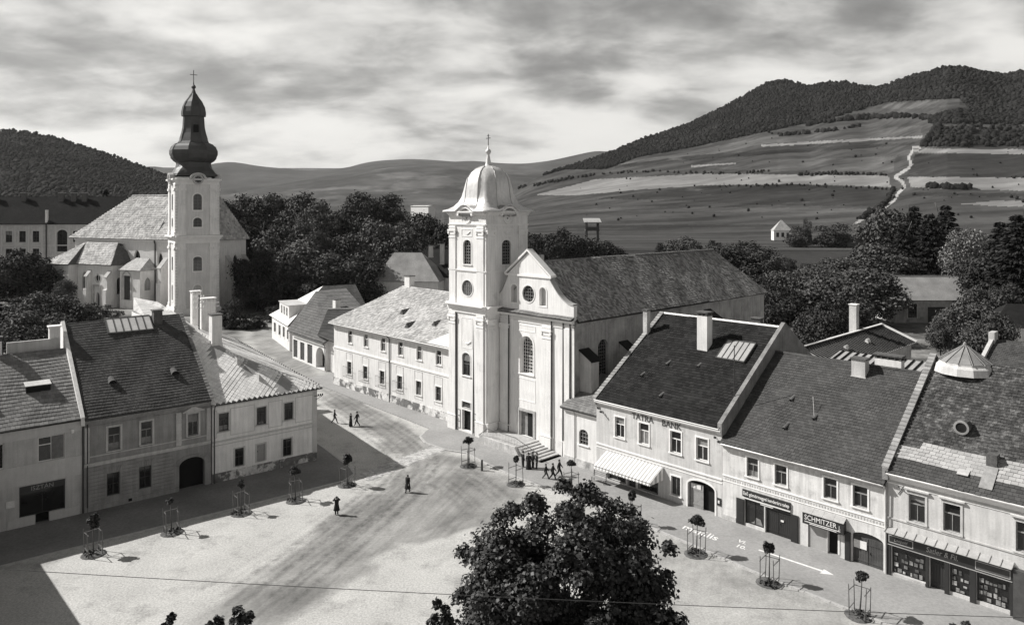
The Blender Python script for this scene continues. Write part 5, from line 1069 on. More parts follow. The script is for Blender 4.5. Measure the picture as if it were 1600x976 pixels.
# ------------------------------------------------------------------ the shaded row on the left (frame LF)
T0 = front(0)
mod = thing('modern_shop_house', 'plain modern shop house with pale bands and ribbed tiled roof at the left edge', 'house', LF, -11, 0)
ZE = 8.68; TR1, ZR1 = 8.2, 13.55; K1 = (ZR1-ZE)/TR1
w1 = [O(-14.43, -12.46, 5.33, 7.43), O(-17.9, -16.85, 5.33, 7.43), O(-21.5, -19.5, 5.33, 7.43)]
shp = O(-15.76, -12.4, .9, 3.5, depth=.35); dsh = O(-14.6, -13.6, 0.05, .9, depth=.5); sh2 = O(-22, -18.5, .9, 3.5, depth=.35)
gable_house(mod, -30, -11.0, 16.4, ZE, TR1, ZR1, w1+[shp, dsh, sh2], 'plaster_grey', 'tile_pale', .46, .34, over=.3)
for o in w1: window(mod, T0, o, 'two', 'plaster_trim', trim=0, sill=False, depth=.1)
MB().tbox(T0, -13.38, -12.52, .04, .09, 5.4, 7.37).build('roller_blind', 'louvre', mod); MB().tbox(T0, -14.4, -13.46, .06, .12, 6.72, 6.8).build('transom', 'paint_white', mod)
mb = MB(); mb.tbox(T0, -30, -11.0, -.05, .02, 7.5, 8.4); mb.tbox(T0, -30, -11.0, -.05, .02, 3.62, 5.3); mb.tbox(T0, -16.6, -15.8, -.05, .02, 0, .85); mb.tbox(T0, -15.8, -14.62, -.05, .02, 0, .85); mb.tbox(T0, -13.58, -11.3, -.05, .02, 0, .85); mb.build('pale_band', 'plaster_pale_band', mod)
sw = window(mod, T0, shp, 'two', 'paint_black', trim=0, sill=False, depth=.15, name='shop_window')
window(mod, T0, sh2, 'two', 'paint_black', trim=0, sill=False, depth=.15, name='shop_window'); MB().plate(outline(dsh), T0, .4).build('shop_doorway', 'interior_dark', mod)
sg = MB().tbox(T0, -15.74, -12.42, -.02, .1, 2.95, 3.48).build('sign_board', 'paint_black', mod); text('lettering', 'ISZTÁN', .5, 'shutter_grey', sg, T0, -14.1, 3.05, -.03, .006, 'CENTER', 1.0)
MB().tbox(T0, -16.7, -16.1, -.1, .0, 1.95, 2.5).build('letter_box', 'paper', mod)
MB().tube([(-11.05, -.2, 8.2), (-11.05, -.1, 7.8), (-11.05, -.1, .1)], .07, 6).build('downpipe', 'iron', mod)
mb = MB(); mb.tube([(-11.9, 0, 7.4), (-11.9, -.5, 7.5)], .03, 5); mb.box(-12.0, -11.8, -.55, -.35, 7.5, 7.8); mb.build('wire_bracket', 'paint_white', mod)
roof_flap(mod, -14.0, 3.2, ZE+K1*3.2, 2.0, 1.3, K1, 'tin_light', .75); roof_flap(mod, -18.7, 2.4, ZE+K1*2.4, 2.0, 1.3, K1, 'tin_light', .75)
mb = MB(); mb.box(-15.9, -11.8, 8.6, 8.9, 13.2, 14.55)
for s in (-15.2, -14.2, -13.2): mb.box(s-.05, s+.05, 8.55, 8.62, 13.2, 14.5)
mb.build('roof_screen', 'plaster_grey', mod); chimney(mod, -12.0, 9.2, 13.0, 15.6, .9, .8, 'plaster_white', 'plaster_trim', False); chimney(mod, -16.7, 8.6, 13.2, 14.8, .8, .7, 'plaster_white', 'brick_soot')
# palace with the arched gate
pal = thing('gate_house', 'grey palace with dark tiled roof, pedimented windows and arched carriage gate', 'house', LF, -10.9, 0)
TRp, ZRp = 10.5, 15.65; Kp = (ZRp-ZE)/TRp
wu = [O(-9.05, -8.05, 5.2, 7.3), O(-6.33, -5.35, 5.2, 7.3), O(-2.18, -1.2, 5.2, 7.3)]; wl = [O(-9.14, -8.1, 1.1, 3.15), O(-6.47, -5.44, 1.1, 3.15)]; gt = O(-2.97, -.6, .02, 3.1, 'seg', .75, depth=.6)
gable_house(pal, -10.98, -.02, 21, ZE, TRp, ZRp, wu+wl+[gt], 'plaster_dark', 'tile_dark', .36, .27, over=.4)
for i, o in enumerate(wu):
    w = window(pal, T0, o, 'T', 'wood_grey', trim=.17, trim_mat='plaster_grey')
    if i == 2:
        q = MB(); a, b, z = o['u0']-.45, o['u1']+.45, 7.62; q.ext([T0(a, -.2, z), T0(b, -.2, z), T0((a+b)/2, -.2, z+.42)], [T0(a, .02, z), T0(b, .02, z), T0((a+b)/2, .02, z+.42)]); q.tbox(T0, a-.05, b+.05, -.24, .02, z-.1, z); q.build('pediment', 'plaster_grey', w)
for o in wl:
    w = window(pal, T0, o, 'cross', 'wood_dark', trim=0, sill=False)
    for k in range(7):
        a = o['u0']-.15+(o['u1']-o['u0']+.3)*k/7; b = a+(o['u1']-o['u0']+.3)/7-.03; f_ = (k-3)*.05
        MB().ext([T0(a, -.06, 3.18), T0(b, -.06, 3.18), T0(b+f_, -.06, 3.72), T0(a+f_, -.06, 3.72)], [T0(a, .01, 3.18), T0(b, .01, 3.18), T0(b+f_, .01, 3.72), T0(a+f_, .01, 3.72)]).build('voussoir', 'plaster_dark', w)
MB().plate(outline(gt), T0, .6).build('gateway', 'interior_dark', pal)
for k in range(13):
    a0_, a1_ = math.pi*k/13+.02, math.pi*(k+1)/13-.02; c_, z_ = -1.785, 2.35
    P_ = lambda r, a: (c_+1.185*r*math.cos(a), z_+.75*r*math.sin(a)); q = [P_(1.02, a0_), P_(1.02, a1_), P_(1.42, a1_), P_(1.42, a0_)]
    MB().ext([T0(u, -.06, z) for u, z in q], [T0(u, .01, z) for u, z in q]).build('voussoir', 'plaster_dark', pal)
for z in np.arange(.35, 3.9, .33):                            # banded rustication of the ground floor
    for a, b in ((-10.95, -9.2), (-8.05, -6.52), (-5.4, -3.45), (-.5, -.05)) if z < 3.2 else ((-10.95, -9.6), (-7.6, -6.9), (-5.0, -3.6)):
        MB().tbox(T0, a, b, -.05, .02, z+.02, z+.31).build('rustic_band', 'plaster_dark', pal)
mb = MB(); mb.tbox(T0, -10.95, -.05, -.18, .02, 4.28, 4.42); mb.tbox(T0, -10.95, -.05, -.1, .02, 4.1, 4.28); mb.tbox(T0, -10.95, -.05, -.06, .02, 4.9, 5.0); mb.build('string_course', 'plaster_grey', pal)
mb = MB(); cornice(mb, T0, -10.95, -.05, 7.6, [(.08, 0, .1), (.15, .3, .4), (.28, .4, .55), (.38, .55, .66)]); mb.build('cornice', 'plaster_dark', pal)
for a, b in ((-3.25, -2.8), (-.45, -.1), (-10.9, -10.55)):
    mb = MB(); mb.tbox(T0, a, b, -.09, .02, 4.45, 7.6)
    for z in np.arange(4.6, 7.5, .42): mb.tbox(T0, a-.02, b+.02, -.12, -.06, z, z+.36)
    mb.build('quoin_pilaster', 'plaster_grey', pal)
MB().tbox(T0, -10.95, -3.0, -.12, .02, 0, .5).build('plinth', 'plaster_dark', pal); MB().tbox(T0, -7.4, -7.1, -.13, -.05, .25, .5).build('cellar_vent', 'interior_dark', pal)
gutter(pal, -10.9, -.1, -.4, ZE-.3, 'iron', -10.7)
parapet(pal, -11.25, -10.95, TRp, ZRp, ZE, 21, ZE, .28, 'plaster_white', .4); parapet(pal, -.12, .12, TRp, ZRp, ZE, 21, ZE, .12, 'plaster_grey', .4, cap='tile_pale')
for s, t in ((-8.15, 3.0), (-2.6, 3.1)): eyebrow(pal, s, t, ZE+Kp*t, r=.34)
skylight(pal, -7.4, -3.2, 8.6, 10.45, ZE, Kp, 'glass_roof', 6); chimney(pal, -2.6, 9.6, 14.4, 16.3, .85, .9, 'brick_soot', 'brick_soot', False)
# corner house
cor = thing('corner_house', 'pale corner house with light diamond slate roof and three tall white chimneys', 'house', LF, 5, 0)
wu = [O(.71, 1.7, 5.05, 6.85), O(4.5, 5.5, 5.0, 6.8), O(7.4, 8.38, 4.98, 6.78)]; wl = [O(2.3, 3.2, 1.25, 3.05), O(4.5, 5.4, 1.25, 3.0), O(7.26, 8.22, 1.2, 3.03)]
Tside = right(11.0)
mb = MB(); wall(mb, T0, 0.1, 11.0, 0, 8.15, wu+wl); mb.add([(11, 0, 0), (13.6, 34, 0), (13.6, 34, 8.15), (11, 0, 8.15)], [(0, 1, 2, 3)]); mb.add([(13.6, 34, 0), (3, 34, 0), (3, 34, 8.15), (5.5, 34, 11.4), (13.6, 34, 8.15)], [(0, 1, 2, 3, 4)]); mb.add([(.1, 0, 0), (.1, 12, 0), (.1, 12, 15.2), (.1, 0, 8.15)], [(0, 1, 2, 3)])
mb.add([(.1, 12, 0), (4, 5.6, 0), (4, 5.6, 11.4), (.1, 12, 15.2)], [(0, 1, 2, 3)]); mb.build('wall', 'plaster_corner', cor)
for i, o in enumerate(wu): window(cor, T0, o, 'T', 'wood_dark', trim=.1, trim_mat='plaster_pale_band', sill=True, curtain=[(4.75, 5.07), (5.3, 5.07), (5.2, 5.25), (5.0, 5.3), (4.8, 5.2)] if i == 1 else None)
window(cor, T0, wl[0], 'cross', 'wood_dark', trim=.14, trim_mat='plaster_pale_band', sill=False); window(cor, T0, wl[2], 'cross', 'wood_dark', trim=.14, trim_mat='plaster_pale_band', sill=False)
door(cor, T0, wl[1], 'shutter_grey', .06, 1, 'window_shutter'); MB().ring(outline(O(4.36, 5.54, 1.25, 3.14)), outline(wl[1], .004), T0, -.05, .02).build('surround', 'plaster_pale_band', cor)
mb = MB()
for a, b in ((.25, .55), (1.85, 4.3), (5.7, 7.2), (8.6, 10.6)): mb.ring(outline(O(a, b, 4.5, 7.2)), outline(O(a+.06, b-.06, 4.56, 7.14)), T0, -.03, .01)
mb.build('stucco_panel', 'plaster_pale_band', cor)
mb = MB(); mb.tbox(T0, .1, 11.0, -.09, .02, 4.02, 4.2); mb.tbox(T0, .1, 11.0, -.05, .02, 3.7, 3.78); mb.tbox(T0, .1, 11.0, -.16, .02, 7.55, 7.75); mb.tbox(T0, 10.55, 11.04, -.05, .02, .9, 7.5); mb.build('string_course', 'plaster_pale_band', cor)
for a, b in ((.1, 3.6), (3.64, 7.0), (7.04, 11.02)): MB().tbox(T0, a, b, -.05, .02, 0, 1.0).build('plinth', 'plinth_stain', cor)
MB().tbox(T0, 9.6, 10.3, -.08, .0, 3.82, 3.98).build('street_sign', 'paint_white', cor)
Ea, Eb, Kp_, Pp = (-.05, -.45, 7.93), (11.5, -.45, 7.93), (4.0, 5.6, 11.55), (-.05, 12.0, 15.35)
kf = (15.35-7.93)/12.45; Kp_ = (4.0, 5.6, 7.93+kf*6.05); K2p = (6.4, 34.5, Kp_[2]); E2p = (14.3, 34.5, 7.93); E0p = (1.8, 34.5, 7.93); E0k = (-.05, 5.6, 9.0)
rf = MB(); rf.slab([Ea, Eb, Kp_], .14); rf.slab([Ea, Kp_, Pp], .14); rf.ext([Eb, E2p, K2p, Kp_], [(p[0], p[1], p[2]-.15) for p in (Eb, E2p, K2p, Kp_)]); rf.ext([Kp_, K2p, E0p, E0k], [(p[0], p[1], p[2]-.15) for p in (Kp_, K2p, E0p, E0k)]); cr_f = rf.build('roof', 'slate_joint', cor)
sl_ = math.hypot(1, kf)
tiles('slates', cr_f, 'slate_light', Ea, (1, 0, 0), (0, 1, kf), [(0, 0), (11.55, 0), (4.05, 6.05*sl_), (0, 12.45*sl_)], .3, .52, .035, .3, True)
vv_ = Vector(V3(Eb, Kp_)); uu_ = Vector(V3(Eb, E2p)).normalized(); vperp = (vv_-uu_*vv_.dot(uu_)); LL = Vector(V3(Eb, E2p)).length
tiles('slates', cr_f, 'slate_light', Eb, uu_, vperp, [(0, 0), (LL, 0), (LL-.4, vperp.length), (vv_.dot(uu_), vperp.length)], .36, .5, .035, .3, True)
mb = MB()
for i in range(44): p = Vector(Eb).lerp(Vector(E2p), (i+.5)/44); mb.box(p.x-.35, p.x-.25, p.y-.05, p.y+.05, p.z+.05, p.z+.32)
for i in range(15): p = Vector(Ea).lerp(Vector(Eb), (i+.5)/15); mb.box(p.x-.03, p.x+.03, p.y-.02, p.y+.06, p.z-.05, p.z+.14)
mb.build('snow_guards', 'iron', cr_f)['kind'] = 'stuff'
mb = MB().tube([Eb, Kp_], .07, 6); mb.tube([Kp_, Pp], .09, 6); mb.tube([Kp_, K2p], .08, 6); mb.build('hip_capping', 'slate_light', cr_f)
gutter(cor, 0.2, 11.4, -.5, 7.82, 'iron', .25)
chimney(cor, 2.8, 7.6, 12.3, 15.6, 1.05, 1.1, 'plaster_white', 'brick_soot', False); chimney(cor, 9.1, 31.2, 9.8, 14.4, 1.9, 1.2, 'plaster_white', 'plaster_trim'); chimney(cor, 8.9, 35.8, 9.8, 15.0, 1.2, 1.0, 'plaster_white', 'plaster_trim')
for s, t in ((4.2, 4.0), (5.6, 1.5)):
    z = 7.93+kf*(t+.45); MB().add([(s-.3, t, z+.05), (s+.35, t, z+.05), (s-.3, t, z+.75), (s-.25, t+1.2, z+.85)], [(0, 1, 2), (1, 2, 3), (0, 2, 3)]).build('roof_vent', 'tin_grey', cor)
mb = MB(); mb.tube([(10.7, -.05, 7.0), (11.6, -.25, 7.0)], .035, 5); mb.tube([(10.9, -.05, 6.6), (11.5, -.25, 6.95)], .03, 5)
for q in (11.1, 11.35, 11.58): mb.box(q-.05, q+.05, -.3, -.18, 7.0, 7.2)
mb.build('wire_bracket', 'iron', cor)
mb = MB(); mb.tube([(6.2, 25, 9.5), (6.2, 25, 16.0)], .09, 6); pm = mb.build('wire_mast', 'iron', cor)
for z in (14.2, 14.9, 15.6):
    mb = MB(); mb.box(5.5, 6.9, 24.94, 25.06, z, z+.1)
    for q in (5.6, 5.9, 6.5, 6.8): mb.box(q-.06, q+.06, 24.94, 25.06, z+.1, z+.32)
    mb.build('crossarm', 'paint_white', pm)
# yard building behind the palace
yb = thing('yard_building', 'low yard building with bare plaster roof slope and arched opening behind the palace', 'outbuilding', LF, 0, 24)
P5 = [(-.7, 22.7, 14.0), (3.0, 23.3, 14.0), (2.2, 29, 15.0), (.5, 34.5, 15.2), (-.6, 29.5, 14.2)]
ya = O(24.2, 26.8, 12.0, 13.7, 'round', depth=.3); mb = MB(); wall(mb, left(-.8), 22.7, 29.5, 0, 14.0, [ya])
for p, q in zip(P5, P5[1:]): mb.add([(p[0], p[1], 0), (q[0], q[1], 0), (q[0], q[1], q[2]-.1), (p[0], p[1], p[2]-.1)], [(0, 1, 2, 3)])
mb.build('wall', 'plaster_white', yb); MB().plate(outline(ya), left(-.8), .3).build('opening', 'interior_dark', yb)
mb = MB(); mb.ext(P5, [(p[0], p[1], p[2]-.2) for p in P5]); mb.build('roof', 'plaster_old', yb)
# house out of frame on the left of the square (its shadow lies across the corner)
dkh = thing('town_house', 'tall house off the left edge of the square casting the dark corner shadow', 'house', Frame(-48.5, 60.4, -46.2), 0, 0, group='square fronts')
mb = MB(); ops = [O(1+i*3.4, 2.1+i*3.4, z, z+1.9) for i in range(6) for z in (1.2, 5.4)]; wall(mb, back(0), 0, 22, 0, 9, ops); mb.add([(0, 0, 0), (0, -14, 0), (0, -14, 9), (0, -7, 13.5), (0, 0, 9)], [(0, 1, 2, 3, 4)]); mb.add([(22, 0, 0), (22, -14, 0), (22, -14, 9), (22, -7, 13.5), (22, 0, 9)], [(0, 1, 2, 3, 4)]); mb.add([(0, -14, 0), (22, -14, 0), (22, -14, 9), (0, -14, 9)], [(0, 1, 2, 3)]); mb.build('wall', 'plaster_grey', dkh)
for o in ops: window(dkh, back(0), o, 'T')
mb = MB(); mb.slab([(-.3, .4, 8.75), (22.3, .4, 8.75), (22.3, -7, 13.5), (-.3, -7, 13.5)], .15); mb.slab([(-.3, -14.4, 8.75), (22.3, -14.4, 8.75), (22.3, -7, 13.5), (-.3, -7, 13.5)], .15); mb.build('roof', 'shingle_fardark', dkh)

# ------------------------------------------------------------------ cathedral on the left
NF = Frame(-82.4, 196.5, -24.8)                    # nave: s runs left-right along the sunny side
ca = thing('cathedral', 'old buttressed church with tall onion-spired clock tower among trees', 'church', NF, 0, 0)
NT = front(0); W = 15.2
lan = [O(-17.4, -15.2, 5.7, 15.2, 'point', 2.2, depth=.7), O(-26.8, -24.2, 12.6, 15.8, 'point', 2.2, depth=.7)]
mb = MB(); wall(mb, NT, -52, 0, 0, 19, lan, .7); Te = right(0.0); lane = [O(4.2, 5.8, 5.5, 14.5, 'point', 1.6, depth=.7), O(10.4, 12.0, 5.5, 14.5, 'point', 1.6, depth=.7)]; wall(mb, Te, 0, W, 0, 19, lane, .7)
mb.add([(-52, 0, 0), (-56, 5, 0), (-56, 5, 19), (-52, 0, 19)], [(0, 1, 2, 3)]); mb.add([(-56, 5, 0), (-52, W, 0), (-52, W, 19), (-56, 5, 19)], [(0, 1, 2, 3)]); mb.add([(-52, W, 0), (0, W, 0), (0, W, 19), (-52, W, 19)], [(0, 1, 2, 3)])
mb.build('nave_wall', 'plaster_white', ca)
for o in lan: window(ca, NT, o, 'two', 'louvre', trim=0, sill=False, depth=.5, bars=.15)
for o in lane: window(ca, Te, o, 'two', 'louvre', trim=0, sill=False, depth=.5, bars=.15)
e0, e1, g0, g1, b0, b1 = (-54, -.7, 18.8), (.8, -.7, 18.8), (-37, 7.6, 31.2), (-2.5, 7.6, 31.2), (-54, W+.7, 18.8), (.8, W+.7, 18.8)
rf = MB(); rf.slab([e0, e1, g1, g0], .3); rf.slab([b0, b1, g1, g0], .3); rf.slab([e1, b1, g1], .3); rf.slab([e0, (-57.5, 5, 18.8), g0], .3); rf.slab([(-57.5, 5, 18.8), b0, g0], .3); nr = rf.build('nave_roof', 'shingle_far', ca)
Lr = length(V3((0, -.7, 18.8), (0, 7.6, 31.2)))
tiles('shingles', nr, 'shingle_pale', e0, (1, 0, 0), (0, 8.3, 12.4), [(0, 0), (54.8, 0), (51.5, Lr), (17, Lr)], .62, .55, .08, .6)
tiles('shingles', nr, 'shingle_pale', e1, (0, 1, 0), (-3.3, 8.3-8.3, 12.4), [(0, 0), (W+1.4, 0), (8.3, math.hypot(3.3, 12.4))], .62, .55, .08)
ridge_tiles(nr, g0, g1, 'shingle_far', 40, .3); mb = MB(); mb.tbox(NT, -52, 0, -.4, .02, 18.2, 18.7); mb.build('eaves_moulding', 'plaster_trim', ca); MB().tube([(-17.95, -.6, 18.5), (-17.95, -.3, 17.5), (-17.95, -.3, .5)], .2, 6).build('downpipe', 'iron', ca); MB().tube([(-17.9, 0.4, 20.0), (-17.6, 2.6, 24.5)], [.35, .05], 6).build('valley_flashing', 'copper_dark', nr)
def butt(parent, T, u, w, p, z, m='plaster_white'):
    q = MB(); q.ext([T(u, 0, 0), T(u, -p, 0), T(u, -p, z-p*1.1), T(u, 0, z)], [T(u+w, 0, 0), T(u+w, -p, 0), T(u+w, -p, z-p*1.1), T(u+w, 0, z)]); q.ext([T(u-.1, 0, 0), T(u-.1, -p-.5, 0), T(u-.1, -p-.5, z*.52), T(u-.1, 0, z*.57)], [T(u+w+.1, 0, 0), T(u+w+.1, -p-.5, 0), T(u+w+.1, -p-.5, z*.52), T(u+w+.1, 0, z*.57)]); b = q.build('buttress', m, parent)
    MB().ext([T(u-.15, .0, z+.25), T(u-.15, -p-.3, z-p*1.1-.1), T(u-.15, -p-.3, z-p*1.1+.1), T(u-.15, 0, z+.45)], [T(u+w+.15, .0, z+.25), T(u+w+.15, -p-.3, z-p*1.1-.1), T(u+w+.15, -p-.3, z-p*1.1+.1), T(u+w+.15, 0, z+.45)]).build('buttress_cap', 'stone', b)
butt(ca, NT, -14.6, 1.3, 2.2, 13.5); butt(ca, Te, 2.0, 1.2, 1.8, 14); butt(ca, Te, 7.6, 1.2, 1.8, 14); butt(ca, Te, 13.6, 1.2, 1.8, 14)
# chapel in front of the nave
cpf = -6.0; CT = front(cpf); chw = [O(-40.2, -38.0, 4.2, 9.8, 'point', 1.9, depth=.6), O(-34.6, -32.6, 7.0, 9.0, 'ellipse', depth=.4), O(-34.3, -32.9, .3, 4.2, 'point', 1.2, depth=.6)]
cp = MB(); wall(cp, CT, -42.3, -28, 0, 12.0, chw, .6); cs_ = O(-4.4, -2.8, 3.6, 8.2, 'round', depth=.5); wall(cp, right(-28), cpf, 0, 0, 12.0, [cs_], .5); cp.build('chapel_wall', 'plaster_white', ca)
window(ca, CT, chw[0], 'two', 'louvre', trim=0, sill=False, depth=.4, bars=.15); window(ca, CT, chw[1], 'two', 'stone', trim=.25, trim_mat='stone', sill=False, depth=.2, bars=.3, name='rose_window'); MB().plate(outline(chw[2]), CT, .55).build('chapel_door', 'wood_dark', ca); window(ca, right(-28), cs_, 'two', 'louvre', trim=0, sill=False, depth=.3)
MB().ring(outline(O(-35.3, -31.9, .2, 6.2)), outline(O(-35.0, -32.2, .2, 5.9)), CT, -.35, .01).build('portal', 'stone', ca)
q = [(-42.6, cpf-.6, 11.8), (-27.4, cpf-.6, 11.8), (-27.4, .1, 11.8)]; r0, r1 = (-44.5, -1.6, 17.7), (-31.2, -1.6, 17.7)
rf = MB(); rf.slab([q[0], q[1], r1, r0], .25); rf.slab([q[1], q[2], (-29.5, .1, 15.2), r1], .25); rf.slab([r0, r1, (-31.2, .1, 17.2), (-44.5, .1, 17.2)], .25); crf = rf.build('chapel_roof', 'shingle_brown', ca)
vq = V3((0, q[0][1], 11.8), (0, -1.6, 17.7)); lq = length(vq)
tiles('shingles', crf, 'shingle_pale', q[0], (1, 0, 0), vq, [(0, 0), (15.2, 0), (11.4, lq), (-1.9, lq)], .6, .5, .08)
butt(ca, CT, -37.4, 1.1, 1.2, 9.8); butt(ca, CT, -29.3, 1.1, 1.2, 9.8)
# apse block at the far left
aw3 = [O(-49.2, -47.6, 3.5, 9.0, 'point', 1.5, depth=.5)]; ap = MB(); AT = front(-8.5); wall(ap, AT, -52.2, -42.4, 0, 11.9, aw3, .5); wall(ap, right(-42.4), -8.5, 0, 0, 11.9, []); ap.add([(-52.2, -8.5, 0), (-55, -4, 0), (-55, -4, 11.9), (-52.2, -8.5, 11.9)], [(0, 1, 2, 3)]); ap.add([(-55, -4, 0), (-55, 4, 0), (-55, 4, 11.9), (-55, -4, 11.9)], [(0, 1, 2, 3)]); ap.build('apse_wall', 'plaster_white', ca); MB().plate(outline(aw3[0]), AT, .3).build('blind_window', 'plaster_grey', ca); MB().plate(outline(O(-48.0, -46.8, 2.0, 3.8, 'ellipse')), AT, -.02).build('round_plaque', 'iron', ca)
butt(ca, AT, -52.6, 1.0, 1.4, 9.0)
A_ = [(-52.6, -9.1, 11.7), (-41.9, -9.1, 11.7), (-41.9, -1.6, 11.7), (-44.5, 1, 17.6), (-56, 3, 11.7), (-56, -4, 11.7)]; pk = (-44.5, -1.6, 17.75)
rf = MB()
for i in (0, 1, 4, 5): rf.slab([A_[i], A_[(i+1) % 6], pk], .25)
arf = rf.build('apse_roof', 'shingle_brown', ca); vq = V3((0, -9.1, 11.7), (0, -1.6, 17.75)); tiles('shingles', arf, 'shingle_pale', A_[0], (1, 0, 0), vq, [(0, 0), (10.7, 0), (8.1, length(vq))], .6, .5, .08)
# porch block
po_ = [O(-24.6, -21.9, 2.4, 9.0, depth=.5)]; pw = MB(); PT = front(-5.0); wall(pw, PT, -26, -18, 0, 10.8, po_, .5); Tp = right(-18.0); pw3 = [O(-3.6, -1.6, 5, 8.6, 'point', 1.8, depth=.3)]; wall(pw, Tp, -5.0, 0, 0, 10.8, pw3, .3); pw.add([(-26, -5, 0), (-26, 0, 0), (-26, 0, 10.8), (-26, -5, 10.8)], [(0, 1, 2, 3)]); pw.build('porch_wall', 'plaster_white', ca); door(ca, PT, po_[0], 'wood_dark', .3, 2); MB().plate(outline(pw3[0]), Tp, .28).build('blind_window', 'plaster_dark', ca); MB().ring(outline(O(-25.2, -21.3, 2.4, 10.5, 'point', 2)), outline(O(-24.9, -21.6, 2.4, 10.1, 'point', 1.8)), PT, -.1, .01).build('door_arch', 'stone', ca)
rf = MB(); q = [(-26.5, -5.6, 10.6), (-17.4, -5.6, 10.6), (-17.4, 0, 10.6), (-26.5, 0, 10.6)]; rf.slab([q[0], q[1], (-20, -.4, 13.6), (-25.2, -.4, 13.6)], .2); rf.slab([q[1], q[2], (-20, -.4, 13.6)], .2); rf.slab([q[0], q[3], (-25.2, -.4, 13.6)], .2); rf.build('porch_roof', 'shingle_far', ca)
# clock tower
KF = Frame(-85.8, 188.0, 34.0); tw_ = 10.3
ct = thing('clock_tower', 'shaded clock tower with dark onion spire rising beside the cathedral nave', 'tower', KF, 5, 5)
KTf = front(0); KL = left(0.0); KR = right(tw_)
f_o = [O(4.1, 6.2, 27.0, 31.2, 'seg', .9, depth=.5), O(4.1, 6.2, 22.6, 25.0, 'seg', .9, depth=.5), O(4.1, 6.2, 11.2, 14.9, 'seg', .6, depth=.5), O(4.1, 6.1, 3.4, 7.6, 'round', depth=.25)]
mb = MB(); 
for T_ in (KTf, KL, KR): wall(mb, T_, 0, tw_, 0, 35.2, f_o, .5)
mb.add([(0, tw_, 0), (tw_, tw_, 0), (tw_, tw_, 35.2), (0, tw_, 35.2)], [(0, 1, 2, 3)]); twb = mb.build('tower_wall', 'plaster_field', ct)
for T_ in (KTf, KL, KR):
    for o in f_o[:3]: window(ct, T_, o, 'grid', 'louvre', trim=.3, depth=.3, bars=.08)
    MB().plate(outline(f_o[3]), T_, .25).build('blind_window', 'plaster_grey', ct); MB().ring(outline(f_o[3], -.3), outline(f_o[3], .004), T_, -.1, .02).build('surround', 'plaster_trim', ct)
    q = MB(); cornice(q, T_, -.2, tw_+.2, 18.4, [(.25, 0, .9), (.45, .9, 1.2), (.75, 1.2, 1.6), (1.1, 1.6, 2.0)]); q.build('tower_cornice', 'plaster_trim', twb); q = MB(); cornice(q, T_, -.1, tw_+.1, 33.6, [(.2, 0, .8), (.45, .8, 1.1), (.8, 1.1, 1.5)]); q.build('tower_cornice', 'plaster_trim', twb); q = MB(); q.tbox(T_, -.5, tw_+.5, -.6, .02, 0, 1.6); q.build('tower_base', 'plaster_trim', twb)
    for u0, u1 in ((.3, 2.2), (tw_-2.2, tw_-.3)):
        for z0, z1 in ((1.6, 18.4), (20.5, 33.6)): q = MB(); q.tbox(T_, u0, u1, -.3, .02, z0, z1); q.tbox(T_, u0-.2, u1+.2, -.5, .02, z1-1.6, z1-1.0); q.tbox(T_, u0-.15, u1+.15, -.42, .02, z0, z0+.9); q.build('pilaster', 'plaster_church', ct)
    for c in (0.12, tw_-.12):
        q = MB()
        for z in np.arange(1.8, 33, .75):
            if 17.5 < z < 20.5: continue
            q.tbox(T_, c-.2, c+.2, -.16, .02, z, z+.5)
        q.build('quoins', 'plaster_trim', ct)['kind'] = 'stuff'
    o = O(4.15, 6.15, 33.9, 35.9, 'ellipse'); q = MB(); q.ring(outline(o, -.3), outline(o, .06), T_, -.85, .1); q.ring([(5.15+2.1*math.cos(math.pi*i/16), 34.9+1.75*math.sin(math.pi*i/16)) for i in range(17)]+[(5.15, 34.9)], [(5.15+1.55*math.cos(math.pi*i/16), 34.9+1.3*math.sin(math.pi*i/16)) for i in range(17)]+[(5.15, 34.9)], T_, -1.0, .3); ck = q.build('clock_frame', 'plaster_grey', ct); MB().plate(outline(o, .08), T_, -.6).build('clock_face', 'wood_dark', ck)
    q = MB()
    for k in range(12): a = 2*math.pi*k/12; q.tbox(T_, 5.15+.8*math.cos(a)-.07, 5.15+.8*math.cos(a)+.07, -.64, -.59, 34.9+.8*math.sin(a)-.07, 34.9+.8*math.sin(a)+.07)
    q.tbox(T_, 5.12, 5.18, -.66, -.62, 34.9, 35.55); q.tbox(T_, 5.15, 5.55, -.66, -.62, 34.87, 34.93); q.build('clock_hands', 'tin_grey', ck)
pm_ = .1645
SP = [(39, 275), (38, 272), (33, 266), (29, 262), (26.5, 257), (25.5, 253.5), (29.5, 251), (33, 247), (35, 241), (35, 235), (32.5, 229), (28, 225), (22.5, 222.5), (21.5, 220.5), (20, 215), (17.6, 207), (15.8, 198), (15, 184), (14.8, 181), (17.5, 180.5), (17.5, 178.5), (17.5, 174), (16, 166), (12.5, 158), (7.5, 151), (4, 145), (2.2, 139), (1.6, 137), (3.2, 135.5), (3.4, 133.5), (2.2, 131.5), (1, 130), (.6, 126)]
prf = [(r*pm_, 27+(328-y)/1150*193.0) for r, y in SP]
def oc(a, i):
    k = 1.0 if i > 5 else max(0, 1-i/5.0); a8 = 1/math.cos(((a+math.pi/8) % (math.pi/4))-math.pi/8)*.96
    if i <= 5: s4 = min(1/max(abs(math.cos(a)), abs(math.sin(a)), 1e-6), 1.38)*.80; return s4*k+a8*(1-k)
    return a8
q = MB().lathe(tw_/2, tw_/2, prf, 32, 0, oc); sp = q.build('onion_spire', 'copper_dark', ct)
q = MB()
for k in range(8): a = math.pi/4*k+math.pi/8; q.tube([(tw_/2+(r*1.03)*math.cos(a), tw_/2+(r*1.03)*math.sin(a), z) for r, z in prf[5:26]], .12, 5)
q.build('spire_ribs', 'copper_dark', sp)
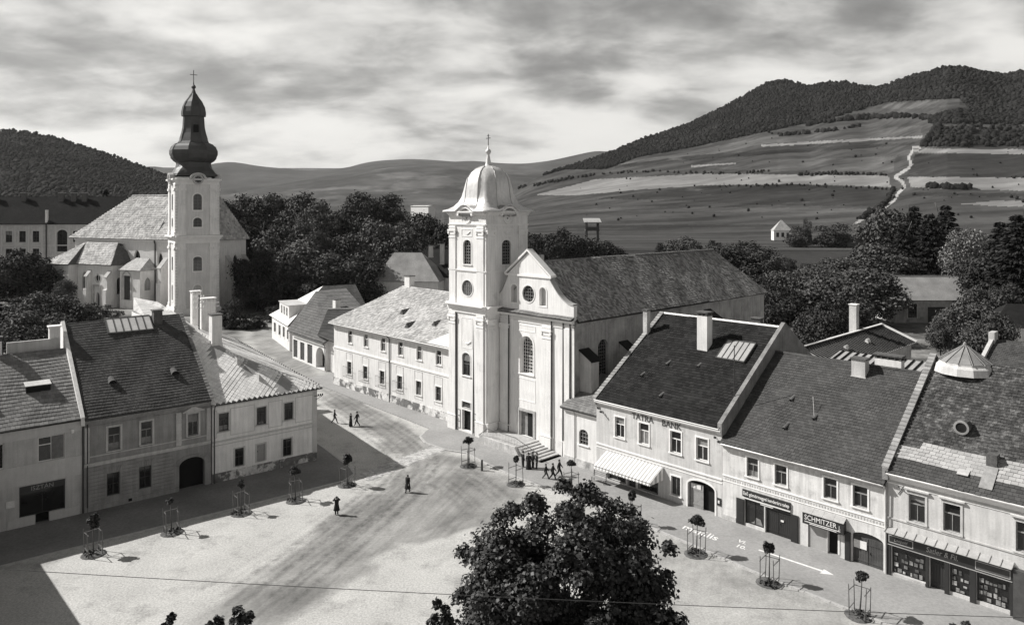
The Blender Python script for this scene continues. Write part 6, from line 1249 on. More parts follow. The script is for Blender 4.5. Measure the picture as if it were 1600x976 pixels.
q = MB(); zt = prf[-1][1]; q.tube([(tw_/2, tw_/2, zt-.3), (tw_/2, tw_/2, zt+3.1)], .09, 6); q.tube([(tw_/2-.9, tw_/2, zt+1.9), (tw_/2+.9, tw_/2, zt+1.9)], .08, 6); q.build('cross', 'iron', sp)
o = O(4.5, 5.8, 27+(328-207)/1150*193, 27+(328-195)/1150*193); MB().plate(outline(o), front(tw_/2-3.1), 0).build('lantern_louvre', 'interior_dark', sp)
# forecourt wall of the cathedral
fw = thing('churchyard_wall', 'low churchyard wall with stone posts before the cathedral chapel', 'wall', WF, -110, 178)
for i in range(6): MB().box(-116+i*3.2, -115.4+i*3.2, 177.7, 178.3, 0, 2.0).build('post', 'stone', fw)
MB().box(-117, -97, 177.8, 178.2, 0, .9).build('wall', 'plaster_old', fw)

# ------------------------------------------------------------------ long school behind the cathedral
SF = Frame(-185, 236, 4.0)
sc = thing('school', 'long yellow-grey school with dark roof and rows of tall windows at the far left', 'school', SF, 30, 0)
cs = [0.7+4.18*i for i in range(16)]
ops = [O(c, c+2.1, z, z+3.6) for c in cs if c < 32.5 or c > 42 for z in (5.0, 10.9, 16.6)]; ga = O(37.5, 40.8, 13.5, 20.6, 'seg', 1.2, depth=.6)
mb = MB(); wall(mb, front(0), -2, 64, 0, 22.8, [o for o in ops if o['u1'] < 63]+[ga], .5)
for s in (-2, 64): mb.add([(s, 0, 0), (s, 16, 0), (s, 16, 22.8), (s, 0, 22.8)], [(0, 1, 2, 3)])
mb.build('wall', 'plaster_grey', sc)
for o in ops:
    if o['u1'] < 63 and o['z0'] > 6: window(sc, front(0), o, 'cross', 'wood_dark', trim=.25, trim_mat='plaster_pale_band', depth=.3, bars=.1)
window(sc, front(0), ga, 'cross', 'wood_dark', trim=.4, trim_mat='plaster_pale_band', depth=.4)
mb = MB(); mb.tbox(front(0), -2, 64, -.3, .02, 21.9, 22.6); mb.tbox(front(0), -2, 64, -.2, .02, 15.4, 15.7)
for c in cs: mb.tbox(front(0), c-1.4, c-.9, -.15, .02, 4, 21.9)
mb.build('pilaster_strips', 'plaster_pale_band', sc)
rf = MB(); q = [(-3, -1, 22.5), (65, -1, 22.5), (65, 17, 22.5), (-3, 17, 22.5)]; rf.slab([q[0], q[1], (56, 8, 31.5), (5, 8, 31.5)], .3); rf.slab([q[1], q[2], (56, 8, 31.5)], .3); rf.slab([q[3], q[2], (56, 8, 31.5), (5, 8, 31.5)], .3); rf.slab([q[0], q[3], (5, 8, 31.5)], .3); rf.build('roof', 'shingle_fardark', sc)
for s in (23.5, 35.5, 39.5, 43, 14): chimney(sc, s, 6.8, 29, 32.6, 1.5, 1.1, 'brick_soot', 'plaster_grey', False)
MB().box(34.2, 34.8, -.6, .2, 22.4, 27).build('firewall_coping', 'plaster_trim', sc); MB().tube([(34.4, -.3, 22.3), (34.4, -.3, 1)], .2, 6).build('downpipe', 'iron', sc)

# ------------------------------------------------------------------ houses up the side street
HF = Frame(-50.62, 155.25, -60.7)
h1 = thing('dormer_house', 'white house with three-windowed box dormer at the bend of the side street', 'house', HF, 0, 0)
ops = [O(2.0, 4.0, 1.7, 3.7), O(6.6, 8.5, 1.7, 3.8), O(10.5, 12.3, 1.9, 4.0), O(14.2, 15.6, 2.0, 3.7)]
mb = MB(); wall(mb, front(0), 0, 16.3, 0, 5.1, ops); mb.add([(0, 0, 0), (0, 16, 0), (0, 16, 5.1), (0, 0, 5.1)], [(0, 1, 2, 3)]); mb.add([(16.3, 0, 0), (16.3, 16, 0), (16.3, 16, 5.1), (16.3, 0, 5.1)], [(0, 1, 2, 3)]); mb.add([(0, 16, 0), (16.3, 16, 0), (16.3, 16, 5.1), (0, 16, 5.1)], [(0, 1, 2, 3)]); mb.build('wall', 'plaster_white', h1)
for o in ops: window(h1, front(0), o, 'cross', 'wood_grey')
rf = MB(); a, b, c, d, k1, k2 = (-.5, -.5, 4.9), (16.8, -.5, 4.9), (16.8, 16.5, 4.9), (-.5, 16.5, 4.9), (8.4, 8.5, 11.3), (8.0, 15.5, 11.3)
rf.slab([a, b, k1], .2); rf.slab([a, k1, k2, d], .2); rf.build('roof', 'slate_light', h1)
rf = MB(); rf.slab([b, c, k2, k1], .2); rf.build('rear_roof', 'shingle_brown', h1)
dm = MB(); dm.box(4.6, 13.2, .6, 5.0, 5.6, 8.2); dmo = dm.build('dormer', 'plaster_white', h1); MB().box(4.4, 13.4, .4, 5.4, 8.2, 8.35).build('dormer_roof', 'tin_light', dmo)
for u in (6.0, 8.3, 10.7): window(dmo, front(.58), O(u, u+1.3, 6.1, 7.7), 'cross', 'wood_grey', trim=0, sill=False, depth=-.02)
AF = Frame(-40.09, 134.42, -51.5)
ar_ = thing('arcade_house', 'low shop house with three doorways and round arch under a worn shingle roof', 'house', AF, 0, 0)
ops = [O(.4, 2.3, .3, 3.5, depth=.3), O(3.5, 5.4, .3, 3.45, depth=.3), O(6.65, 8.8, .2, 3.55, depth=.3), O(10.35, 13.8, .05, 3.7, 'round', depth=1.2)]
mb = MB(); wall(mb, front(0), 0, 14.3, 0, 5.0, ops); mb.add([(0, 0, 0), (0, 14, 0), (0, 14, 5), (0, 0, 5)], [(0, 1, 2, 3)]); mb.add([(14.3, 0, 0), (14.3, 14, 0), (14.3, 14, 5), (14.3, 0, 5)], [(0, 1, 2, 3)]); mb.build('wall', 'plaster_white', ar_)
for o in ops[:3]: door(ar_, front(0), o, 'wood_dark', .2, 2)
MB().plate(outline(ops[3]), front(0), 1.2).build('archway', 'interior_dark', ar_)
a, b, k1, k2, k3 = (-1.2, -.6, 4.95), (14.9, -.6, 4.95), (-7.2, 7.6, 11.0), (-7.6, 14.2, 11.2), (12.4, 9.0, 8.6)
rf = MB(); 
for tri in ([a, b, k1], [b, k3, k1], [k3, k2, k1]): rf.slab(tri, .2)
rr_ = rf.build('roof', 'shingle_brown', ar_)
chimney(ar_, 4.6, 6.5, 7.5, 10.6, 1.2, 1.0, 'plaster_white', 'brick_soot', False); MB().tube([(0, -.6, 4.7), (14.6, -.6, 4.7), (14.4, -.2, 4.2), (14.4, -.15, .1)], .09, 6).build('gutter', 'iron', ar_)
gh = thing('gateway_house', 'dark-tiled gateway with low arch squeezed between arcade house and monastery', 'gateway', AF, 17.5, .5)
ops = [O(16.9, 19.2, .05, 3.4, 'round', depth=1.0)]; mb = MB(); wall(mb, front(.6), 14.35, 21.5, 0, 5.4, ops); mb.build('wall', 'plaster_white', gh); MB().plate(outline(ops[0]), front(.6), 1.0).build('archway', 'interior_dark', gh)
g4 = [(11.6, -.3, 5.75), (22.5, -.7, 5.5), (13.5, 8.6, 9.7), (7.2, 3.6, 9.35)]
rf = MB(); rf.slab([g4[0], g4[1], g4[2]], .2); rf.slab([g4[0], g4[2], g4[3]], .2); rf.build('roof', 'tile_rows', gh); ridge_tiles(gh, g4[3], g4[2], 'tile_pale', 14, .2)
def plain_house(name, label, fr, W, D, ze, zr, hip, wm, rm, ops=(), cat='house', ridge=None, chim=(), hipr=None):
    root = thing(name, label, cat, fr, 0, 0); mb = MB(); wall(mb, front(0), 0, W, 0, ze, list(ops)); mb.add([(0, D, 0), (W, D, 0), (W, D, ze), (0, D, ze)], [(0, 1, 2, 3)])
    hr = hip if hipr is None else hipr
    for s, h in ((0, hip), (W, hr)):
        if h > 0: mb.add([(s, 0, 0), (s, D, 0), (s, D, ze), (s, 0, ze)], [(0, 1, 2, 3)])
        else: mb.add([(s, 0, 0), (s, D, 0), (s, D, ze), (s, D/2, zr-.15), (s, 0, ze)], [(0, 1, 2, 3, 4)])
    mb.build('wall', wm, root); o_ = .5; a, b, c, d = (-o_, -o_, ze-.25), (W+o_, -o_, ze-.25), (W+o_, D+o_, ze-.25), (-o_, D+o_, ze-.25); k1, k2 = (hip if hip else -o_, D/2, zr), (W-hr if hr else W+o_, D/2, zr)
    rf = MB(); rf.slab([a, b, k2, k1], .18); rf.slab([d, c, k2, k1], .18)
    if hip: rf.slab([a, d, k1], .18)
    if hr: rf.slab([b, c, k2], .18)
    r = rf.build('roof', rm, root)
    for o in ops: (window(root, front(0), o, 'cross', 'wood_grey') if o['z0'] > .3 else door(root, front(0), o, 'wood_dark', .2, 2))
    if ridge: ridge_tiles(root, k1, k2, ridge, 30, .2)
    for s, t, z0, z1, w in chim: chimney(root, s, t, z0, z1, w, w*.8, 'plaster_grey', 'brick_soot', False)
    return root, r
plain_house('hip_roof_house', 'grey hip-roofed house standing behind the monastery roof', Frame(-36.5, 196, -8), 17.2, 12, 8.4, 15.4, 3.5, 'plaster_white', 'shingle', chim=((13.5, 7, 14, 17.2, 1.1), (16.2, 9, 12, 17.6, 1.1)), hipr=6)
plain_house('dark_roof_house', 'dark slate-roofed house half hidden behind the church tower', Frame(-26, 203, -20), 16, 12, 9, 16, 0, 'plaster_grey', 'shingle_fardark')
plain_house('white_shed', 'long white flat-roofed building far beyond the park trees', Frame(-88, 640, -40), 22, 8, 30.5, 31.0, 0, 'plaster_white', 'tin_light', cat='shed')

# ------------------------------------------------------------------ yards behind the shops
w1_ = thing('back_wing', 'long low wing with ribbed roof running back behind the bank house', 'wing', RF, 2, 41)
mb = MB(); mb.add([(7, 43, 0), (7, 70, 0), (7, 70, 5.9), (7, 43, 5.9)], [(0, 1, 2, 3)]); mb.add([(-3, 43, 0), (7, 43, 0), (7, 43, 5.9), (2, 43, 7.8), (-3, 43, 5.9)], [(0, 1, 2, 3, 4)]); mb.add([(-3, 70, 0), (7, 70, 0), (7, 70, 5.9), (2, 70, 7.8), (-3, 70, 5.9)], [(0, 1, 2, 3, 4)]); mb.add([(-3, 43, 0), (-3, 70, 0), (-3, 70, 5.9), (-3, 43, 5.9)], [(0, 1, 2, 3)]); mb.build('wall', 'plaster_old', w1_)
rf = MB(); rf.slab([(7.5, 41.5, 5.75), (7.5, 71, 5.75), (2, 71, 8.0), (2, 41.5, 8.0)], .15); rf.slab([(-3.5, 41.5, 5.75), (-3.5, 71, 5.75), (2, 71, 8.0), (2, 41.5, 8.0)], .15); r = rf.build('roof', 'tin_grey', w1_)
for i in range(40): MB().tube([(7.5, 41.7+i*.75, 5.85), (2, 41.7+i*.75, 8.1)], .09, 5).build('seam', 'shingle_fardark', r)
mb = MB(); mb.slab([(7.6, 70.6, 6.0), (7.6, 71.3, 6.0), (2, 71.3, 8.25), (2, 70.6, 8.25)], .2); mb.slab([(2, 41.5, 8.2), (2.4, 41.5, 8.2), (2.4, 71, 8.2), (2, 71, 8.2)], .12); mb.build('verge', 'plaster_white', r)
chimney(w1_, 1.2, 62, 7.0, 12.0, 1.1, 1.1, 'plaster_grey', 'plaster_trim', False); chimney(w1_, -2, 46, 5, 9.8, 1.0, 1.0, 'plaster_white', 'brick_soot', False)
for t in (50, 58): roof_flap(w1_, 0, 0, 0, .01, .01, 0); 
for o in [c for c in w1_.children if c.name.startswith('roof_hatch')]:
    for g in list(o.children): bpy.data.objects.remove(g)
    bpy.data.objects.remove(o)
for t in (50, 58): z = 5.75+(7.5-4.6)*.409; MB().ext([(4.3, t, z+.1), (4.9, t, z-.1), (4.9, t+1, z-.1), (4.3, t+1, z+.1)], [(4.5, t, z+.55), (4.7, t, z+.5), (4.7, t+1, z+.5), (4.5, t+1, z+.55)]).build('roof_vent', 'tin_light', w1_)
w2_ = thing('lean_to_shed', 'ribbed lean-to roof in the yard behind the grey-roofed shop house', 'shed', RF, 15, 26)
mb = MB(); mb.box(8, 21, 28, 40, 0, 5.4); mb.build('wall', 'plaster_dark', w2_); rf = MB(); rf.slab([(7.6, 24, 5.2), (22.5, 24, 5.2), (22.5, 41, 8.4), (7.6, 41, 8.4)], .15); r = rf.build('roof', 'tin_grey', w2_)
for i in range(16): MB().tube([(8.1+i*.95, 24, 5.35), (8.1+i*.95, 41, 8.5)], .1, 5).build('seam', 'shingle_fardark', r)
w3_ = thing('rear_wing', 'dark-tiled rear wing with white firewall behind the corner store', 'wing', RF, 32, 32)
mb = MB(); mb.add([(25, 32, 0), (25, 52, 0), (25, 52, 8), (25, 42, 12), (25, 32, 8)], [(0, 1, 2, 3, 4)]); mb.add([(25, 32, 0), (50, 32, 0), (50, 32, 8), (25, 32, 8)], [(0, 1, 2, 3)]); mb.build('wall', 'plaster_old', w3_); rf = MB(); A_, D_ = (25, 31.5, 7.8), (25, 42, 12); rf.slab([A_, (50, 31.5, 7.8), (50, 42, 12), D_], .15); rf.slab([(25, 52.5, 7.8), (50, 52.5, 7.8), (50, 42, 12), D_], .15); r = rf.build('roof', 'underlay', w3_); tiles('tiles', r, 'tile_dark', A_, (1, 0, 0), V3(A_, D_), [(0, 0), (25, 0), (25, length(V3(A_, D_))), (0, length(V3(A_, D_)))], .4, .4)
mb = MB(); mb.ext([(24.7, 31.4, 7.9), (25.1, 31.4, 7.9), (25.1, 42, 12.2), (24.7, 42, 12.2)], [(24.7, 31.4, 8.3), (25.1, 31.4, 8.3), (25.1, 42, 12.6), (24.7, 42, 12.6)]); mb.box(24.6, 25.2, 40.8, 42.4, 11.6, 12.9); mb.build('firewall', 'plaster_grey', w3_)
ops = [O(3.2, 5.4, 1.2, 4.6), O(8.0, 12.2, .1, 3.8), O(13.5, 15.8, 1.6, 4.2), O(17, 18.5, 1.6, 4.0)]
plain_house('barn', 'old whitewashed barn with cart openings under the big yard trees', Frame(91.5, 176, 1), 19.5, 13, 5.7, 10.6, 0, 'plaster_old', 'shingle', ops, 'barn', 'tile_pale')
plain_house('yard_cottage', 'dark-roofed cottage with white wall at the right edge', Frame(91.5, 140, -14), 18, 9, 5.2, 8.8, 4.0, 'plaster_white', 'shingle_fardark', hipr=4)
plain_house('field_house', 'small white pyramid-roofed house alone in the fields', Frame(232, 652, -10), 15, 14, 9, 18, 7, 'plaster_white', 'shingle', [O(2, 4.4, 3, 7), O(6.3, 8.7, 3, 7), O(10.6, 13, 3, 7)])
plain_house('hay_barn', 'brown hay barn with pale roof edge at the foot of the sunken path', Frame(246, 540, 25), 16, 12, 9, 16, 0, 'wood_dark', 'shingle', [O(4, 6, 3, 6)])
hx, hy, hz_ = hill_spot(1430, 237); r_c, _ = plain_house('hill_chapel', 'tiny white chapel beside the path high on the hill', Frame(hx-4, hy, -25), 8.5, 6, 6.0, 9.5, 0, 'plaster_white', 'shingle_far', cat='chapel'); r_c.location.z = hz_-.5
wt_ = thing('lookout_tower', 'roofed wooden lookout tower standing in the meadow behind the church', 'tower', WF, 42, 390)
for a, b in ((39.5, 388), (45.5, 388), (39.5, 393), (45.5, 393)): MB().box(a-.35, a+.35, b-.35, b+.35, 0, 21).build('post', 'wood_dark', wt_)
for z in (11.5, 16): MB().box(38.8, 46.2, 387.5, 393.5, z, z+.5).build('platform', 'wood_dark', wt_)
MB().box(39, 46, 387.6, 387.8, 16.5, 18).build('parapet', 'wood_dark', wt_); MB().slab([(38, 386.5, 20.6), (47, 386.5, 20.6), (47, 394.5, 22.6), (38, 394.5, 22.6)], .4).build('roof', 'tin_grey', wt_)
# ------------------------------------------------------------------ trees
def leaf_mesh(name, seed, n, rx, ry, rz, leaf, lobes, m, zc=0.0, up=0.35, core=0.5, aspect=1.0, lobe_r=(.28, .5), norm=False, spray=0):
    """crown of separate small leaf-like faces spread through uneven lobes"""
    r = np.random.RandomState(seed); c = []
    while len(c) < lobes:
        p = r.uniform(-1, 1, 3); q = np.linalg.norm(p)
        if .3 < q < .78 and p[2] > -.75: c.append(p)
    c = np.array(c); lr = r.uniform(*lobe_r, lobes)
    if spray: c2 = r.randn(spray, 3); c2 /= np.linalg.norm(c2, axis=1)[:, None]; c2[:, 2] = np.abs(c2[:, 2])*np.where(r.rand(spray) < .75, 1, -1); c = np.concatenate([c, c2*r.uniform(.78, 1.06, spray)[:, None]]); lr = np.concatenate([lr, r.uniform(.06, .13, spray)]); lobes += spray
    k = r.choice(lobes, n, p=lr**2/np.sum(lr**2))
    d = r.randn(n, 3); d /= np.linalg.norm(d, axis=1)[:, None]; d[:, 2] = np.where(d[:, 2] < -.4, -d[:, 2], d[:, 2])
    rad_ = lr[k]*(core+(1-core)*r.rand(n)**.6)*(1+.12*r.randn(n)); p = c[k]+d*rad_[:, None]
    if norm: p = p/np.percentile(np.abs(p), 98.5, axis=0)
    p = p*np.array([rx, ry, rz]); p[:, 2] += zc
    nr = d*.7+r.randn(n, 3)*.55+np.array([0, 0, up]); nr /= np.linalg.norm(nr, axis=1)[:, None]
    t1 = np.cross(nr, r.randn(n, 3)); t1 /= np.linalg.norm(t1, axis=1)[:, None]; t2 = np.cross(nr, t1)
    s = leaf*(.6+.8*r.rand(n))[:, None]; a = p-t1*s*.6*aspect; b = p+t2*s*.42+nr*s*.1; e = p+t1*s*.65*aspect-nr*s*.12; g = p-t2*s*.42+nr*s*.1
    V = np.stack([a, b, e, g], 1).reshape(-1, 3); F = np.arange(4*n).reshape(n, 4)
    o = np_obj(name, V, F, m); me = o.data; bpy.data.objects.remove(o); return me
def conifer_mesh(name, seed, n, R, H, leaf, m):
    r = np.random.RandomState(seed); h = r.rand(n)**.75; lev = np.floor(h*17)/17; az = r.rand(n)*6.283
    br = 1+.28*np.sin(az*5+lev*40)+.15*np.sin(az*9+lev*70); q = r.rand(n)**.6; rr = R*(1-lev)**.85*br*q+.008
    p = np.stack([rr*np.cos(az), rr*np.sin(az), H*(.08+.92*lev)-q*R*.22*(1-lev)+r.randn(n)*.008], 1)
    dr = np.stack([np.cos(az), np.sin(az), -.35+.2*r.randn(n)], 1); dr /= np.linalg.norm(dr, axis=1)[:, None]; t2 = np.cross(dr, r.randn(n, 3)*.5+np.array([0, 0, 1])); t2 /= np.linalg.norm(t2, axis=1)[:, None]
    s = leaf*(.6+.8*r.rand(n))[:, None]; V = np.stack([p-dr*s*.7, p+t2*s*.3, p+dr*s*.9, p-t2*s*.3], 1).reshape(-1, 3)
    o = np_obj(name, V, np.arange(4*n).reshape(n, 4), m); me = o.data; bpy.data.objects.remove(o); return me
def trunk_mesh(name, seed, h, r0, limbs, spread, m='bark'):
    r = random.Random(seed); mb = MB(); mb.tube([(0, 0, -.2), (r.uniform(-.1, .1)*r0*2, .05, h*.35), (r.uniform(-.3, .3)*r0*2, -.05, h*.7), (0.1, 0, h*1.05)], [r0*1.25, r0, r0*.75, r0*.3], 9)
    for i in range(limbs):
        a = 6.283*i/limbs+r.uniform(-.4, .4); z = h*r.uniform(.4, .85); L = spread*r.uniform(.5, .9)
        mb.tube([(0, 0, z), (L*.45*math.cos(a), L*.45*math.sin(a), z+L*.35), (L*math.cos(a), L*math.sin(a), z+L*.6)], [r0*.5, r0*.3, r0*.08], 6)
    return mb.mesh(name, m, True)
TREE = {}
for k, (m, sd, lobes) in enumerate([('leaf_park', 1, 26), ('leaf_mid', 2, 30), ('leaf_dark', 3, 22), ('leaf_park', 4, 34), ('leaf_bloom', 5, 40)]):
    TREE[k] = (leaf_mesh('crown', sd, 11000, 1, 1, 1, .07, lobes+14, m, lobe_r=(.2, .42), norm=True), trunk_mesh('trunk', sd, .95, .055, 7, .6))
CON = [(conifer_mesh('crown', 11, 15000, .34, 1, .028, 'needle'), trunk_mesh('trunk', 11, .95, .02, 0, .1)), (conifer_mesh('crown', 12, 15000, .27, 1, .026, 'needle'), trunk_mesh('trunk', 12, .95, .018, 0, .1))]
BUSH = leaf_mesh('crown', 21, 5200, 1, 1, 1, .1, 18, 'leaf_dark', up=.5, norm=True); BUSHM = leaf_mesh('crown', 22, 5200, 1, 1, 1, .1, 18, 'leaf_park', up=.5, norm=True)
def place_tree(x, y, top, w, kind, label, group, name='tree', cat='tree', base=0.0, squash=None):
    rt = bpy.data.objects.new(name, None); COL.objects.link(rt); rt.location = (x, y, base); rt['label'] = label; rt['category'] = cat; rt['group'] = group; rt.rotation_euler = (0, 0, random.uniform(0, 6.28))
    H = top-base
    if kind == 'con' or kind == 'con2':
        cm, tm = CON[0 if kind == 'con' else 1]; c = bpy.data.objects.new('crown', cm); c.scale = (H*w, H*w, H); tz = H
        tr = bpy.data.objects.new('trunk', tm); tr.scale = (H, H, H)
    elif kind in ('bush', 'bushm'):
        c = bpy.data.objects.new('crown', BUSH if kind == 'bush' else BUSHM); c.scale = (w/2, w/2*random.uniform(.8, 1.1), H*.58); c.location = (0, 0, H*.42); tr = bpy.data.objects.new('trunk', TREE[0][1]); tr.scale = (w*.4, w*.4, H*.5)
    else:
        cm, tm = TREE[kind]; ch_ = min(H*.47, w*.62) if squash is None else squash; c = bpy.data.objects.new('crown', cm); c.scale = (w/2*1.1, w/2*1.1*random.uniform(.9, 1.1), ch_*1.03); c.location = (0, 0, H-ch_); tr = bpy.data.objects.new('trunk', tm); tr.scale = (w*.55, w*.55, (H-ch_)/.95)
    for q in (c, tr): COL.objects.link(q); q.parent = rt
    return rt
ORD = ['first', 'second', 'third', 'fourth', 'fifth', 'sixth', 'seventh', 'eighth', 'ninth', 'tenth', 'eleventh', 'twelfth', 'thirteenth', 'fourteenth', 'fifteenth', 'sixteenth']
def sight(px, ytop, d): return ((px-800)/1150*d, d, 27-(ytop-328)*d/1150)     # a tree top seen on bearing px at depth d
def tree_row(rows, phrase, group, name='park_tree', cat='tree'):
    for i, (px, yt, d, wpx, kind) in enumerate(rows):
        x, y, z = sight(px, yt, d); w = wpx*d/1150 if not str(kind).startswith('con') else wpx
        place_tree(x, y, max(z, 1.2), w, kind, phrase % ORD[i] if '%s' in phrase else phrase, group, name, cat)
tree_row([(352, 322, 262, 70, 2), (385, 313, 268, 74, 0), (425, 312, 272, 84, 3), (468, 311, 266, 80, 0), (500, 322, 250, 60, 1), (536, 336, 262, 56, 2), (560, 308, 256, 66, 3), (600, 310, 262, 64, 0), (652, 340, 250, 70, 3), (682, 348, 240, 66, 2)],
         '%s tall tree from the left along the back of the park', 'back row of park trees')
tree_row([(372, 352, 232, 70, 2), (412, 345, 236, .62, 'con'), (440, 360, 228, 74, 0), (468, 352, 232, 46, 1), (497, 365, 222, 36, 3), (535, 372, 226, 80, 0), (585, 352, 230, 84, 1), (630, 366, 222, 84, 0), (672, 380, 215, 60, 2)],
         '%s tree from the left in the middle row of the park', 'middle row of park trees')
tree_row([(396, 402, 205, 72, 2), (428, 392, 210, 66, 0), (480, 382, 205, 88, 1), (525, 405, 200, 84, 0), (567, 400, 198, 70, 3), (455, 430, 192, 70, 2), (505, 438, 186, 84, 2), (550, 428, 188, 80, 2), (402, 440, 196, 54, 2)],
         '%s tree from the left in the front row of the park', 'front row of park trees')
tree_row([(15, 470, 150, 90, 2), (62, 462, 146, 90, 0), (105, 474, 138, 80, 2), (-10, 500, 130, 90, 2), (42, 492, 128, 90, 0), (88, 505, 124, 70, 2), (138, 500, 122, 44, 2), (122, 486, 150, 60, 3)],
         '%s leafy tree from the left in the garden behind the modern shop house', 'garden trees behind the left row')
tree_row([(22, 398, 205, 70, 2), (62, 402, 208, 70, 2), (-20, 410, 200, 80, 0), (100, 440, 172, 30, 0)], '%s dark tree from the left below the school windows', 'trees before the school')
x, y, z = sight(164, 291, 262); place_tree(x, y, z, .62, 'con', 'dark conical tree standing by the school roof', 'single trees', 'spruce')
tree_row([(362, 470, 168, 40, 'bush'), (158, 478, 182, 26, 'bush'), (185, 486, 170, 30, 'bush'), (395, 492, 168, 44, 'bush'), (345, 488, 172, 40, 'bush'), (432, 478, 178, 40, 'bush')], '%s shrub from the left around the cathedral walls', 'churchyard shrubs', 'shrub', 'shrub')
# beyond the nave, right hand side
tree_row([(846, 372, 262, 60, 2), (878, 364, 285, 70, 2), (912, 376, 300, 80, 0), (950, 382, 300, 50, 2), (1035, 382, 380, 22, 2), (1074, 374, 330, 60, 0), (1117, 378, 330, 24, 2), (1152, 382, 280, 90, 2), (1190, 396, 270, 60, 0)],
         '%s tree from the left beyond the nave roof', 'trees beyond the nave', 'orchard_tree')
tree_row([(1395, 335, 232, 90, 0), (1368, 388, 205, 100, 3), (1305, 410, 200, 90, 3), (1270, 425, 180, 80, 0), (1222, 430, 172, 80, 3), (1185, 440, 168, 60, 2), (1240, 455, 150, 90, 2), (1300, 440, 152, 100, 0), (1350, 425, 172, 110, 3), (1380, 420, 205, 80, 2), (1195, 470, 140, 60, 2), (1285, 480, 128, 70, 2)],
         '%s broad tree of the dense garden behind the bank house', 'garden trees behind the shops', 'garden_tree')
for i, (px, yt, d, w) in enumerate([(1428, 318, 225, .62), (1452, 330, 215, .66), (1478, 316, 222, .62), (1496, 352, 210, .6), (1412, 345, 205, .62)]):
    x, y, z = sight(px, yt, d); place_tree(x, y, z, w*1.35, 'con', '%s dark pine from the left in the clump above the barn' % ORD[i], 'pines above the barn', 'pine_tree')
for i, (px, yt, d, w) in enumerate([(1562, 342, 175, .8), (1590, 330, 160, .9), (1612, 320, 170, .8)]):
    x, y, z = sight(px, yt, d); place_tree(x, y, z, w*1.2, 'con2', '%s tall spruce from the left at the right edge of the picture' % ORD[i], 'spruces at the right edge', 'spruce')
x, y, z = sight(1510, 364, 195); place_tree(x, y, z, 62*195/1150, 4, 'chestnut tree covered in pale blossom between the pines and the spruces', 'single trees', 'chestnut_tree')
tree_row([(1545, 400, 170, 90, 2), (1590, 410, 165, 90, 2), (1532, 455, 150, 60, 0), (1575, 450, 150, 70, 2)], '%s dark tree from the left behind the barn gable', 'trees beside the barn', 'garden_tree')
tree_row([(1510, 482, 128, 84, 0), (1550, 495, 122, 60, 3), (1470, 505, 120, 36, 0), (1580, 540, 112, 40, 2)], '%s small tree from the left in the yard before the barn', 'yard trees', 'fruit_tree')
tree_row([(1262, 345, 560, 12, 'bush'), (1300, 352, 540, 60, 'bush'), (1250, 356, 540, 40, 'bush'), (1335, 352, 560, 30, 'bush'), (1236, 405, 330, 20, 'bush'), (1215, 410, 320, 40, 'bush'), (1260, 412, 320, 30, 'bush')], '%s bush in the meadow around the small white house', 'meadow bushes', 'bush', 'bush')
# big tree in front, three young ones beside it
def near_tree(x, y, top, rx, ry, rz, n, leaf, seed, label, zc, name='maple_tree', lobes=60, lr=(.16, .3), core=.35, spray=0):
    rt = thing(name, label, 'tree', WF, x, y); me = leaf_mesh('crown', seed, n, rx, ry, rz, leaf, lobes, 'leaf_near', up=.55, core=core, aspect=.85, lobe_r=lr, spray=spray)
    c = bpy.data.objects.new('crown', me); COL.objects.link(c); c.parent = rt; c.location = (0, 0, zc)
    tr = bpy.data.objects.new('trunk', trunk_mesh('trunk', seed, zc*(1.15 if rx > 3 else .95), (.03 if rx > 3 else .012)*top, 9, rx*.75)); COL.objects.link(tr); tr.parent = rt; return rt
near_tree(3.1, 41.5, 11.5, 6.7, 5.8, 6.3, 105000, .21, 41, 'large dark leafy tree in front of the square, cut by the lower edge', 4.7, lobes=105, lr=(.12, .26), core=.25, spray=60)
near_tree(-14.15, 39.0, 6.4, .82, .8, 1.15, 620, .24, 42, 'tallest of the young tree tops at the lower left edge', 5.25, 'young_tree', 10, (.2, .36))
near_tree(-15.75, 39.0, 5.8, .62, .6, .9, 380, .24, 45, 'young tree top in the middle of three at the lower left edge', 5.0, 'young_tree', 8, (.2, .36))
near_tree(-18.4, 39.0, 5.7, .58, .55, .8, 300, .24, 43, 'leftmost and smallest young tree top at the lower edge', 4.95, 'young_tree', 7, (.2, .36))
near_tree(-3.75, 39.0, 6.4, 1.05, .9, 1.45, 520, .24, 44, 'sparse young tree top just left of the large foreground tree', 5.15, 'young_tree', 10, (.18, .32))
near_tree(7.9, 37.5, 6.2, 1.5, 1.3, 1.5, 1700, .24, 46, 'young tree top just right of the large foreground tree', 5.4, 'young_tree', 14, (.25, .4))
near_tree(22.6, 37.0, 6.0, .55, .5, .6, 240, .2, 47, 'tiny leafy shoot at the lower right edge', 5.9, 'young_tree', 6, (.3, .5))
